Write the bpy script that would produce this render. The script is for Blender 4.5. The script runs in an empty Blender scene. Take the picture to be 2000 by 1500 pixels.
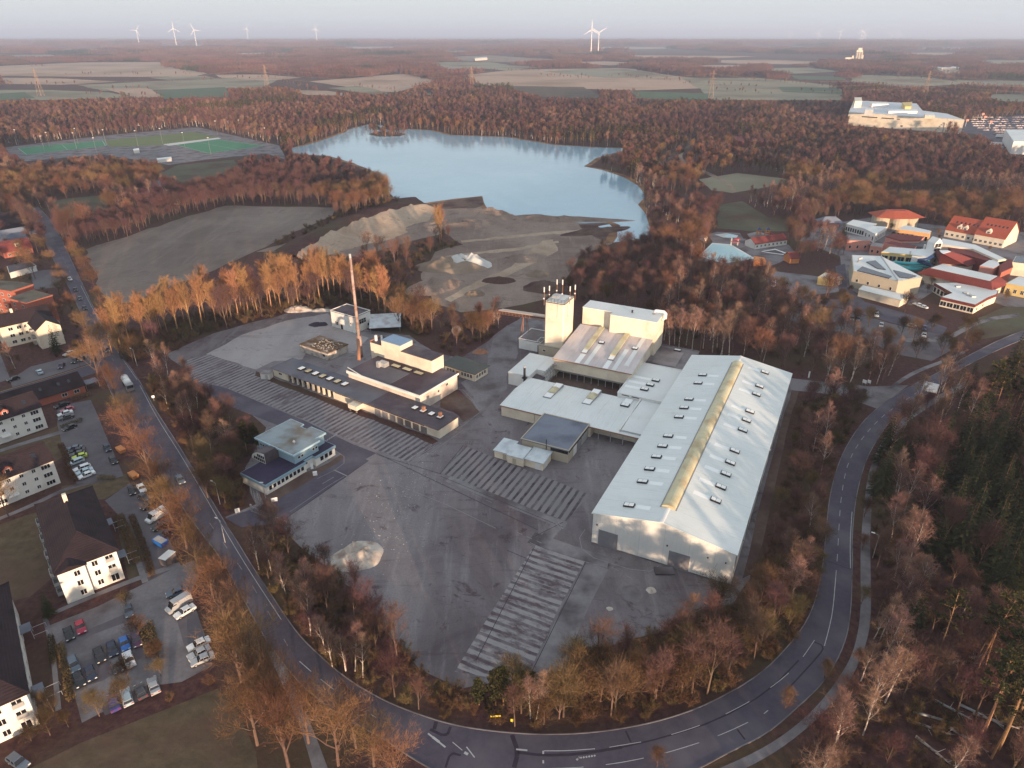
import bpy, bmesh, math, random
from mathutils import Vector, Matrix, noise

# ------------------------------------------------------------------ camera, sky, sun, exposure
SC = bpy.context.scene
COL = SC.collection
H, HOR, FPX = 115.0, 66.0, 1350.0          # drone height, horizon row and focal length for a 2000 x 1500 frame
PITCH = math.atan((750 - HOR) / FPX)
cam_data = bpy.data.cameras.new("camera")
cam = bpy.data.objects.new("camera", cam_data)
COL.objects.link(cam)
cam.location = (0, 0, H)
cam.rotation_euler = (math.pi / 2 - PITCH, 0, 0)
cam_data.sensor_width = 36.0
cam_data.lens = 36.0 * FPX / 2000.0
cam_data.clip_start, cam_data.clip_end = 1.0, 90000.0
SC.camera = cam

SUN_EL, SUN_AZ = math.radians(4.4), math.radians(158)
world = bpy.data.worlds.new("World")
SC.world = world
world.use_nodes = True
nt = world.node_tree
bg = nt.nodes["Background"]
sky = nt.nodes.new("ShaderNodeTexSky")
sky.sky_type = 'NISHITA'
sky.sun_disc = False
sky.sun_elevation = SUN_EL
sky.sun_rotation = SUN_AZ
sky.altitude = 100
sky.air_density = 1.0
sky.dust_density = 1.5
sky.ozone_density = 1.6
mixs = nt.nodes.new("ShaderNodeMixRGB")          # thin even high cloud over the clear sky
mixs.inputs[0].default_value = 0.93
mixs.inputs[2].default_value = (1.07, 1.18, 1.27, 1)
nt.links.new(sky.outputs[0], mixs.inputs[1])
nt.links.new(mixs.outputs[0], bg.inputs[0])
bg.inputs[1].default_value = 0.15

sd = bpy.data.lights.new("sun", 'SUN')
sd.energy = 2.45
sd.angle = math.radians(1.0)
sd.color = (1.0, 0.70, 0.46)
sun = bpy.data.objects.new("sun", sd)
COL.objects.link(sun)
_d = Vector((-math.sin(SUN_AZ) * math.cos(SUN_EL), -math.cos(SUN_AZ) * math.cos(SUN_EL), -math.sin(SUN_EL)))
sun.rotation_euler = _d.to_track_quat('-Z', 'Y').to_euler()
SC.view_settings.view_transform = 'Standard'
SC.view_settings.look = 'None'
SC.view_settings.gamma = 1.0
SC.view_settings.exposure = 2.12
SC.cycles.max_bounces = 5
SC.cycles.diffuse_bounces = 3
SC.cycles.volume_bounces = 0
SC.cycles.transparent_max_bounces = 4
SC.cycles.use_denoising = True

# ------------------------------------------------------------------ helpers
R = random.Random(7)
CP, SP = math.cos(PITCH), math.sin(PITCH)


def G(px, py, z=0.0):
    """World point at height z seen at pixel (px, py) of the 2000 x 1500 photograph."""
    u, v = (px - 1000) / FPX, (750 - py) / FPX
    d = (u, CP + v * SP, -SP + v * CP)
    t = (z - H) / d[2]
    return Vector((d[0] * t, d[1] * t, z))


def proj(X, Y, Z):
    Z -= H
    f = Y * CP - Z * SP
    return (1000 + FPX * X / f, 750 - FPX * (Y * SP + Z * CP) / f)


class Frame:
    """Local axes on the ground: y points to azimuth az (degrees, clockwise from +Y), x to its right."""
    def __init__(s, o, az):
        s.o = Vector((o[0], o[1], 0)); s.az = math.radians(az)
        s.y = Vector((math.sin(s.az), math.cos(s.az), 0)); s.x = Vector((s.y.y, -s.y.x, 0))

    def w(s, x, y, z=0.0):
        p = s.o + s.x * x + s.y * y
        return Vector((p.x, p.y, z))

    def loc(s, px, py, z=0.0):
        d = G(px, py, z) - s.o
        return d.x * s.x.x + d.y * s.x.y, d.x * s.y.x + d.y * s.y.y

    def sub(s, x, y, az=0):
        return Frame(s.w(x, y), math.degrees(s.az) + az)


class MB:
    def __init__(s): s.v, s.f, s.m = [], [], []

    def add(s, vs, fs, m=0):
        n = len(s.v); s.v += [tuple(p) for p in vs]
        s.f += [[i + n for i in f] for f in fs]; s.m += [m] * len(fs)
        return s

    def box(s, x0, x1, y0, y1, z0, z1, m=0):
        return s.add([(x0, y0, z0), (x1, y0, z0), (x1, y1, z0), (x0, y1, z0), (x0, y0, z1), (x1, y0, z1), (x1, y1, z1), (x0, y1, z1)],
                     [(3, 2, 1, 0), (4, 5, 6, 7), (0, 1, 5, 4), (1, 2, 6, 5), (2, 3, 7, 6), (3, 0, 4, 7)], m)

    def prism(s, poly, z0, z1, m=0, top=None):
        n = len(poly); top = top or poly
        if sum(poly[i][0] * poly[(i + 1) % n][1] - poly[(i + 1) % n][0] * poly[i][1] for i in range(n)) < 0:
            poly = poly[::-1]; top = top[::-1]
        vs = [(p[0], p[1], z0) for p in poly] + [(p[0], p[1], z1) for p in top]
        fs = [list(range(n - 1, -1, -1)), list(range(n, 2 * n))] + [(i, (i + 1) % n, n + (i + 1) % n, n + i) for i in range(n)]
        return s.add(vs, fs, m)

    def extr(s, prof, axis, t0, t1, m=0):
        """Extrude a closed (a, z) profile along 'x' or 'y'."""
        n = len(prof)
        mk = (lambda a, z, t: (t, a, z)) if axis == 'x' else (lambda a, z, t: (a, t, z))
        vs = [mk(a, z, t0) for a, z in prof] + [mk(a, z, t1) for a, z in prof]
        fs = [list(range(n)), list(range(2 * n - 1, n - 1, -1))] + [(i, n + i, n + (i + 1) % n, (i + 1) % n) for i in range(n)]
        return s.add(vs, fs, m)

    def tube(s, pts, rs, n=6, cap=True, m=0):
        pts = [Vector(p) for p in pts]; vs = []; k = len(pts)
        for i, p in enumerate(pts):
            d = (pts[min(i + 1, k - 1)] - pts[max(i - 1, 0)]).normalized()
            a = d.cross(Vector((0, 0, 1)) if abs(d.z) < .9 else Vector((1, 0, 0))).normalized(); b = d.cross(a)
            r = rs[i] if hasattr(rs, '__len__') else rs
            vs += [p + (a * math.cos(2 * math.pi * j / n) + b * math.sin(2 * math.pi * j / n)) * r for j in range(n)]
        fs = [(i * n + j, (i + 1) * n + j, (i + 1) * n + (j + 1) % n, i * n + (j + 1) % n) for i in range(k - 1) for j in range(n)]
        if cap: fs += [list(range(n)), list(range((k - 1) * n, k * n))[::-1]]
        return s.add(vs, fs, m)

    def mesh(s, name, *mats, smooth=False):
        me = bpy.data.meshes.new(name)
        me.from_pydata(s.v, [], s.f)
        for mt in mats: me.materials.append(mt)
        if any(s.m): me.polygons.foreach_set('material_index', s.m)
        if smooth: me.polygons.foreach_set('use_smooth', [True] * len(s.f))
        me.update()
        return me

    def build(s, name, mat, parent=None, smooth=False):
        mats = mat if isinstance(mat, (list, tuple)) else (mat,)
        o = bpy.data.objects.new(name, s.mesh(name, *mats, smooth=smooth)); COL.objects.link(o)
        if parent: o.parent = parent
        bm = bmesh.new(); bm.from_mesh(o.data); bmesh.ops.recalc_face_normals(bm, faces=bm.faces); bm.to_mesh(o.data); bm.free()
        return o


def tag(o, label, cat, group=None):
    o['label'] = label; o['category'] = cat
    if group: o['group'] = group
    return o


def thing(name, label, cat, fr, group=None, z=0.0):
    o = bpy.data.objects.new(name, None); COL.objects.link(o)
    o.location = (fr.o.x, fr.o.y, z); o.rotation_euler = (0, 0, -fr.az); o.empty_display_size = .5
    return tag(o, label, cat, group)


def inst(name, me, parent=None, loc=(0, 0, 0), rz=0.0, sc=None):
    o = bpy.data.objects.new(name, me); COL.objects.link(o)
    if parent: o.parent = parent
    o.location = loc; o.rotation_euler = (0, 0, rz)
    if sc: o.scale = sc if hasattr(sc, '__len__') else (sc, sc, sc)
    return o


# ------------------------------------------------------------------ materials
def mat(name, c1, c2=None, scale=1.0, rough=.85, spec=.3, metal=0.0, detail=6, bump=0.0, c3=None, s3=.05, coord='P', rand=0.0, contrast=.25):
    """Two (or three) colours mixed by noise over the surface; rand varies the tone from object to object."""
    m = bpy.data.materials.new(name); m.use_nodes = True
    t = m.node_tree; N = t.nodes; L = t.links; b = N["Principled BSDF"]
    b.inputs['Roughness'].default_value = rough; b.inputs['Metallic'].default_value = metal
    b.inputs['Specular IOR Level'].default_value = spec
    b.inputs['Base Color'].default_value = (*c1, 1)
    if coord == 'P':
        co = N.new('ShaderNodeNewGeometry').outputs['Position']
    else:
        co = N.new('ShaderNodeTexCoord').outputs['Object']
    out = None
    if c2 is not None:
        nz = N.new('ShaderNodeTexNoise'); nz.inputs['Scale'].default_value = scale; nz.inputs['Detail'].default_value = detail
        nz.inputs['Roughness'].default_value = .65
        L.new(co, nz.inputs['Vector'])
        rp = N.new('ShaderNodeValToRGB'); rp.color_ramp.elements[0].position = .5 - contrast; rp.color_ramp.elements[1].position = .5 + contrast
        rp.color_ramp.elements[0].color = (*c1, 1); rp.color_ramp.elements[1].color = (*c2, 1)
        L.new(nz.outputs['Fac'], rp.inputs[0]); out = rp.outputs[0]
        if c3 is not None:
            n3 = N.new('ShaderNodeTexNoise'); n3.inputs['Scale'].default_value = s3; n3.inputs['Detail'].default_value = 5
            L.new(co, n3.inputs['Vector'])
            r3 = N.new('ShaderNodeValToRGB'); r3.color_ramp.elements[0].position = .46; r3.color_ramp.elements[1].position = .66
            L.new(n3.outputs['Fac'], r3.inputs[0])
            mx = N.new('ShaderNodeMixRGB'); L.new(r3.outputs[0], mx.inputs[0]); L.new(out, mx.inputs[1]); mx.inputs[2].default_value = (*c3, 1)
            out = mx.outputs[0]
        if bump:
            bp = N.new('ShaderNodeBump'); bp.inputs['Strength'].default_value = bump; bp.inputs['Distance'].default_value = .3
            L.new(nz.outputs['Fac'], bp.inputs['Height']); L.new(bp.outputs[0], b.inputs['Normal'])
    if rand:
        oi = N.new('ShaderNodeObjectInfo'); hs = N.new('ShaderNodeHueSaturation')
        mr = N.new('ShaderNodeMapRange'); mr.inputs['To Min'].default_value = 1 - rand; mr.inputs['To Max'].default_value = 1 + rand
        L.new(oi.outputs['Random'], mr.inputs[0]); L.new(mr.outputs[0], hs.inputs['Value'])
        m2 = N.new('ShaderNodeMath'); m2.operation = 'MULTIPLY'; m2.inputs[1].default_value = 7.31
        fr_ = N.new('ShaderNodeMath'); fr_.operation = 'FRACT'; L.new(oi.outputs['Random'], m2.inputs[0]); L.new(m2.outputs[0], fr_.inputs[0])
        mh = N.new('ShaderNodeMapRange'); mh.inputs['To Min'].default_value = .5 - rand * .06; mh.inputs['To Max'].default_value = .5 + rand * .06
        L.new(fr_.outputs[0], mh.inputs[0]); L.new(mh.outputs[0], hs.inputs['Hue'])
        if out: L.new(out, hs.inputs['Color'])
        else: hs.inputs['Color'].default_value = (*c1, 1)
        out = hs.outputs[0]
    if out: L.new(out, b.inputs['Base Color'])
    return m


def stripes(name, ca, cb, cdirt, period, duty, axis, dirt=.5, scale=.12):
    """Slab strips running across one local axis, broken up by dirt."""
    m = bpy.data.materials.new(name); m.use_nodes = True
    t = m.node_tree; N = t.nodes; L = t.links; b = N["Principled BSDF"]
    b.inputs['Roughness'].default_value = .9; b.inputs['Specular IOR Level'].default_value = .2
    tc = N.new('ShaderNodeTexCoord'); sx = N.new('ShaderNodeSeparateXYZ'); L.new(tc.outputs['Object'], sx.inputs[0])
    nz = N.new('ShaderNodeTexNoise'); nz.inputs['Scale'].default_value = .5; nz.inputs['Detail'].default_value = 4; L.new(tc.outputs['Object'], nz.inputs['Vector'])
    ad = N.new('ShaderNodeMath'); ad.operation = 'MULTIPLY_ADD'; ad.inputs[1].default_value = .5; L.new(nz.outputs['Fac'], ad.inputs[0]); L.new(sx.outputs[axis], ad.inputs[2])
    dv = N.new('ShaderNodeMath'); dv.operation = 'DIVIDE'; dv.inputs[1].default_value = period; L.new(ad.outputs[0], dv.inputs[0])
    fr_ = N.new('ShaderNodeMath'); fr_.operation = 'FRACT'; L.new(dv.outputs[0], fr_.inputs[0])
    rp = N.new('ShaderNodeValToRGB'); e = rp.color_ramp.elements
    e[0].position = duty - .06; e[0].color = (*ca, 1); e[1].position = duty + .06; e[1].color = (*cb, 1)
    L.new(fr_.outputs[0], rp.inputs[0])
    ng = N.new('ShaderNodeTexNoise'); ng.inputs['Scale'].default_value = .16; ng.inputs['Detail'].default_value = 6; ng.inputs['Roughness'].default_value = .7; L.new(tc.outputs['Object'], ng.inputs['Vector'])
    rg_ = N.new('ShaderNodeValToRGB'); rg_.color_ramp.elements[0].position = .40; rg_.color_ramp.elements[1].position = .60; L.new(ng.outputs['Fac'], rg_.inputs[0])
    nf = N.new('ShaderNodeTexNoise'); nf.inputs['Scale'].default_value = 1.6; nf.inputs['Detail'].default_value = 5; L.new(tc.outputs['Object'], nf.inputs['Vector'])
    mid_ = N.new('ShaderNodeMixRGB'); mid_.inputs[1].default_value = (*[v * .72 for v in ca], 1); mid_.inputs[2].default_value = (*[v * 1.12 for v in ca], 1); L.new(nf.outputs['Fac'], mid_.inputs[0])
    mg = N.new('ShaderNodeMixRGB'); L.new(rg_.outputs[0], mg.inputs[0]); L.new(rp.outputs[0], mg.inputs[1]); L.new(mid_.outputs[0], mg.inputs[2])
    half = N.new('ShaderNodeMixRGB'); half.inputs[0].default_value = .62; L.new(rp.outputs[0], half.inputs[1]); L.new(mg.outputs[0], half.inputs[2])
    n2 = N.new('ShaderNodeTexNoise'); n2.inputs['Scale'].default_value = scale * 2; n2.inputs['Detail'].default_value = 9; n2.inputs['Roughness'].default_value = .75
    mp = N.new('ShaderNodeMapping'); mp.inputs['Scale'].default_value = (1, .4, 1) if axis == 0 else (.4, 1, 1)
    L.new(tc.outputs['Object'], mp.inputs['Vector']); L.new(mp.outputs[0], n2.inputs['Vector'])
    r2 = N.new('ShaderNodeValToRGB'); r2.color_ramp.elements[0].position = 1 - dirt - .07; r2.color_ramp.elements[1].position = 1 - dirt + .07
    L.new(n2.outputs['Fac'], r2.inputs[0])
    mx = N.new('ShaderNodeMixRGB'); L.new(r2.outputs[0], mx.inputs[0]); L.new(half.outputs[0], mx.inputs[1]); mx.inputs[2].default_value = (*cdirt, 1)
    L.new(mx.outputs[0], b.inputs['Base Color'])
    return m


M = dict(
    forest=mat('forest_floor', (.042, .017, .024), (.12, .062, .05), .7, .95, .1, c3=(.082, .058, .034), s3=.03, bump=.5),
    asphalt=mat('asphalt', (.095, .080, .094), (.14, .122, .134), .35, .9, .2, c3=(.15, .138, .146), s3=.045),
    road=mat('road_asphalt', (.062, .052, .075), (.09, .077, .102), .9, .8, .3, c3=(.115, .10, .122), s3=.09),
    gravel=mat('grey_gravel', (.17, .155, .165), (.24, .222, .232), 1.2, .95, .1, c3=(.11, .09, .092), s3=.1),
    concrete=mat('pale_concrete', (.22, .20, .205), (.33, .30, .30), .35, .9, .2, c3=(.13, .105, .105), s3=.05),
    slab=mat('slab_concrete', (.17, .155, .165), (.25, .232, .24), .6, .9, .2, c3=(.08, .065, .07), s3=.1),
    dirt=mat('dirt', (.10, .065, .055), (.16, .115, .095), .4, .95, .1, c3=(.07, .035, .034), s3=.06),
    sand=mat('quarry_sand', (.21, .155, .115), (.34, .265, .20), .06, .95, .1, c3=(.15, .105, .085), s3=.014, bump=.5),
    grass=mat('winter_grass', (.062, .044, .028), (.15, .112, .07), .35, .95, .1, c3=(.12, .07, .052), s3=.06, detail=10, bump=.6),
    lawn=mat('frosty_lawn', (.085, .085, .055), (.125, .115, .08), .2, .95, .1, c3=(.09, .06, .045), s3=.03),
    field=mat('fallow_field', (.085, .064, .048), (.145, .115, .085), .18, .95, .1, c3=(.10, .07, .06), s3=.022),
    fieldtan=mat('stubble_field', (.38, .26, .19), (.47, .33, .245), .02, .95, .1, c3=(.29, .20, .14), s3=.004),
    fieldgreen=mat('green_field', (.075, .115, .07), (.10, .14, .09), .02, .95, .1, c3=(.12, .13, .09), s3=.005),
    fieldgrey=mat('frosty_field', (.215, .20, .14), (.30, .27, .195), .02, .95, .1, c3=(.17, .14, .10), s3=.006),
    pitch=mat('pitch_green', (.075, .20, .12), (.095, .235, .145), .08, .95, .1),
    pitch2=mat('pitch_olive', (.13, .165, .075), (.165, .19, .095), .05, .95, .1),
    white=mat('white_paint', (.74, .73, .71), (.80, .79, .77), .3, .6, .3, c3=(.68, .66, .63), s3=.12),
    render_=mat('white_render', (.72, .70, .66), (.78, .76, .72), .5, .85, .2, c3=(.62, .58, .54), s3=.15),
    cream=mat('cream_render', (.72, .63, .50), (.78, .70, .57), .5, .85, .2, c3=(.62, .53, .43), s3=.2),
    beige=mat('beige_cladding', (.42, .36, .28), (.47, .41, .32), .3, .8, .2),
    metalroof=mat('white_sheet_roof', (.66, .68, .67), (.72, .735, .73), .15, .5, .35, c3=(.60, .62, .61), s3=.05),
    oldroof=mat('stained_sheet_roof', (.40, .36, .36), (.54, .50, .50), .3, .7, .3, c3=(.26, .20, .20), s3=.09),
    bitumen=mat('bitumen_roof', (.055, .042, .055), (.10, .08, .095), .4, .85, .25, c3=(.13, .11, .115), s3=.12),
    blueroof=mat('blue_grey_roof', (.16, .18, .23), (.20, .22, .27), .3, .7, .3, c3=(.11, .12, .16), s3=.15),
    greyroof=mat('grey_roof', (.10, .10, .11), (.15, .145, .15), .4, .8, .2),
    tile=mat('brown_roof_tile', (.058, .022, .024), (.08, .033, .032), 1.2, .85, .2),
    redtile=mat('red_roof_tile', (.30, .065, .04), (.38, .095, .055), .6, .8, .2),
    darkred=mat('dark_red_roof', (.15, .035, .035), (.19, .05, .045), .5, .8, .2),
    orangewall=mat('orange_brick', (.36, .11, .075), (.42, .14, .095), 1.0, .85, .2),
    pink=mat('pink_render', (.58, .25, .20), (.64, .30, .24), .5, .85, .2),
    yellow=mat('yellow_render', (.60, .45, .18), (.66, .50, .22), .5, .85, .2),
    apricot=mat('apricot_render', (.66, .34, .14), (.72, .40, .18), .5, .85, .2),
    blue=mat('pale_blue_cladding', (.27, .40, .48), (.31, .45, .53), .4, .6, .3),
    glass=mat('window_glass', (.012, .012, .018), None, rough=.12, spec=.6),
    frame=mat('window_frame_white', (.7, .69, .67), None, rough=.5),
    dark=mat('dark_metal', (.025, .022, .026), None, rough=.6),
    steel=mat('grey_steel', (.25, .25, .26), (.32, .32, .33), .8, .5, .4, metal=.3),
    galv=mat('galvanised_steel', (.42, .42, .43), (.5, .5, .5), 1.0, .45, .4, metal=.4),
    gate=mat('grey_roller_door', (.20, .19, .21), (.25, .24, .26), .8, .6, .3),
    grp=mat('yellowed_plastic', (.50, .45, .28), (.60, .55, .37), .35, .45, .4, c3=(.42, .33, .19), s3=.25),
    frost=mat('translucent_sheet', (.80, .81, .80), (.85, .86, .85), .5, .4, .4),
    rust=mat('rusty_steel', (.28, .12, .07), (.36, .19, .12), .8, .8, .2),
    timber=mat('orange_timber', (.55, .20, .07), (.62, .26, .10), .8, .7, .2),
    paint=mat('road_paint', (.36, .35, .36), (.52, .51, .51), .9, .7, .2),
    paintworn=mat('worn_road_paint', (.20, .185, .19), (.34, .32, .325), 1.5, .8, .2),
    patch=mat('tar_patch', (.034, .024, .040), (.05, .038, .056), 1.0, .8, .2),
    rubble=mat('rubble', (.46, .40, .35), (.58, .52, .46), .8, .95, .1, c3=(.32, .24, .20), s3=.35, bump=.6),
    whitedust=mat('white_dust', (.5, .49, .47), (.6, .58, .56), 1, .95, .1),
    pv=mat('solar_panel', (.012, .012, .03), (.02, .02, .045), 2, .2, .6),
    turq=mat('turquoise_plastic', (.02, .30, .34), (.03, .36, .40), 1, .35, .5),
    navy=mat('navy_plastic', (.02, .05, .14), None, rough=.35),
    tarp=mat('pale_blue_cover', (.42, .62, .66), (.48, .68, .71), .15, .5, .3),
    sign=mat('white_sign', (.86, .86, .86), (.80, .81, .82), 3, .5, .3),
    signyellow=mat('yellow_sign', (.75, .55, .05), None, rough=.5),
    turbine=mat('turbine_white', (.82, .80, .78), None, rough=.5),
    red=mat('red_plastic', (.45, .03, .03), None, rough=.5),
    tyre=mat('tyre_rubber', (.015, .014, .015), None, rough=.8),
    lampglass=mat('lamp_lens', (.75, .75, .72), None, rough=.2, spec=.5),
    tail=mat('tail_lens', (.35, .02, .02), None, rough=.25, spec=.5),
    reed=mat('dry_reeds', (.22, .12, .065), (.30, .18, .10), .4, .95, .1, c3=(.12, .06, .045), s3=.06),
    # vegetation
    bark=mat('brown_bark', (.11, .07, .055), (.18, .12, .095), 1.5, .9, .1, rand=.25),
    twig=mat('bare_twigs', (.150, .080, .042), (.215, .117, .064), .5, .9, .1, rand=.4),
    twigred=mat('reddish_twigs', (.125, .068, .055), (.178, .102, .08), .5, .9, .1, rand=.35),
    twigpop=mat('poplar_twigs', (.275, .142, .068), (.35, .185, .092), .5, .9, .1, rand=.25),
    birch=mat('birch_bark', (.50, .42, .37), (.66, .58, .52), 1.2, .8, .2, c3=(.16, .11, .10), s3=1.3, rand=.15),
    twigbirch=mat('birch_twigs', (.195, .110, .086), (.27, .16, .122), .5, .9, .1, rand=.25),
    pinebark=mat('pine_bark', (.30, .16, .085), (.42, .25, .14), 1.0, .9, .1, rand=.2),
    pine=mat('pine_needles', (.036, .036, .016), (.068, .061, .026), .6, .9, .1, rand=.3),
    spruce=mat('spruce_needles', (.022, .026, .012), (.05, .050, .02), .6, .9, .1, rand=.35),
    twigdark=mat('dark_twigs', (.095, .046, .046), (.142, .073, .066), .5, .9, .1, rand=.3),
    bush=mat('bush_twigs', (.100, .062, .032), (.152, .098, .05), .5, .9, .1, rand=.45),
    farwood=mat('distant_wood', (.115, .055, .048), (.158, .080, .064), .02, .95, .1, rand=.35),
)


def water():
    m = mat('lake_water', (.24, .40, .51), (.34, .50, .59), .006, .12, .5)
    t = m.node_tree; N = t.nodes; L = t.links; b = N["Principled BSDF"]
    g = N.new('ShaderNodeNewGeometry'); nz = N.new('ShaderNodeTexNoise'); nz.inputs['Scale'].default_value = .25; nz.inputs['Detail'].default_value = 4
    mp = N.new('ShaderNodeMapping'); mp.inputs['Scale'].default_value = (1, .4, 1)
    L.new(g.outputs['Position'], mp.inputs['Vector']); L.new(mp.outputs[0], nz.inputs['Vector'])
    bp = N.new('ShaderNodeBump'); bp.inputs['Strength'].default_value = .25; bp.inputs['Distance'].default_value = .6
    L.new(nz.outputs['Fac'], bp.inputs['Height']); L.new(bp.outputs[0], b.inputs['Normal'])
    b.inputs['IOR'].default_value = 1.33
    return m


M['water'] = water()


def worn_ground(name, dark, base, light, stain, az, s=1.0, bump=.15):
    """Weathered hard standing: broad pale and dark patches, streaks along the traffic, grains, stains and crack lines."""
    m = bpy.data.materials.new(name); m.use_nodes = True
    t = m.node_tree; N, L = t.nodes, t.links; b = N["Principled BSDF"]; b.inputs['Roughness'].default_value = .92; b.inputs['Specular IOR Level'].default_value = .15
    g = N.new('ShaderNodeNewGeometry').outputs['Position']

    def nz(scale, stretch=None, detail=7, rough=.65, dist=0.0):
        v = g
        if stretch:
            mp = N.new('ShaderNodeMapping'); mp.inputs['Rotation'].default_value = (0, 0, math.radians(az)); mp.inputs['Scale'].default_value = stretch; L.new(g, mp.inputs['Vector']); v = mp.outputs[0]
        n = N.new('ShaderNodeTexNoise'); n.inputs['Scale'].default_value = scale; n.inputs['Detail'].default_value = detail; n.inputs['Roughness'].default_value = rough; n.inputs['Distortion'].default_value = dist; L.new(v, n.inputs['Vector']); return n.outputs['Fac']

    def ramp(f, a, c):
        r = N.new('ShaderNodeValToRGB'); r.color_ramp.elements[0].position = a; r.color_ramp.elements[1].position = c; L.new(f, r.inputs[0]); return r.outputs[0]

    def mix(f, c1, c2, k=1.0):
        x = N.new('ShaderNodeMixRGB'); mu = N.new('ShaderNodeMath'); mu.operation = 'MULTIPLY'; mu.inputs[1].default_value = k; L.new(f, mu.inputs[0]); L.new(mu.outputs[0], x.inputs[0])
        for i, c in ((1, c1), (2, c2)):
            if isinstance(c, tuple): x.inputs[i].default_value = (*c, 1)
            else: L.new(c, x.inputs[i])
        return x.outputs[0]
    c = mix(ramp(nz(.035 * s, dist=1.2), .34, .66), dark, base)
    c = mix(ramp(nz(.02 * s, (1, .35, 1), dist=.6), .45, .72), c, light, .8)
    c = mix(ramp(nz(.25 * s, (1, .12, 1), 8, .72), .52, .70), c, light, .45)
    c = mix(ramp(nz(.30 * s, (.14, 1, 1), 8, .72), .56, .70), c, stain, .5)
    c = mix(ramp(nz(.11 * s, None, 9, .72, .8), .58, .66), c, stain, .8)
    c = mix(ramp(nz(.22 * s, (.5, 1, 1), 9, .75, 1.5), .60, .66), c, stain, .6)
    c = mix(ramp(nz(2.2, None, 4), .35, .75), c, dark, .4)
    vo = N.new('ShaderNodeTexVoronoi'); vo.feature = 'DISTANCE_TO_EDGE'; vo.inputs['Scale'].default_value = .11; L.new(g, vo.inputs['Vector'])
    r = N.new('ShaderNodeValToRGB'); r.color_ramp.elements[0].position = .0; r.color_ramp.elements[0].color = (1, 1, 1, 1); r.color_ramp.elements[1].position = .012; r.color_ramp.elements[1].color = (0, 0, 0, 1); L.new(vo.outputs['Distance'], r.inputs[0])
    dn = N.new('ShaderNodeTexNoise'); dn.inputs['Scale'].default_value = .6; dn.inputs['Detail'].default_value = 5; L.new(g, dn.inputs['Vector'])
    ds = N.new('ShaderNodeVectorMath'); ds.operation = 'MULTIPLY_ADD'; ds.inputs[1].default_value = (5, 5, 0); L.new(dn.outputs['Color'], ds.inputs[0]); L.new(g, ds.inputs[2]); L.new(ds.outputs[0], vo.inputs['Vector'])
    bp = N.new('ShaderNodeBump'); bp.inputs['Strength'].default_value = bump; bp.inputs['Distance'].default_value = .8; L.new(nz(.35 * s, None, 9, .7), bp.inputs['Height']); L.new(bp.outputs[0], b.inputs['Normal'])
    c = mix(r.outputs[0], c, stain, .22)
    L.new(c, b.inputs['Base Color']); return m


M['yard'] = worn_ground('yard_surface', (.10, .078, .088), (.195, .172, .178), (.36, .335, .338), (.056, .03, .038), 26.3)
M['sandpit'] = worn_ground('quarry_sand_tracks', (.175, .125, .105), (.255, .195, .162), (.38, .30, .245), (.115, .066, .056), 60, 1.0, 1.0)
M['bluff'] = worn_ground('bluff_sand', (.30, .215, .155), (.42, .32, .24), (.55, .44, .34), (.20, .125, .09), 40, 1.2, 1.0)
M['fieldrow'] = worn_ground('fallow_field_rows', (.145, .11, .095), (.215, .172, .146), (.30, .25, .21), (.14, .09, .085), -65, .7, .6)
M['apron'] = worn_ground('concrete_apron_worn', (.24, .215, .218), (.33, .30, .30), (.42, .39, .385), (.14, .105, .11), 34, .9)


# ------------------------------------------------------------------ ground sheets
EXCL = []      # (world polygon, bounding box, clear view?) where no wild plant stands


def inside(p, x, y):
    c = False; j = len(p) - 1
    for i in range(len(p)):
        if (p[i][1] > y) != (p[j][1] > y) and x < (p[j][0] - p[i][0]) * (y - p[i][1]) / (p[j][1] - p[i][1]) + p[i][0]: c = not c
        j = i
    return c


def keep_out(wp, vis=True):
    xs = [p[0] for p in wp]; ys = [p[1] for p in wp]
    EXCL.append(([(p[0], p[1]) for p in wp], (min(xs), max(xs), min(ys), max(ys)), vis))


def blocked(x, y, h=0.0):
    pts = [(x, y, False)]
    if h:
        for k in (.45, .95):
            pts.append((x * H / (H - h * k), y * H / (H - h * k), True))
    for poly, bb, vis in EXCL:
        for a, b, hid in pts:
            if hid and not vis: continue
            if bb[0] <= a <= bb[1] and bb[2] <= b <= bb[3] and inside(poly, a, b): return True
    return False


def flat(name, wp, z, mt, kind='structure', excl=None, jit=0.0, seg=8.0, rim=.0, fr=None):
    """One flat sheet with an uneven rim; wp in world metres. fr gives the local axes its pattern follows."""
    pts = []
    n = len(wp)
    for i in range(n):
        a, b = Vector((wp[i][0], wp[i][1])), Vector((wp[(i + 1) % n][0], wp[(i + 1) % n][1]))
        k = max(1, int((b - a).length / seg)) if jit else 1
        for j in range(k):
            p = a.lerp(b, j / k)
            if jit and j:
                q = noise.noise_vector(Vector((p.x * .13 / max(seg / 8, .5), p.y * .13 / max(seg / 8, .5), 3.3)))
                p = p + Vector((q.x, q.y)) * jit
            pts.append(p)
    bm = bmesh.new()
    if fr:
        loc = [((p.x - fr.o.x) * fr.x.x + (p.y - fr.o.y) * fr.x.y, (p.x - fr.o.x) * fr.y.x + (p.y - fr.o.y) * fr.y.y) for p in pts]
    else:
        loc = [(p.x, p.y) for p in pts]
    f = bm.faces.new([bm.verts.new((a, b, 0)) for a, b in loc])
    bm.normal_update()
    if f.normal.z < 0: f.normal_flip()
    bmesh.ops.triangulate(bm, faces=[f])
    me = bpy.data.meshes.new(name); bm.to_mesh(me); bm.free(); me.materials.append(mt)
    o = inst(name, me, None, (fr.o.x, fr.o.y, z) if fr else (0, 0, z), -fr.az if fr else 0)
    o['kind'] = kind
    if excl is not None: keep_out(wp, excl)
    return o


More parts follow.
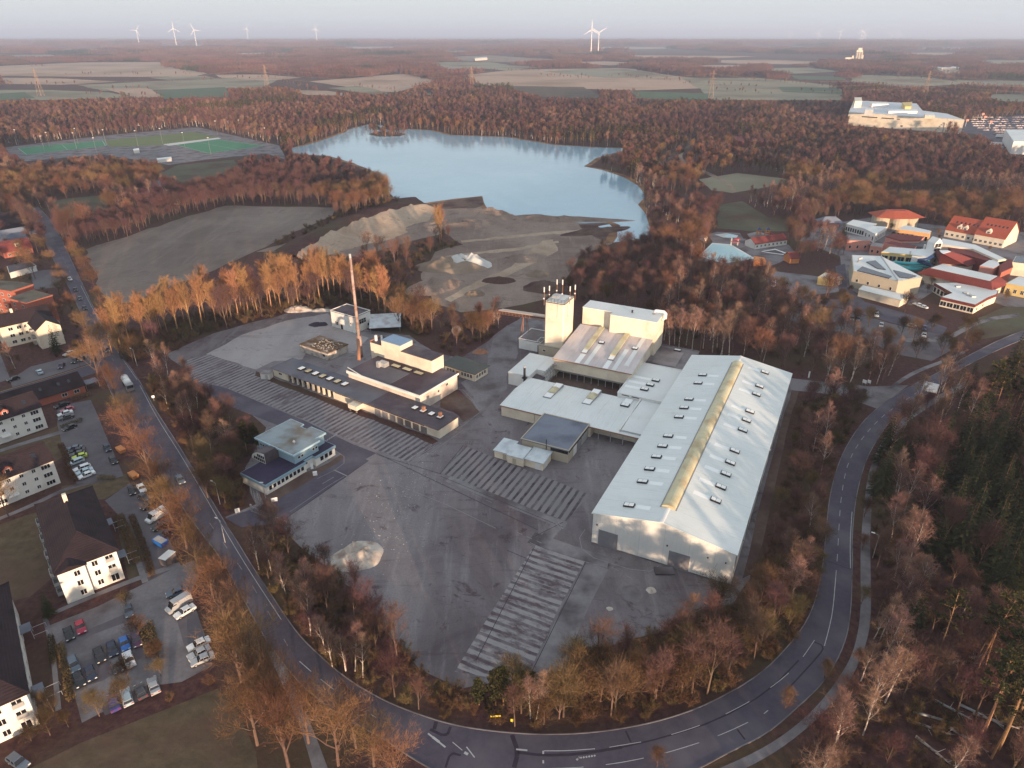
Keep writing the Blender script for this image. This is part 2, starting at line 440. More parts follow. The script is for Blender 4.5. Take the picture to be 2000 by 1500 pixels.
def sheet(name, px, z, mt, **k):
    return flat(name, [G(a, b)[:2] for a, b in px], z, mt, **k)


def smooth(pts, it=2):
    """Chaikin corner cutting of an open polyline."""
    pts = [Vector(p) for p in pts]
    for _ in range(it):
        q = [pts[0]]
        for a, b in zip(pts, pts[1:]): q += [a.lerp(b, .25), a.lerp(b, .75)]
        pts = q + [pts[-1]]
    return pts


def band(name, edge1, edge2, z, mt, excl=None, it=2):
    a = smooth([G(*p)[:2] for p in edge1], it); b = smooth([G(*p)[:2] for p in edge2], it)
    o = flat(name, a + b[::-1], z, mt)
    if excl is not None: keep_out([tuple(p) for p in a + b[::-1]], excl)
    return o


def strip(mb, pts, w, z, dash=None):
    """Painted line along world points; dash = (on, off) metres."""
    pts = [Vector((p[0], p[1])) for p in pts]
    run = []; pos = 0.0
    for a, b in zip(pts, pts[1:]):
        L_ = (b - a).length
        if L_ < 1e-6: continue
        d = (b - a) / L_; n = Vector((-d.y, d.x)) * w / 2
        segs = []
        if dash:
            t = -(pos % sum(dash))
            while t < L_:
                s0, s1 = max(t, 0), min(t + dash[0], L_)
                if s1 > s0: segs.append((s0, s1))
                t += sum(dash)
        else: segs.append((0, L_))
        for s0, s1 in segs:
            p, q = a + d * s0, a + d * s1
            mb.add([(*(p - n), z), (*(q - n), z), (*(q + n), z), (*(p + n), z)], [(0, 1, 2, 3)])
        pos += L_
    return mb


def mid(e1, e2, t=.5):
    return [G(a[0] * (1 - t) + b[0] * t, a[1] * (1 - t) + b[1] * t)[:2] for a, b in zip(e1, e2)]


def sheet_roof(name, c1, c2, streak, axis, pitch=1.05):
    """Profiled sheet roofing: fine seams, run-off streaks down the slope and dirt clouds (object axes; seams repeat along axis)."""
    m = bpy.data.materials.new(name); m.use_nodes = True
    t = m.node_tree; N, L = t.nodes, t.links; b = N["Principled BSDF"]; b.inputs['Roughness'].default_value = .5; b.inputs['Specular IOR Level'].default_value = .35
    tc = N.new('ShaderNodeTexCoord'); o = tc.outputs['Object']

    def nz(sc, st, d=6):
        mp = N.new('ShaderNodeMapping'); mp.inputs['Scale'].default_value = st; L.new(o, mp.inputs['Vector'])
        n = N.new('ShaderNodeTexNoise'); n.inputs['Scale'].default_value = sc; n.inputs['Detail'].default_value = d; n.inputs['Roughness'].default_value = .65; L.new(mp.outputs[0], n.inputs['Vector']); return n.outputs['Fac']

    def ramp(f, a, c):
        r = N.new('ShaderNodeValToRGB'); r.color_ramp.elements[0].position = a; r.color_ramp.elements[1].position = c; L.new(f, r.inputs[0]); return r.outputs[0]

    def mix(f, c_1, c_2, k):
        x = N.new('ShaderNodeMixRGB'); mu = N.new('ShaderNodeMath'); mu.operation = 'MULTIPLY'; mu.inputs[1].default_value = k; L.new(f, mu.inputs[0]); L.new(mu.outputs[0], x.inputs[0])
        for i, c in ((1, c_1), (2, c_2)):
            if isinstance(c, tuple): x.inputs[i].default_value = (*c, 1)
            else: L.new(c, x.inputs[i])
        return x.outputs[0]
    st = (.12, 1, 1) if axis == 1 else (1, .12, 1)
    c = mix(ramp(nz(.06, (1, 1, 1)), .35, .65), c1, c2, 1.0)
    c = mix(ramp(nz(.9, st), .52, .75), c, streak, .45)
    c = mix(ramp(nz(.16, (1, 1, 1), 8), .58, .72), c, streak, .35)
    sx = N.new('ShaderNodeSeparateXYZ'); L.new(o, sx.inputs[0])
    for per, wd, k in ((pitch, .05, .16), (pitch * 6, .012, .4)):
        d = N.new('ShaderNodeMath'); d.operation = 'DIVIDE'; d.inputs[1].default_value = per; L.new(sx.outputs[axis], d.inputs[0])
        f = N.new('ShaderNodeMath'); f.operation = 'FRACT'; L.new(d.outputs[0], f.inputs[0])
        lt = N.new('ShaderNodeMath'); lt.operation = 'LESS_THAN'; lt.inputs[1].default_value = wd; L.new(f.outputs[0], lt.inputs[0])
        c = mix(lt.outputs[0], c, tuple(v * .55 for v in streak), k)
    L.new(c, b.inputs['Base Color']); return m


M['roofx'] = sheet_roof('hall_sheet_roof', (.64, .67, .66), (.72, .74, .73), (.50, .50, .48), 0)
M['roofy'] = sheet_roof('warehouse_sheet_roof', (.62, .655, .645), (.70, .725, .715), (.50, .50, .47), 1)
M['oldroofx'] = sheet_roof('stained_hall_roof', (.48, .43, .43), (.58, .53, .53), (.27, .20, .20), 0, .9)
M['wallx'] = sheet_roof('warehouse_wall_sheet', (.68, .67, .64), (.74, .73, .70), (.56, .53, .49), 0, 1.0)
# ------------------------------------------------------------------ the ground, roads, fields and the lake
def disc(name, r0, mt):
    mb = MB(); n = 96; rings = [0, 200, 600, 1500, 4000, 10000, r0]; vs = [(0, 300, 0)]
    for r in rings[1:]: vs += [(r * math.cos(2 * math.pi * i / n), 300 + r * math.sin(2 * math.pi * i / n), 0) for i in range(n)]
    fs = [(0, 1 + i, 1 + (i + 1) % n) for i in range(n)]
    for k in range(len(rings) - 2):
        a, b = 1 + k * n, 1 + (k + 1) * n
        fs += [(a + i, b + i, b + (i + 1) % n, a + (i + 1) % n) for i in range(n)]
    mb.add(vs, fs); o = mb.build(name, mt); o['kind'] = 'structure'
    return o


disc('ground', 42000, M['forest'])
SITE = Frame(G(1155, 1060), 26.3)          # axes of the large warehouse: origin at its near corner
OLD = Frame(G(860, 856), 34.2)             # axes of the old works

LAKE = [(560, 292), (600, 283), (640, 270), (675, 258), (681, 253), (722, 243), (760, 246), (790, 252), (840, 255), (880, 264), (990, 268),
        (1080, 283), (1160, 288), (1222, 290), (1212, 296), (1165, 308), (1140, 325), (1175, 332), (1215, 345), (1245, 362), (1262, 385), (1246, 400), (1262, 420),
        (1272, 462), (1245, 467), (1198, 474), (1212, 440), (1185, 430), (1140, 432), (1010, 425), (960, 412), (945, 395), (942, 383),
        (890, 388), (800, 401), (775, 395), (757, 370), (750, 350), (730, 335), (690, 318), (640, 304), (600, 302), (572, 298)]
def grow(px, d):
    w = [G(a, b)[:2] for a, b in px]; n = len(w); A = sum(w[i][0] * w[(i + 1) % n][1] - w[(i + 1) % n][0] * w[i][1] for i in range(n)); out = []
    for i in range(n):
        t_ = (Vector(w[(i + 1) % n]) - Vector(w[i - 1])).normalized(); nn = Vector((t_.y, -t_.x)) * (1 if A > 0 else -1); out.append(tuple(Vector(w[i]) + nn * d))
    return out


flat('lake_shore', grow(LAKE, 5.5), .045, M['reed'], jit=2.0, seg=7)
sheet('lake', LAKE, .06, M['water'], excl=True, jit=2.5, seg=14)
sheet('island', [(720, 262), (735, 257), (770, 257), (792, 262), (780, 266), (740, 267)], .3, M['dirt'], jit=3, seg=10)
sheet('quarry_floor', [(500, 492), (575, 470), (690, 430), (800, 401), (890, 388), (942, 382), (960, 411), (1010, 424), (1140, 431), (1188, 430), (1215, 440),
                       (1195, 476), (1130, 500), (1105, 545), (1062, 585), (980, 602), (900, 610), (845, 592), (822, 535), (850, 492), (905, 478), (868, 455), (800, 472), (700, 502), (600, 492)],
      .03, M['sandpit'], excl=True, jit=3, seg=9)
sheet('fallow_field', [(168, 487), (250, 462), (350, 428), (440, 402), (560, 404), (662, 405), (650, 420), (560, 460), (500, 490), (400, 535), (250, 592), (205, 588)],
      .02, M['fieldrow'], excl=True, jit=3)
sheet('rough_meadow', [(88, 395), (130, 388), (200, 381), (216, 398), (200, 412), (140, 428)], .02, M['lawn'], excl=True, jit=2)
sheet('sports_meadow', [(305, 342), (350, 322), (458, 312), (468, 328), (430, 345), (360, 357)], .05, M['lawn'], excl=True, jit=3)
sheet('sports_ground', [(10, 288), (200, 265), (385, 248), (445, 262), (545, 284), (560, 312), (520, 300), (400, 312), (330, 322), (200, 302), (50, 315), (20, 303)], .04, M['gravel'], excl=True)
sheet('football_pitch', [(33, 289), (203, 274), (210, 285), (49, 303)], .10, M['pitch'])
sheet('football_pitch', [(206, 274), (378, 258), (426, 268), (325, 283), (214, 287)], .11, M['pitch2'])
sheet('football_pitch', [(340, 283), (427, 272), (520, 285), (406, 300)], .12, M['pitch'])
sheet('sand_run', [(318, 282), (425, 269), (432, 271), (330, 285)], .15, M['whitedust'])
pm = MB()
for q in ([(36, 290), (200, 275), (206, 285), (52, 302)], [(345, 283.5), (426, 273), (514, 285), (406, 299)]):
    w = [G(*p)[:2] for p in q]
    strip(pm, w + [w[0]], .5, .16)
    strip(pm, [(Vector(w[0]) + Vector(w[1])) / 2, (Vector(w[2]) + Vector(w[3])) / 2], .35, .16)
o = pm.build('pitch_markings', M['paint']); o['kind'] = 'structure'

# far farmland
FAR = [('fieldtan', [(-60, 131), (0, 129), (160, 122), (312, 121), (338, 133), (405, 143), (380, 150), (140, 150), (-60, 147)]),
       ('fieldgrey', [(150, 166), (400, 154), (560, 149), (510, 171), (200, 178)]),
       ('fieldgrey', [(-60, 175), (100, 176), (210, 180), (262, 190), (70, 196)]),
       ('fieldgreen', [(300, 177), (440, 170), (450, 189), (320, 193)]),
       ('fieldgreen', [(-60, 186), (48, 180), (70, 192), (0, 196), (-60, 200)]),
       ('fieldtan', [(205, 173), (288, 172), (322, 190), (262, 191)]),
       ('fieldtan', [(605, 159), (790, 144), (852, 158), (772, 181), (690, 172)]),
       ('fieldgrey', [(640, 172), (700, 168), (775, 183), (850, 180), (845, 186), (730, 184)]),
       ('fieldtan', [(900, 148), (1000, 136), (1220, 133), (1330, 150), (1480, 160), (1390, 172), (1230, 177), (1100, 172), (940, 166)]),
       ('fieldgrey', [(1060, 140), (1140, 135), (1230, 136), (1320, 150), (1180, 152)]),
       ('fieldgrey', [(1330, 152), (1480, 152), (1640, 168), (1645, 196), (1395, 196), (1370, 178)]),
       ('fieldgreen', [(1228, 178), (1392, 183), (1382, 195), (1242, 192)]),
       ('fieldgreen', [(1520, 170), (1640, 172), (1642, 184), (1530, 180)]),
       ('fieldgrey', [(1660, 146), (1800, 150), (1905, 164), (1765, 171), (1662, 160)]),
       ('fieldgrey', [(1860, 156), (2080, 160), (2080, 172), (1900, 168)]),
       ('fieldgrey', [(840, 122), (955, 121), (1025, 132), (868, 136)]),
       ('fieldtan', [(1150, 92), (1290, 92), (1320, 95), (1180, 97)]),
       ('fieldtan', [(1230, 108), (1480, 110), (1400, 114), (1240, 113)]),
       ('fieldtan', [(300, 87), (420, 88), (400, 93), (300, 92)]),
       ('field', [(980, 168), (1140, 170), (1180, 192), (1060, 190)]),
       ('fieldtan', [(0, 152), (130, 154), (230, 160), (120, 166), (0, 164)]), ('fieldtan', [(420, 146), (520, 146), (590, 152), (520, 158), (430, 152)]), ('fieldgrey', [(290, 152), (400, 148), (420, 153), (330, 157)]),
       ('fieldtan', [(560, 176), (640, 178), (700, 188), (600, 186)]), ('fieldgrey', [(940, 134), (1000, 128), (1060, 131), (990, 138)]), ('fieldtan', [(1100, 122), (1180, 120), (1260, 124), (1190, 128)]),
       ('fieldtan', [(1380, 118), (1500, 117), (1640, 122), (1540, 126), (1420, 124)]), ('fieldgrey', [(1480, 134), (1580, 132), (1640, 140), (1540, 145)]), ('fieldtan', [(1360, 128), (1440, 127), (1470, 132), (1390, 134)]),
       ('fieldgreen', [(1540, 148), (1640, 150), (1652, 157), (1560, 156)]), ('fieldtan', [(1700, 104), (1850, 103), (1930, 106), (1800, 109)]), ('fieldgrey', [(1900, 118), (2080, 118), (2080, 126), (1930, 126)]),
       ('fieldtan', [(1780, 138), (1860, 137), (1900, 142), (1830, 145)]), ('fieldgrey', [(1920, 186), (2080, 180), (2080, 196), (1960, 200)]), ('fieldtan', [(640, 92), (760, 91), (800, 94), (700, 96)]),
       ('fieldgrey', [(820, 100), (960, 99), (990, 102), (880, 104)]), ('fieldtan', [(60, 96), (180, 95), (240, 98), (120, 100)]), ('fieldtan', [(430, 104), (560, 103), (600, 106), (480, 108)]), ('fieldgrey', [(0, 108), (90, 107), (140, 110), (40, 113)]),
       ('fieldtan', [(1420, 92), (1560, 91), (1640, 94), (1500, 96)]), ('fieldgrey', [(1760, 94), (1900, 93), (1980, 96), (1840, 98)])]
for i, (k, p) in enumerate(FAR):
    sheet('distant_field', p, .12 + .02 * i, M[k], excl=True, jit=12, seg=60)
sheet('sand_pit', [(878, 111), (960, 108), (1005, 112), (1110, 117), (1000, 122), (905, 119)], .6, M['sand'], excl=True, jit=10, seg=60)

# the works yard
sheet('yard', [(325, 692), (420, 650), (560, 612), (640, 600), (720, 645), (800, 655), (850, 690), (900, 700), (955, 665), (985, 640), (1020, 618), (1075, 625),
               (1090, 690), (1340, 690), (1545, 738), (1562, 752), (1540, 800), (1465, 1130), (1432, 1180), (1335, 1195), (1290, 1235), (1130, 1275), (1085, 1312), (900, 1345), (820, 1308),
               (740, 1215), (690, 1150), (640, 1108), (592, 1074), (548, 1022), (520, 1016), (455, 1020), (440, 1010), (500, 985), (488, 962), (478, 915), (520, 835), (440, 772), (378, 738)],
      .02, M['yard'], excl=True, jit=1.2, seg=5)
sheet('concrete_apron', [(402, 692), (470, 655), (560, 626), (640, 612), (690, 650), (720, 660), (690, 690), (600, 685), (590, 702), (535, 705), (500, 722)], .04, M['apron'], jit=1.5, seg=5)
sheet('dusty_drive', [(962, 664), (990, 636), (1050, 625), (1062, 632), (1010, 655), (1012, 690), (992, 728), (990, 760), (950, 800), (925, 832), (900, 850), (880, 858), (900, 838), (925, 810), (925, 775), (900, 748), (950, 715)],
      .045, M['gravel'], jit=1.0, seg=4)
sheet('works_lane', [(372, 742), (440, 757), (600, 824), (690, 868), (735, 885), (700, 905), (655, 880), (560, 838), (520, 822), (440, 790), (385, 760)], .035, M['road'], jit=.3)
sheet('entrance_lane', [(440, 1012), (520, 985), (640, 905), (680, 880), (720, 900), (600, 985), (545, 1022), (470, 1030)], .038, M['road'], jit=.3)
s1 = stripes('slab_strips_a', (.25, .23, .238), (.085, .062, .074), (.11, .08, .088), 2.0, .5, 0, dirt=.42, scale=.09)
s2 = stripes('slab_strips_b', (.21, .19, .20), (.05, .034, .045), (.10, .074, .084), 2.1, .62, 0, dirt=.28, scale=.1)
s3 = stripes('slab_strips_c', (.29, .272, .278), (.095, .07, .082), (.09, .06, .068), 2.1, .6, 1, dirt=.45, scale=.16)
sheet('slab_track', [(362, 704), (410, 692), (530, 742), (690, 800), (862, 866), (800, 902), (690, 862), (600, 822), (440, 756), (372, 742)], .05, s1, fr=OLD, jit=.5, seg=4)
sheet('slab_track', [(862, 924), (910, 872), (1060, 930), (1152, 966), (1106, 1018), (985, 975)], .05, s2, fr=SITE)
sheet('slab_track', [(1045, 1064), (1142, 1097), (1090, 1190), (1024, 1335), (888, 1312), (960, 1195)], .05, s3, fr=SITE)
sheet('slab_path', [(1146, 1098), (1188, 1112), (1150, 1185), (1096, 1312), (1044, 1300), (1095, 1190)], .05, M['slab'], fr=SITE)
sheet('slab_path', [(1085, 1012), (1108, 1020), (1066, 1068), (1045, 1062)], .052, M['slab'])
sheet('slab_path', [(880, 930), (1108, 1022), (1100, 1034), (870, 940)], .054, M['slab'])
sheet('slab_path', [(1045, 1040), (1190, 1090), (1186, 1110), (1030, 1060)], .056, M['slab'])
sheet('weedy_verge', [(860, 750), (890, 755), (925, 790), (938, 805), (905, 825), (896, 812), (860, 795)], .05, M['dirt'], jit=.8, seg=3)
sheet('weedy_verge', [(505, 960), (640, 905), (672, 885), (668, 898), (520, 992)], .05, M['dirt'], jit=.5, seg=3)
sheet('weedy_verge', [(500, 725), (690, 795), (840, 852), (856, 862), (845, 868), (690, 806), (498, 734)], .055, M['forest'], jit=.8, seg=3)
sheet('side_track', [(1546, 762), (1560, 764), (1535, 850), (1490, 1060), (1470, 1120), (1450, 1130), (1480, 1000), (1520, 850)], .045, M['dirt'], jit=.4)
sheet('site_exit', [(1540, 738), (1600, 745), (1700, 755), (1775, 752), (1712, 798), (1640, 772), (1545, 762)], .03, M['gravel'], excl=False, jit=.6)
# slab joints and tar seams on the yard
jm = MB()
for a, b in (((735, 885), (1050, 1035)), ((930, 1290), (1045, 1066)), ((1145, 1096), (1030, 1330)), ((1040, 1050), (1100, 1020)),
             ((545, 1022), (720, 900)), ((860, 925), (905, 870)), ((860, 930), (1100, 1030)), ((735, 888), (862, 926)), ((990, 1075), (1050, 1100))):
    strip(jm, [G(*a)[:2], G(*b)[:2]], .16, .062)
o = jm.build('yard_seams', M['patch']); o['kind'] = 'structure'
ym = MB()
for pts, w, d in (([(770, 945), (870, 985), (968, 1032)], .14, None), ([(1010, 1040), (1060, 1062)], .14, (1.5, 1.5)), ([(1035, 1060), (1075, 1078)], .14, None),
                  ([(1090, 1083), (1170, 1105)], .14, (2, 1)), ([(1143, 1034), (1132, 1050), (1136, 1072), (1160, 1090), (1230, 1112), (1270, 1116), (1287, 1105)], .16, None),
                  ([(566, 1000), (640, 950), (677, 928)], .14, None), ([(652, 918), (678, 930)], .4, None), ([(630, 945), (652, 932)], .18, None),
                  ([(655, 880), (672, 892), (672, 905), (655, 918), (620, 935)], .14, None), ([(805, 898), (850, 870)], .2, None), ([(812, 905), (905, 840)], .12, None),
                  ([(888, 760), (905, 762), (922, 780), (938, 805), (900, 835)], .12, None), ([(1195, 1108), (1250, 1140)], .14, (2, 2)),
                  ([(870, 940), (960, 982)], .1, (3, 2)), ([(1090, 1020), (1100, 1034), (1085, 1022), (1096, 1036)], .12, None)):
    strip(ym, [G(*p)[:2] for p in pts], w, .068, d)
for k in range(6):
    strip(ym, [G(634 + 4.2 * k, 864 - 2.6 * k)[:2], G(637 + 4.2 * k, 860 - 2.6 * k)[:2]], .5, .068)
o = ym.build('yard_markings', M['paintworn']); o['kind'] = 'structure'

# the main road: far end of the left road, round the bend, and off behind the warehouse
RL = [(52, 410), (70, 440), (92, 480), (108, 515), (132, 555), (152, 598), (170, 640), (182, 680), (205, 740), (232, 800), (268, 860), (312, 920), (362, 1000), (400, 1050), (430, 1088),
      (468, 1155), (510, 1235), (555, 1300), (600, 1350), (670, 1402), (747, 1441), (824, 1495), (960, 1560), (1100, 1575), (1250, 1552), (1350, 1510), (1427, 1468), (1500, 1433), (1560, 1380),
      (1613, 1330), (1650, 1260), (1662, 1200), (1665, 1100), (1664, 1042), (1672, 967), (1690, 900), (1715, 855), (1740, 820), (1782, 787), (1822, 762), (1860, 730), (1905, 705), (1965, 676), (2020, 655)]
RR = [(74, 404), (102, 432), (122, 470), (136, 502), (160, 552), (184, 604), (208, 645), (228, 680), (272, 742), (300, 795), (335, 848), (380, 920), (436, 1016), (466, 1062), (490, 1102),
      (522, 1150), (560, 1208), (582, 1238), (604, 1262), (670, 1322), (740, 1364), (800, 1390), (880, 1416), (960, 1429), (1060, 1436), (1160, 1432), (1260, 1416), (1340, 1393), (1400, 1367), (1483, 1320), (1543, 1260),
      (1587, 1197), (1607, 1110), (1613, 1042), (1620, 967), (1640, 895), (1675, 835), (1712, 797), (1775, 755), (1825, 732), (1855, 715), (1900, 690), (1960, 660), (2015, 640)]
band('road', RL, RR, .07, M['road'], excl=False)
# kerb edge along the inner side
kb = MB()
for e, off in ((RR, -.12), (RL, .12)):
    pts = smooth([G(*p)[:2] for p in e], 2)
    for a, b in zip(pts, pts[1:]):
        d = (b - a).normalized(); n = Vector((-d.y, d.x)) * .1
        q = [a - n, b - n, b + n, a + n]
        kb.add([(p.x, p.y, .0) for p in q] + [(p.x, p.y, .16) for p in q], [(4, 5, 6, 7), (0, 1, 5, 4), (2, 3, 7, 6)])
o = kb.build('kerb', M['slab']); o['kind'] = 'structure'
mk = MB(); fm = MB()
c = [(96, 455), (125, 507), (150, 560), (175, 610), (210, 680), (252, 770), (300, 850), (355, 940), (420, 1038), (475, 1115), (530, 1205), (562, 1262)]
strip(fm, smooth([G(*p)[:2] for p in c]), .12, .085, (3, 7))
strip(mk, smooth([G(*p)[:2] for p in [(585, 1292), (610, 1314), (640, 1338), (672, 1362), (704, 1384), (735, 1402)]]), .15, .085, (4, 3))
strip(mk, [G(*p)[:2] for p in [(836, 1433), (870, 1460)]], .3, .085)
strip(mk, [G(*p)[:2] for p in [(845, 1440), (858, 1450)]], .45, .086)
strip(mk, [G(*p)[:2] for p in [(884, 1450), (903, 1466)]], .15, .085)
strip(mk, [G(*p)[:2] for p in [(911, 1459), (927, 1480)]], .2, .085)
strip(mk, [G(*p)[:2] for p in [(907, 1470), (914, 1474)]], .5, .086)
strip(mk, [G(*p)[:2] for p in [(1008, 1464), (1030, 1466)]], .3, .085)
strip(mk, smooth([G(*p)[:2] for p in [(1062, 1467), (1110, 1467), (1162, 1463)]]), .16, .085)
strip(mk, smooth([G(*p)[:2] for p in [(1190, 1460), (1214, 1456), (1245, 1451), (1272, 1446), (1330, 1430), (1382, 1412), (1440, 1384), (1482, 1360), (1530, 1325), (1560, 1296), (1598, 1240)]]), .12, .085, (6, 6))
strip(mk, smooth([G(*p)[:2] for p in [(1610, 1262), (1620, 1225), (1627, 1190), (1632, 1130)]]), .15, .085)
strip(mk, smooth([G(*p)[:2] for p in [(1632, 1130), (1636, 1080), (1640, 1000), (1645, 955), (1655, 905), (1680, 860), (1720, 815), (1770, 780), (1830, 742)]]), .11, .085, (3, 3.5))
strip(mk, smooth([G(*p)[:2] for p in [(1661, 1110), (1660, 1060), (1664, 1000)]]), .14, .085)
strip(mk, smooth([G(*p)[:2] for p in [(1062, 1502), (1130, 1500), (1185, 1494), (1230, 1487), (1300, 1472), (1400, 1440), (1485, 1400), (1500, 1388)]]), .13, .085, (7, 4))
strip(mk, [G(*p)[:2] for p in [(1061, 1467), (1061, 1500)]], .3, .085, (.6, 1.2))
for k in range(7):
    strip(mk, [G(1128 + 5.3 * k, 1482 - .8 * k)[:2], G(1131 + 5.3 * k, 1480.5 - .8 * k)[:2]], .3, .085)
strip(mk, [G(*p)[:2] for p in [(1126, 1485), (1132, 1479)]], .35, .085)
edge = smooth([G(*p)[:2] for p in [(277, 752), (312, 818), (362, 894), (434, 1018), (490, 1110), (555, 1208)]])
strip(mk, [p + Vector((-.5, -.4)) for p in edge], .12, .085)
strip(mk, smooth([G(a - 2, b)[:2] for a, b in [(160, 558), (185, 608), (228, 682), (270, 742)]]), .12, .085)
o = mk.build('road_markings', M['paint']); o['kind'] = 'structure'
o = fm.build('road_markings', M['paintworn']); o['kind'] = 'structure'
tp = MB()
for pts, w in (([(1000, 1436), (1012, 1470), (1004, 1500)], 1.4), ([(1012, 1470), (1060, 1476), (1130, 1474), (1215, 1460)], .9), ([(1222, 1428), (1232, 1450)], .6), ([(1215, 1460), (1300, 1440), (1400, 1408), (1500, 1352), (1560, 1290)], .5),
               ([(1588, 1253), (1610, 1263), (1600, 1280), (1540, 1345)], .5), ([(1440, 1425), (1455, 1445)], .5), ([(852, 1410), (848, 1425)], 1.2), ([(880, 1420), (872, 1440), (840, 1425)], .9),
               ([(870, 1500), (880, 1470), (900, 1476)], .7), ([(655, 1330), (690, 1355)], .4), ([(1600, 1090), (1660, 1112)], .3)):
    strip(tp, smooth([G(*p)[:2] for p in pts], 1), w * .6, .078)
o = tp.build('road_patches', M['patch']); o['kind'] = 'structure'

CI = [(1885, 745), (1825, 775), (1765, 815), (1740, 840), (1720, 865), (1702, 905), (1692, 942), (1682, 1042), (1680, 1100), (1682, 1200), (1667, 1277), (1633, 1333), (1587, 1390), (1517, 1447), (1433, 1490), (1330, 1530)]
CO = [(1895, 750), (1835, 782), (1777, 820), (1752, 845), (1737, 865), (1717, 900), (1707, 930), (1699, 1042), (1700, 1100), (1702, 1207), (1690, 1267), (1663, 1327), (1613, 1390), (1540, 1453), (1467, 1497), (1360, 1545)]
band('cycle_path', CI, CO, .05, M['gravel'], excl=False)
band('footpath', [(520, 1270), (540, 1310), (565, 1370), (590, 1430), (610, 1500), (620, 1540)], [(545, 1275), (562, 1310), (588, 1370), (614, 1430), (640, 1500), (655, 1540)], .05, M['gravel'], excl=False)
band('side_street', [(-60, 782), (0, 768), (100, 739), (180, 712), (222, 688)], [(-60, 800), (0, 786), (100, 757), (182, 730), (240, 712)], .06, M['road'], excl=True)
ss = MB(); strip(ss, smooth([G(*p)[:2] for p in [(-20, 772), (20, 760), (100, 737), (180, 711)]]), .35, .09)
o = ss.build('kerb_line', mat('kerb_sandy', (.30, .22, .15), (.36, .27, .19), 1)); o['kind'] = 'structure'
sheet('car_park', [(20, 742), (60, 716), (150, 694), (178, 690), (182, 708), (100, 734), (24, 757)], .04, M['asphalt'], excl=True, jit=.3)
sheet('car_park', [(112, 795), (140, 788), (177, 781), (222, 884), (242, 930), (205, 940), (150, 945), (126, 890), (112, 830)], .04, M['asphalt'], excl=True, jit=.3)
sheet('car_park', [(205, 978), (252, 945), (276, 955), (306, 1010), (345, 1085), (335, 1120), (290, 1142), (270, 1100), (235, 1010)], .032, M['asphalt'], excl=True, jit=.3)
sheet('car_park', [(96, 1222), (190, 1185), (270, 1146), (340, 1110), (378, 1095), (396, 1110), (372, 1160), (400, 1240), (415, 1300), (355, 1332), (310, 1338), (225, 1378), (160, 1412), (128, 1300)], .04, M['gravel'], excl=True, jit=.3)
for q in ([(118, 1258), (160, 1235), (255, 1195), (268, 1208), (180, 1240), (128, 1272)], [(135, 1300), (185, 1285), (290, 1240), (300, 1272), (200, 1330), (150, 1345)], [(345, 1210), (385, 1195), (400, 1250), (360, 1262)], [(196, 1375), (310, 1330), (316, 1350), (205, 1398)]):
    sheet('parking_bays', q, .052, M['asphalt'], jit=.15, seg=3)
band('footpath', [(82, 1205), (96, 1260), (104, 1330), (108, 1390)], [(92, 1200), (106, 1255), (114, 1325), (120, 1385)], .045, M['slab'], excl=True)
band('footpath', [(232, 1020), (255, 1070), (278, 1140)], [(242, 1016), (266, 1066), (290, 1136)], .045, M['slab'], excl=True)
band('footpath', [(90, 1200), (140, 1178), (255, 1130), (350, 1098)], [(94, 1206), (144, 1184), (259, 1137), (354, 1106)], .042, M['slab'], excl=True)
band('footpath', [(-20, 884), (60, 858), (150, 832)], [(-20, 890), (62, 864), (152, 838)], .042, M['slab'], excl=True)
band('footpath', [(-20, 1018), (60, 985), (130, 950), (200, 934)], [(-20, 1024), (62, 991), (132, 956), (202, 940)], .042, M['slab'], excl=True)
sheet('lawn', [(-40, 1040), (40, 1010), (75, 1000), (100, 1130), (60, 1165), (0, 1180), (-40, 1185)], .02, M['grass'], excl=True, jit=.8)
sheet('lawn', [(-30, 880), (60, 850), (112, 832), (125, 890), (112, 900), (0, 940), (-30, 945)], .02, M['grass'], excl=True, jit=.8)
sheet('lawn', [(120, 950), (205, 938), (245, 925), (255, 945), (205, 975), (120, 980)], .02, M['grass'], excl=True, jit=.8)
sheet('lawn', [(60, 1500), (160, 1450), (300, 1395), (425, 1345), (470, 1400), (500, 1470), (510, 1560), (60, 1580)], .02, M['grass'], excl=True, jit=1.2)
sheet('lawn', [(228, 1020), (270, 1005), (300, 1080), (270, 1135), (250, 1130)], .02, M['grass'], excl=False, jit=.6)
sheet('yard_left_houses', [(-40, 700), (0, 690), (20, 740), (-40, 760)], .03, M['asphalt'], excl=True)
sheet('garden_court', [(60, 530), (120, 525), (118, 560), (66, 566)], .03, M['asphalt'], excl=True)

# park, pool and spa grounds
sheet('meadow', [(1365, 350), (1440, 338), (1500, 345), (1565, 352), (1490, 367), (1430, 377), (1390, 372)], .03, M['fieldgrey'], excl=True, jit=3)
sheet('meadow', [(1405, 400), (1450, 393), (1500, 425), (1545, 430), (1540, 452), (1470, 452), (1400, 446)], .03, M['lawn'], excl=True, jit=2)
band('park_track', [(1275, 318), (1310, 300), (1340, 288), (1352, 277), (1320, 272)], [(1285, 322), (1320, 304), (1350, 291), (1364, 278), (1322, 269)], .05, M['dirt'], excl=True)
band('park_track', [(1330, 292), (1322, 308), (1345, 325), (1380, 340), (1420, 360), (1430, 376)], [(1340, 292), (1329, 307), (1350, 322), (1386, 337), (1428, 357), (1438, 374)], .05, M['sand'], excl=True)
sheet('pool_deck', [(1360, 508), (1392, 472), (1382, 458), (1400, 453), (1445, 455), (1452, 466), (1540, 478), (1552, 492), (1540, 505), (1510, 518), (1420, 520)], .03, M['gravel'], excl=True, jit=.4)
sheet('playground_sand', [(1459, 457), (1480, 452), (1518, 463), (1512, 471), (1470, 472)], .05, M['concrete'], excl=True, jit=.6)
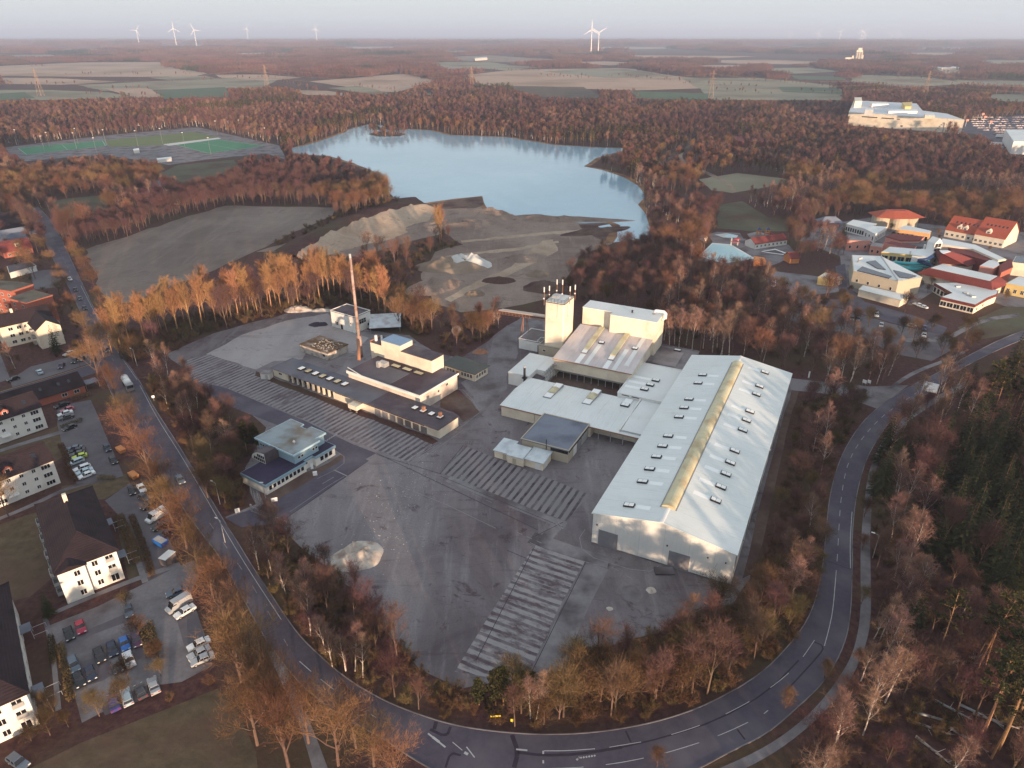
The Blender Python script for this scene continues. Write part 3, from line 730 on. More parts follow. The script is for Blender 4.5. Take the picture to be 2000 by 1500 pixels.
sheet('spa_paving', [(1560, 470), (1600, 440), (1700, 425), (1830, 440), (2080, 460), (2080, 640), (1940, 590), (1870, 600), (1840, 560), (1780, 596), (1690, 580), (1650, 560), (1640, 500)], .03, M['gravel'], excl=True, jit=.6)
sheet('spa_lane', [(1632, 520), (1650, 515), (1655, 560), (1690, 590), (1780, 615), (1850, 640), (1840, 655), (1740, 630), (1640, 600), (1560, 595), (1560, 585), (1640, 585)], .045, M['road'], excl=True, jit=.5)
sheet('spa_car_park', [(1535, 600), (1640, 602), (1740, 632), (1850, 655), (1865, 680), (1820, 705), (1740, 690), (1690, 660), (1600, 640), (1540, 625)], .04, M['asphalt'], excl=False, jit=.8)
sheet('spa_court', [(1500, 528), (1640, 545), (1640, 570), (1560, 580), (1500, 560)], .04, M['gravel'], excl=True, jit=.6)
band('park_track', [(1760, 660), (1845, 660), (1880, 640), (1925, 620), (1990, 612)], [(1770, 668), (1850, 668), (1886, 646), (1930, 626), (1990, 619)], .05, M['slab'], excl=True)
band('park_track', [(1735, 757), (1780, 725), (1850, 700), (1880, 685)], [(1742, 760), (1786, 730), (1856, 704), (1886, 689)], .05, M['slab'], excl=True)
sheet('meadow', [(1870, 640), (1960, 600), (2060, 600), (2060, 640), (1960, 655), (1900, 665)], .035, M['lawn'], excl=False, jit=1)
sheet('store_car_park', [(1880, 238), (1990, 225), (2200, 225), (2200, 290), (1960, 285), (1940, 275), (1905, 262), (1870, 258)], .05, M['road'], excl=True)

# the sandy bank between the field and the quarry floor
BANK = []
def sand_bank():
    crest = smooth([G(*p, 6)[:2] for p in [(575, 486), (610, 466), (650, 446), (690, 429), (740, 411), (790, 398), (835, 390)]], 3)
    toe = smooth([G(*p)[:2] for p in [(600, 512), (640, 498), (690, 486), (750, 472), (800, 456), (840, 430), (860, 408)]], 3)
    back = smooth([G(*p)[:2] for p in [(535, 490), (570, 468), (620, 446), (660, 424), (715, 404), (765, 388), (810, 384)]], 3)
    n = len(crest); rows = 17; vs = []
    for i in range(n):
        e = math.sin(math.pi * min(max((i / (n - 1)), .02), .98)) ** .5; hh = 7.0 * e
        for j in range(rows):
            u = j / (rows - 1)
            if u < .45: q = back[i].lerp(crest[i], u / .45); z = hh * (u / .45) ** .8
            else: k = (u - .45) / .55; q = crest[i].lerp(toe[i], k); z = hh * (1 - k) ** (1.9 + .6 * noise.noise(Vector((i * .55, 0, 7)))) * (1 + .35 * noise.noise(Vector((i * .9, k * 1.5, 3))))
            nn = noise.fractal(Vector((q.x * .06, q.y * .06, 0)), 1, 2, 4)
            vs.append((q.x, q.y, max(z * (1 + .35 * nn) + .25 * nn, .0) - .1 * (j in (0, rows - 1)) + .05))
    fs = [(i * rows + j, (i + 1) * rows + j, (i + 1) * rows + j + 1, i * rows + j + 1) for i in range(n - 1) for j in range(rows - 1)]
    BANK.extend(vs)
    m_ = MB(); m_.add(vs, fs); m_.m = [1 if j < 8 else 0 for i in range(n - 1) for j in range(rows - 1)]; o = m_.build('sand_bank_hill', (M['bluff'], M['forest']), smooth=True); o['kind'] = 'structure'


sand_bank()
for q in ([(900, 470), (980, 462), (1080, 452), (1160, 448), (1160, 452), (1080, 457), (980, 467), (902, 474)], [(870, 500), (930, 492), (1010, 484), (1090, 470), (1092, 474), (1012, 489), (930, 497), (872, 505)]):
    sheet('quarry_track', q, .048, M['bluff'], jit=2.2, seg=4)
sheet('scrub_patch', [(945, 398), (938, 384), (905, 388), (850, 396), (820, 404), (880, 408), (930, 406)], .05, M['dirt'], jit=3, seg=6)
sheet('puddle', [(1090, 430), (1120, 427), (1180, 428), (1186, 434), (1140, 436)], .05, M['water'])
sheet('puddle', [(1168, 442), (1190, 438), (1200, 446), (1180, 450)], .05, M['water'])
sheet('wet_sand', [(1130, 438), (1190, 436), (1214, 440), (1196, 474), (1165, 465), (1140, 452)], .04, M['dirt'], jit=2, seg=6)
sheet('quarry_track', [(1060, 470), (1080, 468), (1090, 490), (1010, 530), (940, 560), (880, 590), (868, 584), (930, 550), (1000, 520)], .045, M['bluff'], jit=1.5, seg=6)


def gz(x, y):
    z = 0.0; best = 100.0
    for v in BANK:
        d = (v[0] - x) ** 2 + (v[1] - y) ** 2
        if d < best: best = d; z = v[2]
    return max(z - .1, 0)
# ------------------------------------------------------------------ building helpers
_wm = {}


def win_mesh(w, h, mull=1, bars=0, fr=.09):
    key = (round(w, 2), round(h, 2), mull, bars)
    if key not in _wm:
        f = MB(); t = fr
        f.box(-w / 2, w / 2, -.05, .02, 0, t); f.box(-w / 2, w / 2, -.05, .02, h - t, h)
        f.box(-w / 2, -w / 2 + t, -.05, .02, t, h - t); f.box(w / 2 - t, w / 2, -.05, .02, t, h - t)
        for k in range(1, mull):
            x = -w / 2 + w * k / mull; f.box(x - t / 2, x + t / 2, -.05, .02, t, h - t)
        for k in range(1, bars + 1):
            z = h * k / (bars + 1); f.box(-w / 2 + t, w / 2 - t, -.04, .018, z - .03, z + .03)
        p = MB().box(-w / 2 + .01, w / 2 - .01, -.025, .01, .01, h - .01)
        _wm[key] = (f.mesh('window', M['frame']), p.mesh('pane', M['glass']))
    return _wm[key]


def window(parent, x, y, z, rz, w=1.2, h=1.3, mull=2, bars=0):
    """A framed window on a wall whose outside faces local -y turned by rz degrees."""
    a, b = win_mesh(w, h, mull, bars)
    o = inst('window', a, parent, (x, y, z), math.radians(rz)); inst('pane', b, o)
    return o


def door(parent, x, y, z, rz, w, h, mt, name='door', slats=0):
    b = MB().box(-w / 2, w / 2, -.06, .02, 0, h)
    if slats:
        for k in range(slats):
            b.box(-w / 2 + .05, w / 2 - .05, -.085, -.055, h * (k + .12) / slats, h * (k + .88) / slats)
    o = b.build(name, mt, parent); o.location = (x, y, z); o.rotation_euler = (0, 0, math.radians(rz)); return o


def flat_bld(t, w, d, h, wallm, roofm, ov=.0, par=.25, x0=0, y0=0, z0=0, wname='wall', rname='roof', th=.25):
    """Walls and a slightly proud flat roof slab with a low upstand; returns both."""
    wl = MB().box(x0, x0 + w, y0, y0 + d, z0, h - th).build(wname, wallm, t)
    rb = MB().box(x0 - ov, x0 + w + ov, y0 - ov, y0 + d + ov, h - th + .003, h)
    rf = rb.build(rname, roofm, t)
    if par:
        e = MB(); a, b, c, f = x0 - ov - .02, x0 + w + ov + .02, y0 - ov - .02, y0 + d + ov + .02
        e.box(a, b, c, c + .3, h + .003, h + par); e.box(a, b, f - .3, f, h + .003, h + par); e.box(a, a + .3, c + .3, f - .3, h + .003, h + par); e.box(b - .3, b, c + .3, f - .3, h + .003, h + par)
        e.build('roof_edge', wallm, t)
    return wl, rf


def foot(fr, x0, x1, y0, y1, m=1.0, vis=True):
    keep_out([tuple(fr.w(x, y)[:2]) for x, y in ((x0 - m, y0 - m), (x1 + m, y0 - m), (x1 + m, y1 + m), (x0 - m, y1 + m))], vis)


def dome_strip(mb, w, y0, y1, z, hh=.7, n=8):
    prof = [(-w / 2, z), (w / 2, z)] + [(w / 2 * math.cos(math.pi * i / n), z + .25 + hh * math.sin(math.pi * i / n)) for i in range(n + 1)]
    return mb.extr(prof, 'y', y0, y1)


def skylight(t, x, y, z, w=2.2, d=1.5, slope=0.0, h=.5, glass='frost'):
    o = MB().box(-w / 2, w / 2, -d / 2, d / 2, -.15, h).build('skylight', M['dark'], t)
    o.location = (x, y, z); o.rotation_euler = (0, -math.atan(slope), 0)
    p = MB(); p.box(-w / 2 + .18, -.04, -d / 2 + .18, d / 2 - .18, h + .004, h + .07); p.box(.04, w / 2 - .18, -d / 2 + .18, d / 2 - .18, h + .004, h + .07)
    p.build('pane', M[glass], o); return o


# ------------------------------------------------------------------ the large warehouse
W_, D_, EA, RI = 34.5, 104.5, 9.2, 12.2
XR = 16.9
t = thing('warehouse', 'long white warehouse with a yellowed barrel skylight along its roof ridge', 'warehouse', SITE)
foot(SITE, 0, W_, 0, D_, 2)
wl = MB()
wl.extr([(0, 0), (W_, 0), (W_, EA), (XR, RI), (0, EA)], 'y', 0, .4); wl.extr([(0, 0), (W_, 0), (W_, EA), (XR, RI), (0, EA)], 'y', D_ - .4, D_)
wl.box(0, .4, .4, D_ - .4, 0, EA - .05); wl.box(W_ - .4, W_, .4, D_ - .4, 0, EA - .05)
wl.build('wall', M['wallx'], t)
for k, (xa, za, xb, zb) in enumerate(((-.35, EA - .04, XR - .4, RI), (XR + .4, RI, W_ + .35, EA - .04))):
    MB().extr([(xa, za + .03), (xb, zb + .03), (xb, zb + .28), (xa, za + .28)], 'y', -.3, D_ + .3).build('roof', M['roofy'], t)
MB().extr([(XR - .55, RI + .20), (XR + .55, RI + .20), (XR + .42, RI + .36), (XR, RI + .42), (XR - .42, RI + .36)], 'y', -.3, D_ + .3).build('ridge_cap', M['white'], t)
b = MB(); dome_strip(b, 3.5, 6.0, 98.5, RI - .2, 1.0, 10)
dm = b.build('barrel_skylight', M['grp'], t, smooth=False)
rb = MB()
for k in range(38):
    y = 7 + k * 2.45
    rb.extr([(1.80 * math.cos(math.pi * i / 10) + XR * 0, RI + .03 + 1.03 * math.sin(math.pi * i / 10)) for i in range(11)] + [(1.75 * math.cos(math.pi * i / 10), RI + .01 + .98 * math.sin(math.pi * i / 10)) for i in range(10, -1, -1)], 'y', y, y + .12)
ribs = rb.build('rib', M['grp'], dm)
kp = MB(); kp.box(-2.05, -1.77, 5.9, 98.6, RI - .45, RI + .12); kp.box(1.77, 2.05, 5.9, 98.6, RI - .45, RI + .12); kp.build('kerb_frame', M['grey'] if 'grey' in M else M['steel'], dm)
dm.location = (XR, 0, 0)
sl = (RI - EA) / XR; sr = (RI - EA) / (W_ - XR)
LS = [(1256, 993), (1277, 945), (1290, 920), (1303, 896), (1314, 875), (1324, 855), (1343, 817), (1353, 799), (1361, 782), (1377, 750), (1385, 734)]
RS = [(1374, 970), (1384, 944), (1393, 919), (1402, 897), (1410, 874), (1426, 834), (1433, 815), (1440, 798), (1454, 765), (1458, 749), (1469, 722)]
for pts, left in ((LS, True), (RS, False)):
    for px, py in pts:
        x, y = SITE.loc(px, py, 11.2)
        x = 7.6 if left else 26.3
        zr = EA + sl * x if left else EA + sr * (W_ - x)
        skylight(t, x, y, zr + .25, 2.7, 1.6, sl if left else -sr)
        bb = MB()
        if left: bb.extr([(x + 1.5, zr + .29 + sl * 1.5), (XR - 2.1, RI + .26 - sl * 2.1), (XR - 2.1, RI + .33 - sl * 2.1), (x + 1.5, zr + .36 + sl * 1.5)], 'y', y - .8, y + .8)
        else: bb.extr([(XR + 2.1, RI + .26 - sr * 2.1), (x - 1.5, zr + .29 + sr * 1.5), (x - 1.5, zr + .36 + sr * 1.5), (XR + 2.1, RI + .33 - sr * 2.1)], 'y', y - .8, y + .8)
        bb.build('light_strip', M['frost'], t)
for x in (4.2, 22.0): door(t, x, -.02, 0, 0, 5.0, 4.9, M['gate'], 'roller_door', 14)
for y in (.3, 20, 40, 60, 80, 104): MB().tube([(W_ + .08, y, 0), (W_ + .08, y, EA)], .09, 5).build('downpipe', M['steel'], t)
for x in (1.2, 18.9, 28.5, 32.6):
    MB().box(x - .15, x + .15, -.35, -.01, 6.1, 6.35).build('wall_lamp', M['dark'], t)
for y in (10, 32, 55, 78): MB().box(W_ + .01, W_ + .5, y, y + .3, 6.0, 6.3).build('wall_lamp', M['galv'], t)
pl = MB(); pl.box(0.02, W_ - .02, -.03, -.002, 0.02, .35); pl.build('plinth', M['slab'], t)

# ------------------------------------------------------------------ low hall, link, courtyard
f = SITE.sub(-50.2, 48.2)
t = thing('low_hall', 'low wide white hall with two short yellow skylights, joined to the warehouse', 'factory hall', f); foot(SITE, -50, 0, 48, 71)
MB().extr([(0, 0), (22.4, 0), (22.4, 3.9), (11, 4.7), (0, 3.9)], 'x', 0, 31.8).build('wall', M['cream'], t)
MB().box(32, 49.6, 3.2, 3.5, 0, 3.9).build('recessed_wall', M['cream'], t); MB().box(31.8, 49.6, 22, 22.4, 0, 3.9).build('rear_wall', M['cream'], t)
rb = MB(); rb.extr([(-.4, 3.9), (11, 4.72), (22.8, 3.9), (22.8, 4.15), (11, 4.97), (-.4, 4.15)], 'x', -.4, 49.9); rb.build('roof', M['roofx'], t)
MB().box(-.42, 49.8, -.55, -.38, 3.75, 4.05).build('gutter', M['rust'], t)
for x in (34.5, 38.5, 42.5, 46.5): MB().tube([(x, .1, 0), (x, .1, 3.9)], .14, 6).build('column', M['galv'], t)
for x in (12.2, 24.2): MB().tube([(x, -.1, 0), (x, -.1, 3.9)], .08, 5).build('downpipe', M['galv'], t)
for px, py in ((1081, 762), (1156, 774)):
    x, y = SITE.loc(px, py, 5.2); x += 50.2; y -= 48.2
    c = MB().box(x - 1.5, x + 1.5, y - 5.8, y + 5.8, 4.1, 5.15).build('skylight', M['steel'], t)
    MB().extr([(x - 1.35 + 2.7 * i / 8, 5.16 + .45 * math.sin(math.pi * i / 8)) for i in range(9)], 'y', y - 2.2, y + 2.2).build('yellow_dome', M['grp'], c)
    for a, e in ((-5.6, -2.4), (2.4, 5.6)): MB().box(x - 1.3, x + 1.3, y + a, y + e, 5.154, 5.3).build('pane', M['frost'], c)
for k, (px, py) in enumerate(((1221, 790),)):
    x, y = SITE.loc(px, py, 5); skylight(t, x + 50.2, y - 48.2, 4.6, 2.8, 2.2)
    MB().box(x + 50.2 - 1.3, x + 50.2 + 1.3, y - 48.2 + 1.4, 22.0, 4.5, 4.72).build('light_strip', M['frost'], t)
MB().box(41.5, 49.5, 1, 22.9, 4.55, 4.85).build('raised_walkway', M['metalroof'], t)
MB().box(40.9, 41.3, .5, 22.9, 4.3, 5.05).build('roof_upstand', M['white'], t)

f = SITE.sub(-17.3, 71.2)
t = thing('link_building', 'white flat roofed link between the warehouse and the sloped hall, with three small skylights', 'factory hall', f); foot(SITE, -17, 0, 71, 110)
flat_bld(t, 16.9, 27, 5.6, M['white'], M['metalroof'], .1, .2)
for px, py in ((1258, 737), (1256, 746), (1252, 753)):
    pass
for x, y in ((7.6, 6.0), (8.4, 10.2), (9.2, 14.5)):
    skylight(t, x, y, 5.6, 2.6, 1.8); MB().box(.6, x - 1.5, y - .9, y + .9, 5.604, 5.68).build('light_strip', M['frost'], t)
for x in (1.5, 5): MB().box(x, x + 2.6, -.12, -.105, 5.0, 5.3).build('louvre', M['dark'], t)
flat_bld(t, 16.9, 22, 4.4, M['slab'], M['slab'], 0, .35, 0, 27.2, 0, 'rear_wall', 'grey_roof')
MB().box(3, 12, 31, 45, 4.41, 4.6).build('roof_slab', M['concrete'], t)
skylight(t, 9, 46.3, 4.4, 2.6, 1.4)

f = SITE.sub(-46.3, 83.5)
t = thing('sloped_hall', 'hall with a stained sloping roof and two long yellow skylights, before the tall white block', 'factory hall', f); foot(SITE, -46, -16, 83, 112)
HW, HD, E0, E1 = 29.8, 27.5, 7.4, 11.0
w = MB(); w.box(0, HW, 0, .3, 3.2, E0 - .05); w.extr([(.3, 0), (HD, 0), (HD, E1 - .05), (.3, E0 - .05)], 'x', 0, .3); w.extr([(.3, 0), (HD, 0), (HD, E1 - .05), (.3, E0 - .05)], 'x', HW - .3, HW)
w.box(.3, HW - .3, 5.0, 5.3, 0, 7.8); w.build('wall', M['cream'], t)
MB().extr([(-.4, E0 - .03), (HD, E1), (HD, E1 + .25), (-.4, E0 + .22)], 'x', -.35, HW + .35).build('roof', M['oldroofx'], t)
MB().box(-.36, HW + .36, -.6, -.41, E0 - .1, E0 + .15).build('gutter', M['rust'], t)
MB().box(.1, HW - .1, -.05, .35, 2.85, 3.2).build('beam', M['steel'], t)
for k in range(11): MB().tube([(1.2 + k * 2.75, .15, 0), (1.2 + k * 2.75, .15, 2.85)], .11, 5).build('column', M['galv'], t)
sl2 = (E1 - E0) / HD
for x, y0, y1 in ((9.2, 6.5, 26.8), (20.0, 5.5, 26.5)):
    zz = lambda y: E0 + .22 + sl2 * (y + .4)
    c = MB().extr([(y0, zz(y0)), (y1, zz(y1)), (y1, zz(y1) + .45), (y0, zz(y0) + .45)], 'x', x - 1.15, x + 1.15).build('skylight', M['steel'], t)
    MB().extr([(y0 + 2.6, zz(y0 + 2.6) + .454), (y1 - .2, zz(y1 - .2) + .454), (y1 - .2, zz(y1) + .8), (y0 + 2.6, zz(y0 + 2.6) + .8)], 'x', x - 1.0, x + 1.0).build('yellow_dome', M['grp'], c)
    MB().extr([(y0 + .2, zz(y0 + .2) + .454), (y0 + 2.5, zz(y0 + 2.5) + .454), (y0 + 2.5, zz(y0 + 2.5) + .52), (y0 + .2, zz(y0 + .2) + .52)], 'x', x - .95, x + .95).build('pane', M['frost'], c)
    MB().extr([(-.3, zz(-.3) + .01), (y0 - .1, zz(y0 - .1) + .01), (y0 - .1, zz(y0 - .1) + .06), (-.3, zz(-.3) + .06)], 'x', x - .95, x + .95).build('light_strip', M['frost'], t)
for x, y0, y1 in ((12.6, -.3, 15), (23.2, -.3, 15), (26.5, 4, 26)):
    MB().extr([(y0, E0 + .235 + sl2 * (y0 + .4)), (y1, E0 + .235 + sl2 * (y1 + .4)), (y1, E0 + .29 + sl2 * (y1 + .4)), (y0, E0 + .29 + sl2 * (y0 + .4))], 'x', x - .8, x + .8).build('light_strip', M['metalroof'], t)
for x, y in ((12.7, 16.2), (25.8, 16.5)): o = skylight(t, x, y, E0 + .22 + sl2 * y, 2.2, 1.6); o.rotation_euler = (math.atan(sl2), 0, 0)

t = thing('tall_block', 'tall plain white block with a curved vent pipe at its roof corner', 'factory block', SITE.sub(-46.3, 112)); foot(SITE, -46, -15, 109, 122)
flat_bld(t, 30.8, 8.5, 18.2, M['cream'], M['metalroof'], .12, 0)
w = MB().box(12.6, 30.9, -3.2, -.003, 0, 18.0); w.build('projecting_wall', M['cream'], t)
MB().box(12.5, 31.0, -3.32, -.13, 18.003, 18.22).build('projecting_roof', M['metalroof'], t)
MB().box(12.35, 12.6, -3.0, .0, 0, 17.9).build('flashing', M['galv'], t)
MB().tube([(27.5, 4.5, 18.4), (27.5, 4.5, 19.2), (28.2, 4.5, 19.8), (31.4, 4.5, 19.8), (32.1, 4.5, 19.2), (32.1, 4.5, 17.2), (31.6, 4.5, 16.6), (30.9, 4.5, 16.6)], .6, 10).build('vent_pipe', M['white'], t, smooth=True)
v = MB(); v.tube([(19.5, 2.5, 18.2), (19.5, 2.5, 19)], .35, 8); v.tube([(19.5, 2.5, 19.05), (19.5, 2.5, 19.3)], [.5, .1], 8); v.build('roof_vent', M['dark'], t)
MB().box(4, 26.5, -3.4, 8.6, 18.23, 18.27).build('roof_walk', M['white'], t) if False else None

t = thing('silo_tower', 'square cream tower crowned with a railing and mobile phone antennas', 'tower', SITE.sub(-55.7, 95.5)); foot(SITE, -56, -46, 95, 106)
TW, TD, TH = 8.0, 10.2, 24.4
w = MB(); w.prism([(0.5, 0), (TW - .5, 0), (TW, .5), (TW, TD - .5), (TW - .5, TD), (.5, TD), (0, TD - .5), (0, .5)], 0, TH); w.build('wall', M['cream'], t)
MB().box(.3, TW - .3, .3, TD - .3, TH + .003, TH + .12).build('roof', M['metalroof'], t)
MB().prism([(.9, 4.6), (3.2, 4.6), (3.2, 6.8), (.9, 6.8)], TH + .124, TH + 1.1).build('roof_hatch', M['galv'], t)
MB().box(-.12, TW + .12, -.12, TD + .12, TH - .25, TH - .02).build('rim', M['dark'], t)
rl = MB()
for z in (.55, 1.1, 1.6):
    for a, c in (((-.1, -.1), (TW + .1, -.1)), ((TW + .1, -.1), (TW + .1, TD + .1)), ((TW + .1, TD + .1), (-.1, TD + .1)), ((-.1, TD + .1), (-.1, -.1))):
        rl.tube([(*a, TH + z), (*c, TH + z)], .06, 4)
for i in range(7):
    for y in (-.1, TD + .1): rl.tube([(-.1 + (TW + .2) * i / 6, y, TH), (-.1 + (TW + .2) * i / 6, y, TH + 1.6)], .06, 4)
for i in range(1, 8):
    for x in (-.1, TW + .1): rl.tube([(x, -.1 + (TD + .2) * i / 8, TH), (x, -.1 + (TD + .2) * i / 8, TH + 1.6)], .06, 4)
rl.build('railing', M['dark'], t)
for x, y, hh in ((-.2, -.2, 5.6), (-.2, 4.8, 4.6), (.6, TD + .1, 5.6), (TW + .2, 5.0, 5.6), (TW + .2, TD + .1, 4.6), (TW * .5, TD * .75, 6.8)):
    m_ = MB().tube([(x, y, TH - 1.5), (x, y, TH + hh)], .09, 5).build('antenna_mast', M['rust'], t)
    MB().box(x - .2, x + .2, y - .22, y - .1, TH + hh - 1.9, TH + hh + .1).build('antenna_panel', M['white'], m_)
    MB().tube([(x, y - .15, TH + 1.2), (x, y - .35, TH + 1.2)], .3, 8).build('dish', M['white'], m_)
for x in (5.2, TW + .08): MB().tube([(x, -.08 if x < 6 else 3.2, TH - 6), (x, -.08 if x < 6 else 3.2, TH)], .07, 4).build('cable', M['steel'], t)

t = thing('tower_annex', 'low white annex wrapped around the foot of the cream tower', 'annex', SITE.sub(-69.3, 101.2)); foot(SITE, -69, -48, 93, 114)
flat_bld(t, 13, 12, 4.3, M['white'], M['concrete'], .1, .2)
flat_bld(t, 9.4, 5.2, 6.2, M['beige'], M['concrete'], .05, .3, 11.6, -6.2, 0, 'front_wall', 'front_roof')
MB().tube([(11.5, -3, 5.2), (9.6, -3, 6.4), (9.6, .3, 6.4), (12, .3, 6.7), (18, .3, 6.7)], .28, 7).build('duct', M['galv'], t)
door(t, 4.2, -.02, 0, 0, 2.4, 3, M['frame']); door(t, 9.5, -.02, 0, 0, 2.4, 3, M['gate'])
door(t, 16, -6.22, 0, 0, 2.4, 2.6, M['galv']); window(t, 14, -6.22, 3.8, 0, 1.2, .9)

t = thing('low_white_annex', 'low plain white building with a black flue pipe, below the tower', 'annex', SITE.sub(-58.6, 70.3)); foot(SITE, -58, -46, 70, 90)
flat_bld(t, 8.2, 18.6, 5.0, M['white'], M['metalroof'], .1, 0)
MB().box(8.2, 12, 6.5, 18.6, 0, 4.75).build('side_wall', M['white'], t); MB().box(8.2, 12.1, 6.4, 18.7, 4.753, 5.0).build('side_roof', M['metalroof'], t)
MB().extr([(8.3, 3.1), (12, 2.5), (12, 2.7), (8.3, 3.3)], 'y', .5, 6.3).build('lean_to_roof', M['bitumen'], t)
w = MB(); w.tube([(6.8, -.7, 0), (6.8, -.7, 8.4)], .42, 10); w.box(6.0, 7.6, -1.4, -.1, 4.2, 4.5); w.build('flue', M['dark'], t)
MB().tube([(6.8, -.7, 8.4), (6.8, -.7, 9.0)], .36, 10).build('flue_tip', M['galv'], t)

t = thing('pipe_gantry', 'grey steel pipe gantry crossing the inner courtyard', 'gantry', SITE.sub(-46.5, 74))
w = MB()
for x in (0, 1.4):
    for z in (3.9, 5.3): w.tube([(x, 0, z), (x, 9, z)], .1, 4)
    for k in range(6): w.tube([(x, k * 1.8, 3.9), (x, k * 1.8, 5.3)], .07, 4); w.tube([(x, k * 1.8, 3.9), (x, min(k * 1.8 + 1.8, 9), 5.3)], .05, 4)
w.build('truss', M['steel'], t)
for y in (.3, 5): MB().tube([(.7, y, 0), (.7, y, 3.9)], .12, 5).build('post', M['steel'], t)
MB().tube([(.5, 9, 5.5), (.8, 8, 6.4), (6, 7.4, 6.2), (9, 7, 5.4)], .09, 5).build('pipe', M['galv'], t)
g = flat('courtyard_ground', [SITE.w(-50 + 4, 71)[:2], SITE.w(-17.4, 71)[:2], SITE.w(-17.4, 88)[:2], SITE.w(-46, 88)[:2]], .05, M['dirt'])
mm = MB(); rg_ = random.Random(5)
for i in range(60):
    x, y = rg_.uniform(-42, -19), 76 + rg_.gauss(0, 1.2); p = SITE.w(x, y); a = rg_.uniform(.2, .55)
    mm.prism([(p.x + a * math.cos(k * 1.05) * rg_.uniform(.7, 1.2), p.y + a * math.sin(k * 1.05) * rg_.uniform(.7, 1.2)) for k in range(6)], .05, .05 + a * .6)
o = mm.build('rubble', M['rubble']); o['kind'] = 'stuff'

# ------------------------------------------------------------------ dark roofed workshop and white shed
t = thing('workshop', 'flat workshop with a dark blue grey roof and a black window band', 'workshop', SITE.sub(-34.3, 31)); foot(SITE, -34, -18, 31, 48)
flat_bld(t, 15.2, 17, 4.6, M['beige'], M['blueroof'], .35, .22)
bd = MB(); bd.box(15.2, 15.28, .6, 16.4, 3.3, 4.1); bd.box(9.5, 15.2, -.08, 0, 3.1, 4.1); bd.build('window_band', M['glass'], t)
mb_ = MB(); [mb_.box(15.27, 15.33, 1 + k * 2.2, 1.12 + k * 2.2, 3.3, 4.1) for k in range(8)]; [mb_.box(9.6 + k * 1.1, 9.7 + k * 1.1, -.13, -.07, 3.1, 4.1) for k in range(6)]; mb_.build('mullion', M['dark'], t)
door(t, 15.22, 5.6, 0, 90, 2.6, 3.1, M['frame']); door(t, 15.22, 9.2, 0, 90, 3.4, 3.2, M['gate'], 'roller_door', 8); door(t, 15.22, 13.6, 0, 90, 4.6, 3.2, M['galv'], 'roller_door', 8)
MB().tube([(8.2, -.3, 0), (8.2, -.3, 6.6)], .13, 6).build('flue', M['dark'], t)

t = thing('white_shed', 'low white shed with a bent corrugated roof beside the slab strips', 'shed', SITE.sub(-40.4, 24)); foot(SITE, -40, -24, 24, 31)
segs = [((0, .4), (4.8, .2), 6.6), ((4.8, -.5), (10.2, -.7), 5.6), ((10.2, .2), (16.2, 0), 6.2)]
for k, (a, b_, dd) in enumerate(segs):
    MB().prism([a, (b_[0] - .02, b_[1]), (b_[0] - .02, b_[1] + dd), (a[0], a[1] + dd)], 0, 2.55).build('wall', M['cream'], t)
    zf = 2.75 + (.25 if k == 1 else 0)
    MB().extr([(min(a[1], b_[1]) - .3, zf - .2), (a[1] + dd + .3, zf + .15), (a[1] + dd + .3, zf + .32), (min(a[1], b_[1]) - .3, zf)], 'x', a[0] - .25 if k == 0 else a[0] + .02, b_[0] - .02 if k < 2 else b_[0] + .3).build('roof', mat('shed_roof_%d' % k, (.50, .55, .58), (.60, .64, .66), .5, .5, .35, c3=(.40, .43, .47), s3=.3), t)
door(t, 14.6, -.05 + .05, 0, 0, 1.7, 2.1, M['frame']); door(t, 16.22, 2.2, 0, 90, 2.4, 2.2, M['frame'], 'double_door', 0)
for x in (3.5, 7.2): door(t, x, .25 if x < 4 else -.62, 0, 0, 1.2, 2.0, M['beige'])

# ------------------------------------------------------------------ the old works (axes OLD)
t = thing('long_building', 'long low flat roofed building with a row of open loading bays', 'works building', OLD.sub(-80.5, -.3)); foot(OLD, -81, 0, 0, 10)
LW, LD, LH = 80.5, 9.6, 3.7
w = MB(); w.box(0, 7.2, 0, LD, 0, LH - .25); w.box(33, LW, 0, LD, 0, LH - .25); w.box(7.2, 33, 2.2, LD, 0, LH - .25)
w.build('wall', M['cream'], t)
MB().box(-.5, LW * .62, -.9, LD + .3, LH - .247, LH).build('roof', mat('long_roof_blue', (.10, .105, .13), (.14, .14, .165), .3, .75, .3, c3=(.08, .075, .095), s3=.15), t)
MB().box(LW * .62 + .003, LW + .3, -.9, LD + .3, LH - .247, LH + .02).build('roof_end', M['bitumen'], t)
for k in range(10): MB().box(7.4 + k * 2.75, 8.1 + k * 2.75, 0, .6, 0, LH - .25).build('pillar', M['cream'], t)
for k in range(9): MB().box(8.3 + k * 2.75, 10.0 + k * 2.75, 2.12, 2.19, 0, 2.7).build('bay_opening', M['dark'], t)
cl = MB(); cl.box(33.2, LW - 6.2, -.07, 0, 2.55, 3.35); cl.box(8.1, 32.6, -.05, .1, 3.0, 3.4); cl.build('clerestory_glazing', M['glass'], t)
cm = MB(); [cm.box(33.4 + k * 1.0, 33.5 + k * 1.0, -.12, -.06, 2.55, 3.35) for k in range(41)]; cm.build('glazing_bars', M['slab'], t)
window(t, 4, -.02, 1.5, 0, 1.8, .9, 2)
for k in range(7): door(t, LW - 6.5 - k * 3.4, -.03, 0, 0, 2.5, 2.3, M['concrete'], 'loading_door')
MB().box(43.0, 47.0, -3.3, -.05, 1.1, 2.6).build('loading_hood', M['cream'], t)
w = MB(); w.box(43.3, 43.7, -3.1, -2.7, 0, 1.1); w.box(46.3, 46.7, -3.1, -2.7, 0, 1.1); w.build('hood_leg', M['slab'], t)
for k in range(7): skylight(t, 10.5 + k * 3.8, 4.8, LH, 2.0, 2.6, 0, .55, 'grp' if k % 2 else 'frost')
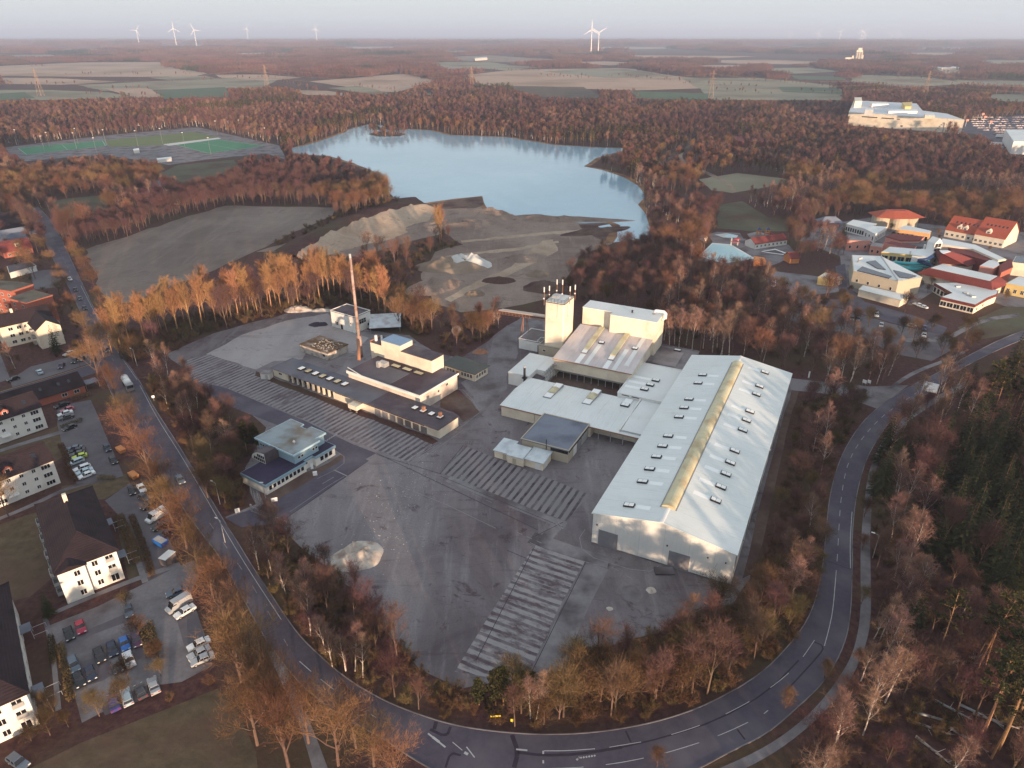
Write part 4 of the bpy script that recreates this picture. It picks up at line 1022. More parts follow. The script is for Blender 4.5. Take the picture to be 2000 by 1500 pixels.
for k in range(4): skylight(t, 65.5 + k * 3.6, 5.6, LH, 1.9, 2.2, 0, .5, 'frost')
for x in (69.2, 76.3): MB().box(x - .45, x + .45, 5.3, 6.2, LH + .55, LH + 1.9).build('chimney_pot', M['rust'], t)

t = thing('old_main_hall', 'square hall with a dark patched flat roof behind the long building', 'works building', OLD.sub(-50.6, 9.5)); foot(OLD, -51, -16, 9, 33)
MW, MD, MH = 34, 20.5, 6.3
MB().box(0, MW, .1, MD, 0, MH - .3).build('wall', mat('weathered_render', (.62, .53, .46), (.70, .62, .55), .4, .9, .2, c3=(.40, .32, .28), s3=.18), t)
MB().box(-.3, MW + .3, -.15, MD + .2, MH - .297, MH).build('roof', mat('patched_roof', (.062, .038, .045), (.09, .06, .07), .3, .85, .25, c3=(.15, .125, .14), s3=.05), t)
w = MB(); w.box(-.3, MW + .45, -.5, -.16, MH - .75, MH + .3); w.box(MW + .31, MW + .6, -.5, MD + .3, MH - .4, MH + .25); w.build('parapet', M['render_'], t)
MB().box(6, 20, .6, 11, MH + .004, MH + .05).build('roof_patch', M['asphalt'], t)
for x, y in ((12, 12.4), (17.3, 12.6), (22.8, 12.6)):
    o = MB().box(x - 1.9, x + 1.9, y - .95, y + .95, MH - .1, MH + .45).build('skylight', M['dark'], t); MB().box(x - 1.7, x + 1.7, y - .75, y + .75, MH + .454, MH + .56).build('pane', M['grp'], o)
w = MB(); w.box(6.0, 9.4, 9.2, 11.6, MH - .05, MH + 1.6); w.box(6.4, 7.6, 8.0, 9.2, MH - .05, MH + 2.2); w.build('roof_duct', M['galv'], t)
window(t, MW + .02, 14.5, 3.9, 90, 1.5, 1.1, 2); MB().box(MW + .01, MW + .08, 9.6, 10.3, 3.4, 4.1).build('vent_opening', M['dark'], t)
MB().tube([(-1.5, 1.5, MH + .4), (8, -.7, MH + .4), (30, -.7, MH + .1)], .16, 6).build('roof_pipe', M['white'], t)

t = thing('upper_block', 'plain cream raised block with a blue roof light box, standing over the dark roofed hall', 'works building', OLD.sub(-54.4, 25.3)); foot(OLD, -55, -23, 25, 33)
UW, UD, UH = 30.2, 6.6, 11.3
MB().box(0, UW, 0, UD, 0, UH - .25).build('wall', M['cream'], t)
MB().box(-.1, 5.8, -.1, UD + .1, UH - .247, UH - .05).build('roof', M['bitumen'], t)
MB().box(15.5, UW + .1, -.1, UD + .1, UH - .247, UH).build('rear_roof', M['darkred'] if False else M['bitumen'], t)
MB().box(5.9, 15.4, -.03, UD + .03, UH - .24, UH + 1.9).build('stair_head', M['cream'], t)
MB().box(5.8, 15.5, -.1, UD + .1, UH + 1.903, UH + 2.1).build('blue_roof', mat('blue_roof_sheet', (.20, .30, .42), (.25, .35, .47), .5, .6, .3), t)
for x, y, r in ((1.2, 2.0, .55), (2.6, 3.6, .35), (3.9, 2.4, .3)): MB().tube([(x, y, UH - .1), (x, y, UH + 1.0 + 2 * r)], r, 10).build('roof_vent', M['white'], t)
MB().box(-.15, .15, 0, UD, UH - .04, UH + .4).build('roof_kerb', M['rust'], t)

t = thing('chimney_stack', 'tall slim rusty steel chimney with a bent flue joining the roof', 'chimney', OLD.sub(-66, 30.5)); foot(OLD, -68, -64, 28, 33)
c = MB(); c.tube([(0, 0, 0), (0, 0, 9)], [1.0, .95], 14); c.tube([(0, 0, 9), (0, 0, 40.5)], [.62, .46], 14); c.build('shaft', mat('chimney_steel', (.36, .26, .22), (.46, .35, .31), .5, .75, .25, c3=(.26, .15, .12), s3=.6), t, smooth=True)
MB().tube([(0, 0, 40.5), (0, 0, 42)], [.5, .5], 14).build('cap', M['galv'], t)
MB().tube([(0, -.6, 7.6), (6.8, -6.8, 8.6), (10.3, -10.2, 8.4), (12.2, -12.2, 6.4)], .62, 10).build('flue', M['rust'], t, smooth=True)
for z in (12, 20, 28, 36): MB().tube([(0, 0, z), (0, 0, z + .3)], .71 - .0055 * z, 12).build('band', M['rust'], t)
w = MB(); w.tube([(-.2, .95, 9), (-.2, .75, 40)], .05, 4); w.tube([(.2, .95, 9), (.2, .75, 40)], .05, 4); w.build('ladder', M['dark'], t)

t = thing('white_cube_house', 'two storey white cube building at the far end of the works yard', 'works building', OLD.sub(-99.8, 46.6)); foot(OLD, -100, -85, 46, 57)
flat_bld(t, 14.4, 9.6, 7.4, M['render_'], M['bitumen'], .12, .25)
window(t, 3.2, -.02, 1.4, 0, 2.0, 1.6, 2, 1); door(t, 6.2, -.02, 0, 0, 1.1, 2.2, M['dark']); window(t, 12.0, -.02, 3.6, 0, .7, .7, 1)
window(t, 14.42, 4.6, 3.2, 90, 4.2, 2.2, 3, 1); window(t, 14.42, 7.9, .9, 90, 1.4, 1.4, 1)

t = thing('tin_canopy', 'open canopy with a bent pale tin roof beside the white cube', 'canopy', Frame(G(722, 652), -8)); foot(OLD, -79, -62, 42, 58)
cr = MB(); cr.extr([(-.5, 2.6), (6, 3.6), (14.5, 3.3), (14.5, 3.45), (6, 3.75), (-.5, 2.75)], 'x', 0, 13.5)
cr.build('roof', mat('tin_roof', (.46, .52, .56), (.58, .62, .65), .25, .45, .4, c3=(.36, .36, .37), s3=.3), t)
for x in (.5, 13): [MB().tube([(x, y, 0), (x, y, z)], .1, 5).build('post', M['steel'], t) for y, z in ((0, 2.7), (6, 3.6), (14, 3.3))]

t = thing('ruined_shed', 'roofless looking grey shed with moss and rubble on its flat roof', 'ruin', OLD.sub(-90, 20.6)); foot(OLD, -90, -73, 20, 32)
MB().box(0, 16.2, 0, 10.6, 0, 3.0).build('wall', mat('mouldy_render', (.42, .38, .34), (.54, .49, .44), .4, .95, .1, c3=(.22, .19, .17), s3=.35), t)
MB().box(-.25, 16.45, -.25, 10.85, 3.003, 3.3).build('roof', mat('mossy_roof', (.10, .06, .035), (.17, .11, .07), .4, .95, .1, c3=(.30, .25, .23), s3=.2), t)
rr = MB(); rg_ = random.Random(9)
for i in range(110):
    x, y, a = rg_.uniform(4, 15), rg_.uniform(1, 9), rg_.uniform(.12, .4); rr.prism([(x + a * math.cos(k * 1.26 + i), y + a * math.sin(k * 1.26 + i) * .7) for k in range(5)], 3.304, 3.304 + a * .5)
rr.build('rubble', M['rubble'], t)
for x in (13.2,): MB().box(x, x + 1.2, -.04, -.002, 1.2, 2.2).build('opening', M['dark'], t)

t = thing('green_roof_office', 'low building with a grey green flat roof and small paned windows, beside the old works', 'works building', OLD.sub(-30, 38.3)); foot(OLD, -30, -14, 38, 47)
flat_bld(t, 15, 8.2, 3.4, M['cream'], mat('green_grey_roof', (.075, .08, .075), (.10, .105, .10), .4, .8, .2), .7, 0)
for k in range(4): window(t, 9.2 + k * 1.35, -.02, 1.0, 0, 1.15, 1.5, 2)
for k in range(3): window(t, 2.2 + k * 1.4, -.02, 1.0, 0, 1.15, 1.5, 2)
for k in range(4): window(t, 15.02, 1.4 + k * 1.6, 1.0, 90, 1.15, 1.5, 2)
door(t, 7, -.02, 0, 0, 1.2, 2.2, M['rust'])

t = thing('yard_hut', 'small white cabin standing alone on the slab tracks', 'hut', Frame(G(510, 741), 10))
MB().box(0, 3.6, 0, 2.6, .15, 2.5).build('wall', M['render_'], t); MB().box(-.15, 3.75, -.15, 2.75, 2.503, 2.62).build('roof', M['concrete'], t); door(t, 2.4, -.02, .15, 0, .9, 1.9, M['galv'])

# ------------------------------------------------------------------ pale blue office
t = thing('blue_office', 'pale blue office with a raised upper storey, curved gable and dark lower roof', 'office', OLD.sub(-31.2, -50.8)); foot(OLD, -38, -19, -51, -25)
LWALL = [(0, 0), (10.6, 0), (10.6, 14.6), (9.4, 14.6), (9.4, 17.6), (10.9, 17.6), (10.9, 25.2), (0, 25.2), (0, 13.2), (3.0, 13.2), (3.0, 8.4), (0, 8.4)]
LWALL = [(0, 0), (10.6, 0), (10.6, 14.2), (9.6, 14.2), (9.6, 17.6), (10.9, 17.6), (10.9, 25.2), (-2, 25.2), (-2, 12), (0, 12)]
MB().prism(LWALL, 0, 2.6).build('lower_wall', M['render_'], t)
MB().prism([(x + (.25 if x > 5 else -.25), y + (.25 if y > 20 else -.2 if y < 1 else 0)) for x, y in LWALL], 2.603, 3.45).build('fascia', M['blue'], t)
MB().prism([(x + (.05 if x > 5 else -.05), y + (.05 if y > 20 else 0)) for x, y in LWALL], 3.453, 3.52).build('lower_roof', mat('dark_blue_roof', (.03, .022, .05), (.05, .04, .075), .4, .8, .2), t)
UP = [(-6.8, 11.6), (9.4, 11.6), (9.4, 20.4), (7.6, 20.4), (7.6, 24.4), (2, 24.4), (2, 22.6), (-1, 22.6), (-1, 24.0), (-6.8, 24.0)]
MB().prism(UP, 3.0, 6.6).build('upper_wall', M['blue'], t)
ov = [(-7.5, 10.9), (10.1, 10.9), (10.1, 20.9), (8.2, 20.9), (8.2, 25), (1.6, 25), (1.6, 23.2), (-1.4, 23.2), (-1.4, 24.7), (-7.5, 24.7)]
MB().prism(ov, 6.603, 7.1).build('upper_fascia', mat('light_blue_trim', (.42, .58, .66), (.46, .62, .70), 1), t)
MB().prism([(x * .97, 17.8 + (y - 17.8) * .97) for x, y in ov], 7.103, 7.14).build('upper_roof', mat('weathered_blue_roof', (.24, .285, .31), (.31, .35, .37), .3, .8, .2, c3=(.16, .13, .10), s3=.13), t)
ar = MB(); n = 10
ar.extr([(6.6 * math.cos(math.pi / 2 + math.pi / 2 * i / n) - 0.2, 3.5 + 3.6 * math.sin(math.pi / 2 + math.pi / 2 * i / n)) for i in range(n + 1)] + [(-.2, 3.5)], 'y', 6.8, 11.5)
a_ = ar.build('curved_roof', M['bitumen'], t); a_.location = (2.6, 0, 0)
gl = MB(); gl.extr([(6.2 * math.cos(math.pi / 2 + math.pi / 2 * i / n) - .3, 3.55 + 3.3 * math.sin(math.pi / 2 + math.pi / 2 * i / n)) for i in range(n + 1)] + [(-.3, 3.55)], 'y', 6.70, 6.795); g_ = gl.build('gable_wall', M['white'], t); g_.location = (2.6, 0, 0)
for r_ in range(2):
    for k in range(6 - 2 * r_): MB().box(1.6 - k * .85, 2.2 - k * .85, 6.62, 6.69, 3.9 + r_ * 1.2, 4.8 + r_ * 1.2).build('gable_pane', M['glass'], t)
for k in range(9): window(t, 10.62, 1.5 + k * 1.42, .95, 90, 1.15, 1.45, 1)
for k in range(3): window(t, 10.92, 20.0 + k * 1.7, .85, 90, 1.4, 1.6, 1)
door(t, 9.62, 16.6, 0, 90, 1.4, 2.3, M['frame'], 'entrance_door'); window(t, 9.62, 15.2, 1.6, 90, 1.0, .7, 1)
for y in (13.2, 14.4, 18.6, 19.7): window(t, 9.42, y, 4.6, 90, .95, .9, 1)
for x in (-5.6, -4.5): window(t, x, 11.58, 4.6, 0, .95, .9, 1)
for x in (-1.5,): window(t, x, 24.02, 4.6, 180, .95, .9, 1)
MB().tube([(5.5, 15.2, 7.14), (5.5, 15.2, 8.6)], .09, 5).build('aerial', M['galv'], t); MB().tube([(4.6, 15.8, 7.14), (4.6, 15.8, 7.6)], .35, 8).build('roof_vent', M['white'], t)
fl_ = MB(); fl_.prism([(-6.7, 10.2), (-1, 10.2), (-1, 11.5), (-6.7, 11.5)], 2.6, 2.9); fl_.build('porch_roof', M['blueroof'], t); MB().box(-6.4, -1.2, 10.6, 11.55, 0, 2.597).build('porch_wall', M['render_'], t)

t = thing('lamp_post', 'pale lamp post rising at the near corner of the blue office', 'street lamp', Frame(G(519, 974), 0))
MB().tube([(0, 0, 0), (0, 0, 5.4)], [.09, .06], 6).build('pole', M['galv'], t); MB().box(-.9, .15, -.12, .12, 5.4, 5.52).build('lamp_head', M['white'], t)
for i, (px, py, hh) in enumerate(((492, 966, 3.2), (499, 979, 3.4), (505, 977, 3.0))):
    tag(MB().tube([(0, 0, 0), (0, 0, hh)], .06, 5).build('flag_pole', M['galv']), 'bare flag pole beside the blue office', 'flag pole', 'flag poles by the blue office').location = G(px, py)

# ------------------------------------------------------------------ conveyor
a, b_ = G(978, 612, 8.0), SITE.w(-55.9, 101, 14.5)
fr_ = Frame(a, math.degrees(math.atan2(b_.x - a.x, b_.y - a.y))); Lc = math.hypot(b_.x - a.x, b_.y - a.y)
t = thing('conveyor', 'rusty inclined conveyor bridge leading up to the cream tower', 'conveyor', fr_)
zz = lambda y: 8.0 + (14.5 - 8.0) * y / Lc
tr = MB()
for x in (-.9, .9):
    for dz in (0, 1.3): tr.tube([(x, 0, zz(0) + dz), (x, Lc, zz(Lc) + dz)], .1, 4)
    for k in range(14):
        y0_, y1_ = Lc * k / 14, Lc * (k + 1) / 14; tr.tube([(x, y0_, zz(y0_)), (x, y0_, zz(y0_) + 1.3)], .07, 4); tr.tube([(x, y0_, zz(y0_)), (x, y1_, zz(y1_) + 1.3)], .06, 4)
tr.build('truss', M['rust'], t)
MB().extr([(0, zz(0) + 1.42), (Lc, zz(Lc) + 1.42), (Lc, zz(Lc) + 1.9), (0, zz(0) + 1.9)], 'x', -1.2, 1.2).build('belt_cover', mat('cover_sheet', (.55, .42, .34), (.65, .52, .44), .6, .8, .2), t)
sp = MB()
for s_ in (-1, 1):
    for d_ in (-1.2, 1.2): sp.tube([(s_ * .9, Lc * .52, zz(Lc * .52)), (s_ * 2.0, Lc * .52 + d_, 0)], .14, 5)
sp.build('trestle', M['rust'], t)

# ------------------------------------------------------------------ heaps, stones and odds and ends in the yard
def heap(name, px, py, rx, ry, h, mt, label, cat, seed, az=0, n=40, rough=.5):
    b = MB(); rg = random.Random(seed); vs = []; nr = 9
    off = Vector((rg.uniform(0, 50), rg.uniform(0, 50), 0))
    for j in range(nr + 1):
        r = j / nr
        for i in range(n):
            a = 2 * math.pi * i / n; x, y = math.cos(a) * r, math.sin(a) * r
            e = 1 + .22 * noise.noise(Vector((math.cos(a) * 1.3, math.sin(a) * 1.3, seed)))
            k = noise.fractal(Vector((x * 2.6, y * 2.6, 0)) + off, 1, 2.1, 5)
            z = h * max(0, (1 - r ** 2.2) * (.75 + rough * k)) if j < nr else -.05
            vs.append((x * rx * e, y * ry * e, z))
    b.add(vs, [(j * n + i, (j + 1) * n + i, (j + 1) * n + (i + 1) % n, j * n + (i + 1) % n) for j in range(nr) for i in range(n)] + [list(range(n))])
    o = b.build(name, mt, smooth=True); p = G(px, py); o.location = (p.x, p.y, 0); o.rotation_euler = (0, 0, math.radians(az))
    return tag(o, label, cat)


heap('gravel_heap', 697, 1086, 6.9, 5.4, 2.6, M['rubble'], 'large pale rubble heap alone on the open yard', 'rubble heap', 3, 30, rough=.8)
heap('gravel_patch', 1234, 1160, 2.6, 2.8, .55, M['gravel'], 'grey gravel mound near the warehouse roller door', 'gravel mound', 5, 10)
heap('gravel_patch', 1272, 1153, 1.3, 1.1, .5, M['rubble'], 'small pale gravel mound between the grey mound and the warehouse', 'gravel mound', 6)
heap('gravel_patch', 1191, 1189, .8, .7, .3, M['rubble'], 'smallest pale gravel spot beside the slab path', 'gravel mound', 7)
tag(MB().box(-2.3, 2.3, -1.2, 1.2, 0, .5).build('concrete_slab', M['slab']), 'flat concrete slab before the middle roller door', 'slab').location = G(1297, 1117)
heap('rubble_heap', 583, 606, 7.5, 3.5, 2.6, M['rubble'], 'whitish rubble heap at the foot of the poplars', 'rubble heap', 8)
heap('rubble_heap', 628, 607, 6, 2.2, 1.2, M['rubble'], 'flat strip of rubble beside the white cube building', 'rubble heap', 9)
heap('sand_heap', 910, 516, 16, 11, 5.5, M['whitedust'], 'white lime heap on the quarry floor', 'lime heap', 10, rough=.7)
heap('sand_heap', 880, 522, 20, 12, 5, M['sand'], 'sand hill beside the white lime heap', 'sand heap', 16, rough=.7)
heap('sand_heap', 1049, 537, 6.5, 5, 3.2, M['sand'], 'pointed sand heap at the quarry edge', 'sand heap', 11)
heap('sand_heap', 1066, 563, 12, 8, 3.8, M['dirt'], 'brown earth mound behind the cream tower', 'earth mound', 12)
heap('sand_heap', 928, 575, 5.5, 4, 2.6, M['sand'], 'sand heap by the quarry track', 'sand heap', 13)
for i_, (px, py, rx, ry, h_, az_, lab_) in enumerate(((1075, 429, 60, 6, 2.6, -4, 'long low sand berm along the near lake shore'), (968, 418, 24, 6, 3.2, -38, 'sand berm bending towards the lake spit'), (1165, 452, 26, 8, 1.8, 25, 'dark scrubby mud bank beside the puddles'),
                                                          (880, 440, 34, 16, 3.0, 20, 'broad sand hump left of the quarry floor'), (1030, 505, 16, 9, 2.2, 10, 'trampled sand hump between the tracks'), (850, 560, 18, 10, 3.5, 40, 'overgrown sand hump near the poplars'))):
    heap('sand_heap', px, py, rx, ry, h_, M['sandpit' if i_ != 2 else 'dirt'], lab_.replace('left of', 'on'), 'sand heap', 30 + i_, az_, rough=.9)
heap('earth_heap', 975, 548, 9, 6, 1.6, M['forest'], 'flat dark brown earth heap on the quarry floor', 'earth mound', 14)
heap('scrap_pile', 938, 688, 3.2, 2.2, 1.5, M['rust'], 'rusty scrap pile beside the dusty drive', 'scrap pile', 15, rough=1)
heap('scrap_pile', 622, 634, 4.5, 3, .9, M['patch'], 'dark debris pile beside the white cube building', 'debris pile', 17, rough=1)
t = thing('concrete_ring', 'big concrete pipe ring standing on edge near the lone bush', 'concrete ring', Frame(G(890, 655), 20))
rg2 = MB(); nn = 18
for r_, yy in ((1.9, 0), (1.9, 1.8), (1.35, 1.8), (1.35, 0)):
    rg2.v += [(r_ * math.cos(2 * math.pi * i / nn), yy, 1.9 + r_ * math.sin(2 * math.pi * i / nn)) for i in range(nn)]
for k in range(4):
    for i in range(nn): rg2.f.append([k * nn + i, k * nn + (i + 1) % nn, (k + 1) % 4 * nn + (i + 1) % nn, (k + 1) % 4 * nn + i]); rg2.m.append(0)
rg2.build('ring', M['slab'], t)
db = MB(); rg_ = random.Random(4)
for i in range(330):
    u = rg_.random(); px = 725 + 110 * u + rg_.gauss(0, 30); py = 1075 - 190 * u + rg_.gauss(0, 30); p = G(px, py); a = rg_.uniform(.035, .09) * (2 if rg_.random() < .1 else 1); q = rg_.uniform(0, 6)
    db.prism([(p.x + a * math.cos(k * 1.57 + q) * rg_.uniform(.5, 1.2), p.y + a * math.sin(k * 1.57 + q)) for k in range(4)], .02, .04 + a * .5)
o = db.build('scattered_debris', M['whitedust']); o['kind'] = 'stuff'
# fence, gate and signs at the entrance
t = thing('entrance_gate', 'galvanised mesh sliding gate across the works entrance', 'gate', Frame(G(494, 1000), 120))
fb = MB()
for x in (0, 2.2, 4.4, 6.6, 8.8, 11, 13): fb.tube([(0, x, 0), (0, x, 1.9)], .05, 4)
for z in (.25, 1.85): fb.tube([(0, 0, z), (0, 13, z)], .04, 4)
for k in range(52): fb.tube([(0, k * .25, .25), (0, k * .25, 1.85)], .013, 3)
fb.build('panel', M['galv'], t)
MB().box(-.12, .12, -.6, -.1, 0, 2.4).build('gate_post', M['galv'], t)


def board(name, px, py, w, h, z, label, mt='sign', az=None, thick=.08, legs=2, marks=None, tilt=0):
    p = G(px, py); a = math.degrees(math.atan2(p.x, p.y)) if az is None else az
    t = thing(name, label, 'sign', Frame(p, a)); pn_ = MB().box(-w / 2, w / 2, 0, thick, 0, h).build('panel', M[mt], t); pn_.location.z = z; pn_.rotation_euler = (-tilt, 0, 0)
    for i in range(legs): MB().tube([((-w / 2 + .15) if legs > 1 and i == 0 else (w / 2 - .15) if legs > 1 else 0, thick + .05, 0), ((-w / 2 + .15) if legs > 1 and i == 0 else (w / 2 - .15) if legs > 1 else 0, thick + .05, z + h * .8)], .05, 5).build('post', M['galv'], t)
    if marks:
        mkb = MB()
        for x0, x1, z0, z1 in marks: mkb.box(x0, x1, -.012, -.002, z0 - z, z1 - z)
        mkb.build('lettering', M['steel'], pn_)
    return t


board('sign_board', 537, 983, 1.7, 1.2, .6, 'blank white board on the verge below the blue office')
board('sign_board', 465, 1004, 1.2, 1.3, .5, 'small white board with a dark mark beside the works gate', marks=[(-.2, .2, 1.25, 1.5), (-.3, .3, .8, .9)])
board('sign_board', 610, 917, .8, 1.9, .2, 'tall narrow white board before the office entrance')
board('sign_board', 616, 930, 1.2, 1.2, .2, 'square white box sign before the office entrance', thick=.5)
board('billboard', 1813, 772, 4.6, 3.4, 1.4, 'large tilted white billboard with faint grey drawing beside the road junction', legs=2, tilt=.6, marks=[(-1.4, -.9, 4.1, 4.25), (.2, 1.2, 3.7, 3.76), (-1.2, .6, 3.0, 3.05), (.5, 1.4, 2.6, 2.68), (-.3, .2, 2.0, 2.12)])  # panel leaned back so that skylight brightens its face
board('sign_board', 1687, 752, 1.5, 1.3, .8, 'first of two small white boards by the gravel exit', az=52)
board('sign_board', 1696, 752, 1.2, 1.2, .8, 'second narrower white board by the gravel exit', az=52)
board('marker_post', 1579, 738, .5, 2.6, 0, 'white marker post behind the far corner of the warehouse', legs=1)
board('direction_sign', 968, 1416, 1.9, .4, 2.2, 'yellow arrow direction sign on a post at the bend', 'signyellow', legs=1)
board('bin_box', 1001, 1413, .7, .7, .5, 'small yellow box sign beside the direction sign', 'signyellow', legs=1)
board('sign_board', 301, 783, .9, .9, 1.2, 'round looking white road sign beside the long road', legs=1)
board('marker_post', 1540, 1250, .25, 1.0, 0, 'white reflector post on the inner verge of the bend', legs=1)
for i, (px, py, hh, lab) in enumerate(((1704, 1090, 7, 'slender street lamp beside the cycle path'), (430, 985, 7, 'street lamp beside the long road opposite the works gate'), (440, 1060, 7, 'street lamp among the street trees'), (268, 715, 7, 'tall lamp beside the side street junction'))):
    t = thing('street_lamp', lab, 'street lamp', Frame(G(px, py), -60))
    MB().tube([(0, 0, 0), (0, 0, hh), (0, 1.2, hh + .3)], [.1, .07, .05], 6).build('pole', M['galv'], t); MB().box(-.12, .12, 1.0, 1.8, hh + .22, hh + .38).build('lamp_head', M['white'], t)

# fallen logs in the wood at the lower corner
for i, (a, b_) in enumerate((((1783, 1392), (1877, 1418)), ((1772, 1408), (1857, 1437)), ((1788, 1440), (1863, 1500)), ((1820, 1367), (1897, 1407)), ((1853, 1297), (1940, 1277)), ((1877, 1255), (1910, 1277)), ((1873, 1377), (1960, 1420)), ((1897, 1343), (1963, 1341)),
                             ((1877, 1331), (1930, 1345)), ((1850, 1420), (1930, 1470)), ((1900, 1395), (1990, 1425)), ((1865, 1290), (1925, 1300)), ((1855, 842), (1865, 850)), ((1880, 803), (1925, 818)), ((1815, 878), (1880, 856)))):
    p, q = G(*a), G(*b_); d = q - p; lg = MB(); nr = Vector((0, 0, .25))
    lg.tube([p + nr, p + d * .5 + Vector((0, 0, .3)), q + nr], [.3, .22, .1], 6)
    o = lg.build('fallen_log', M['birch'] if i % 3 else M['galv']); tag(o, 'pale fallen trunk lying in the wood across the road', 'log', 'fallen logs in the wood')
    br = MB()
    for k in range(6):
        s_ = p + d * (.45 + .09 * k) + nr; e_ = s_ + (d.normalized() * .6 + Vector((R.uniform(-1, 1), R.uniform(-1, 1), R.uniform(0, .7)))).normalized() * R.uniform(1, 2.6); br.tube([s_, e_], [.07, .02], 4)
    br.build('branch', M['birch'], o)
# ------------------------------------------------------------------ blocks of flats by the long road
def hip_roof(t, x0, x1, y0, y1, h, rh, mt, hip=6.0, ov=.6, name='roof'):
    xm = (x0 + x1) / 2; a, b, c, d = x0 - ov, x1 + ov, y0 - ov, y1 + ov
    m_ = MB(); m_.add([(a, c, h), (b, c, h), (b, d, h), (a, d, h), (xm, c + hip, h + rh), (xm, d - hip, h + rh), (a, c, h - .22), (b, c, h - .22), (b, d, h - .22), (a, d, h - .22)],
                     [(0, 1, 4), (1, 2, 5, 4), (2, 3, 5), (3, 0, 4, 5), (6, 7, 1, 0), (7, 8, 2, 1), (8, 9, 3, 2), (9, 6, 0, 3), (9, 8, 7, 6)])
    r_ = m_.build(name, mt, t)
    q = MB()
    for p, e in (((a, c, h), (xm, c + hip, h + rh)), ((b, c, h), (xm, c + hip, h + rh)), ((xm, c + hip, h + rh), (xm, d - hip, h + rh)), ((a, d, h), (xm, d - hip, h + rh)), ((b, d, h), (xm, d - hip, h + rh))):
        q.tube([p, e], .13, 5)
    q.build('ridge_tiles', mt, r_); return r_


def roof_tile(name, c1, c2, period=.42):
    m = mat(name, c1, c2, 1.2, .85, .2, c3=tuple(v * .8 for v in c1), s3=.25)
    t = m.node_tree; N, L = t.nodes, t.links; b = N['Principled BSDF']
    tc = N.new('ShaderNodeTexCoord'); wv = N.new('ShaderNodeTexWave'); wv.inputs['Scale'].default_value = 1.1; wv.bands_direction = 'Z'
    L.new(tc.outputs['Object'], wv.inputs['Vector']); bp = N.new('ShaderNodeBump'); bp.inputs['Strength'].default_value = .5; bp.inputs['Distance'].default_value = .08
    L.new(wv.outputs['Fac'], bp.inputs['Height']); L.new(bp.outputs[0], b.inputs['Normal']); return m


RT = roof_tile('flats_roof_tile', (.024, .015, .019), (.037, .023, .027))


def balcony(t, x, y, z, rz, w=2.6, d=1.3):
    o = inst('balcony', _balc[0], t, (x, y, z), math.radians(rz)); inst('railing', _balc[1], o); return o


_a = MB().box(-1.3, 1.3, -1.3, 0, -.15, 0); _b = MB()
_b.box(-1.3, 1.3, -1.3, -1.24, .1, .95); _b.box(-1.3, -1.24, -1.24, 0, .1, .95); _b.box(1.24, 1.3, -1.24, 0, .1, .95)
_balc = (_a.mesh('balcony', M['slab']), _b.mesh('railing', M['galv']))


def flats(lab, fr, W, L_, mirror=False):
    t = thing('apartment_block', lab, 'apartment block', fr); foot(fr, 0, W, 0, L_, 1.5)
    MB().prism([(0, 0), (5.4, 0), (5.4, 1.2), (W, 1.2), (W, L_), (0, L_)], 0, 8.7).build('wall', M['render_'], t)
    hip_roof(t, 0, W, 1.2, L_, 8.72, 4.0, RT, 7.5)
    m_ = MB(); m_.extr([(-.5, 8.73), (2.7, 10.0), (5.9, 8.73)], 'y', -.5, 5.2); m_.build('front_gable_roof', RT, t)
    MB().extr([(.1, 8.7), (2.7, 9.72), (5.3, 8.7)], 'y', -.02, .5).build('front_gable', M['render_'], t)
    for f_ in range(3):
        z = .9 + 2.75 * f_
        window(t, 3.6, -.02, z, 0, 1.3, 1.5, 2); window(t, 7.3, 1.18, z, 0, 1.3, 1.5, 2); window(t, 10.3, 1.18, z - (.7 if f_ else .8) * .6, 0, 1.7, 2.0, 2)
        if f_: MB().box(9.4, 11.2, .95, 1.1, z - .3, z + .7).build('french_balcony', M['galv'], t)
        for k in range(7):
            y = 4 + k * (L_ - 7) / 6.5
            window(t, W + .02, y, z, 90, 1.2, 1.4, 2)
            window(t, -.02, y + 1.5, z, -90, 1.2, 1.4, 2)
        for k in range(4): balcony(t, -.02, 4.5 + k * 7.6, z - .3, -90)
    for y in (7.5, L_ - 9):
        p = MB(); p.box(W + .02, W + 2.0, y - 1.5, y + 1.5, 2.5, 2.65); pc = p.build('porch_roof', M['blueroof'], t)
        q = MB(); [q.tube([(W + 1.9, y + s_, 0), (W + 1.9, y + s_, 2.5)], .06, 5) for s_ in (-1.4, 1.4)]; [q.tube([(W + 1.9, y + s_, 1.0), (W + 4.4, y + s_, 1.0)], .05, 4) for s_ in (-1.4, 1.4)]; [q.tube([(W + 4.4, y + s_, 0), (W + 4.4, y + s_, 1.0)], .05, 4) for s_ in (-1.4, 1.4)]
        q.build('railing', M['galv'], pc); door(t, W + .02, y, 0, 90, 1.2, 2.1, M['frame'], 'entrance_door')
    MB().box(W / 2 - .45, W / 2 + .45, L_ - 9.6, L_ - 8.7, 11.8, 14.6).build('chimney', M['cream'], t)
    return t


flats('white three storey flats with a brown hipped roof, beside the car park entrance', Frame(G(133, 1180), -38), 12, 32)
fd = Frame(G(78, 1415), -38); fd = Frame(fd.w(-12, -1.2), -38)
flats('brown roofed white flats cut off by the photo edge beside the gravel car park', fd, 12, 36)


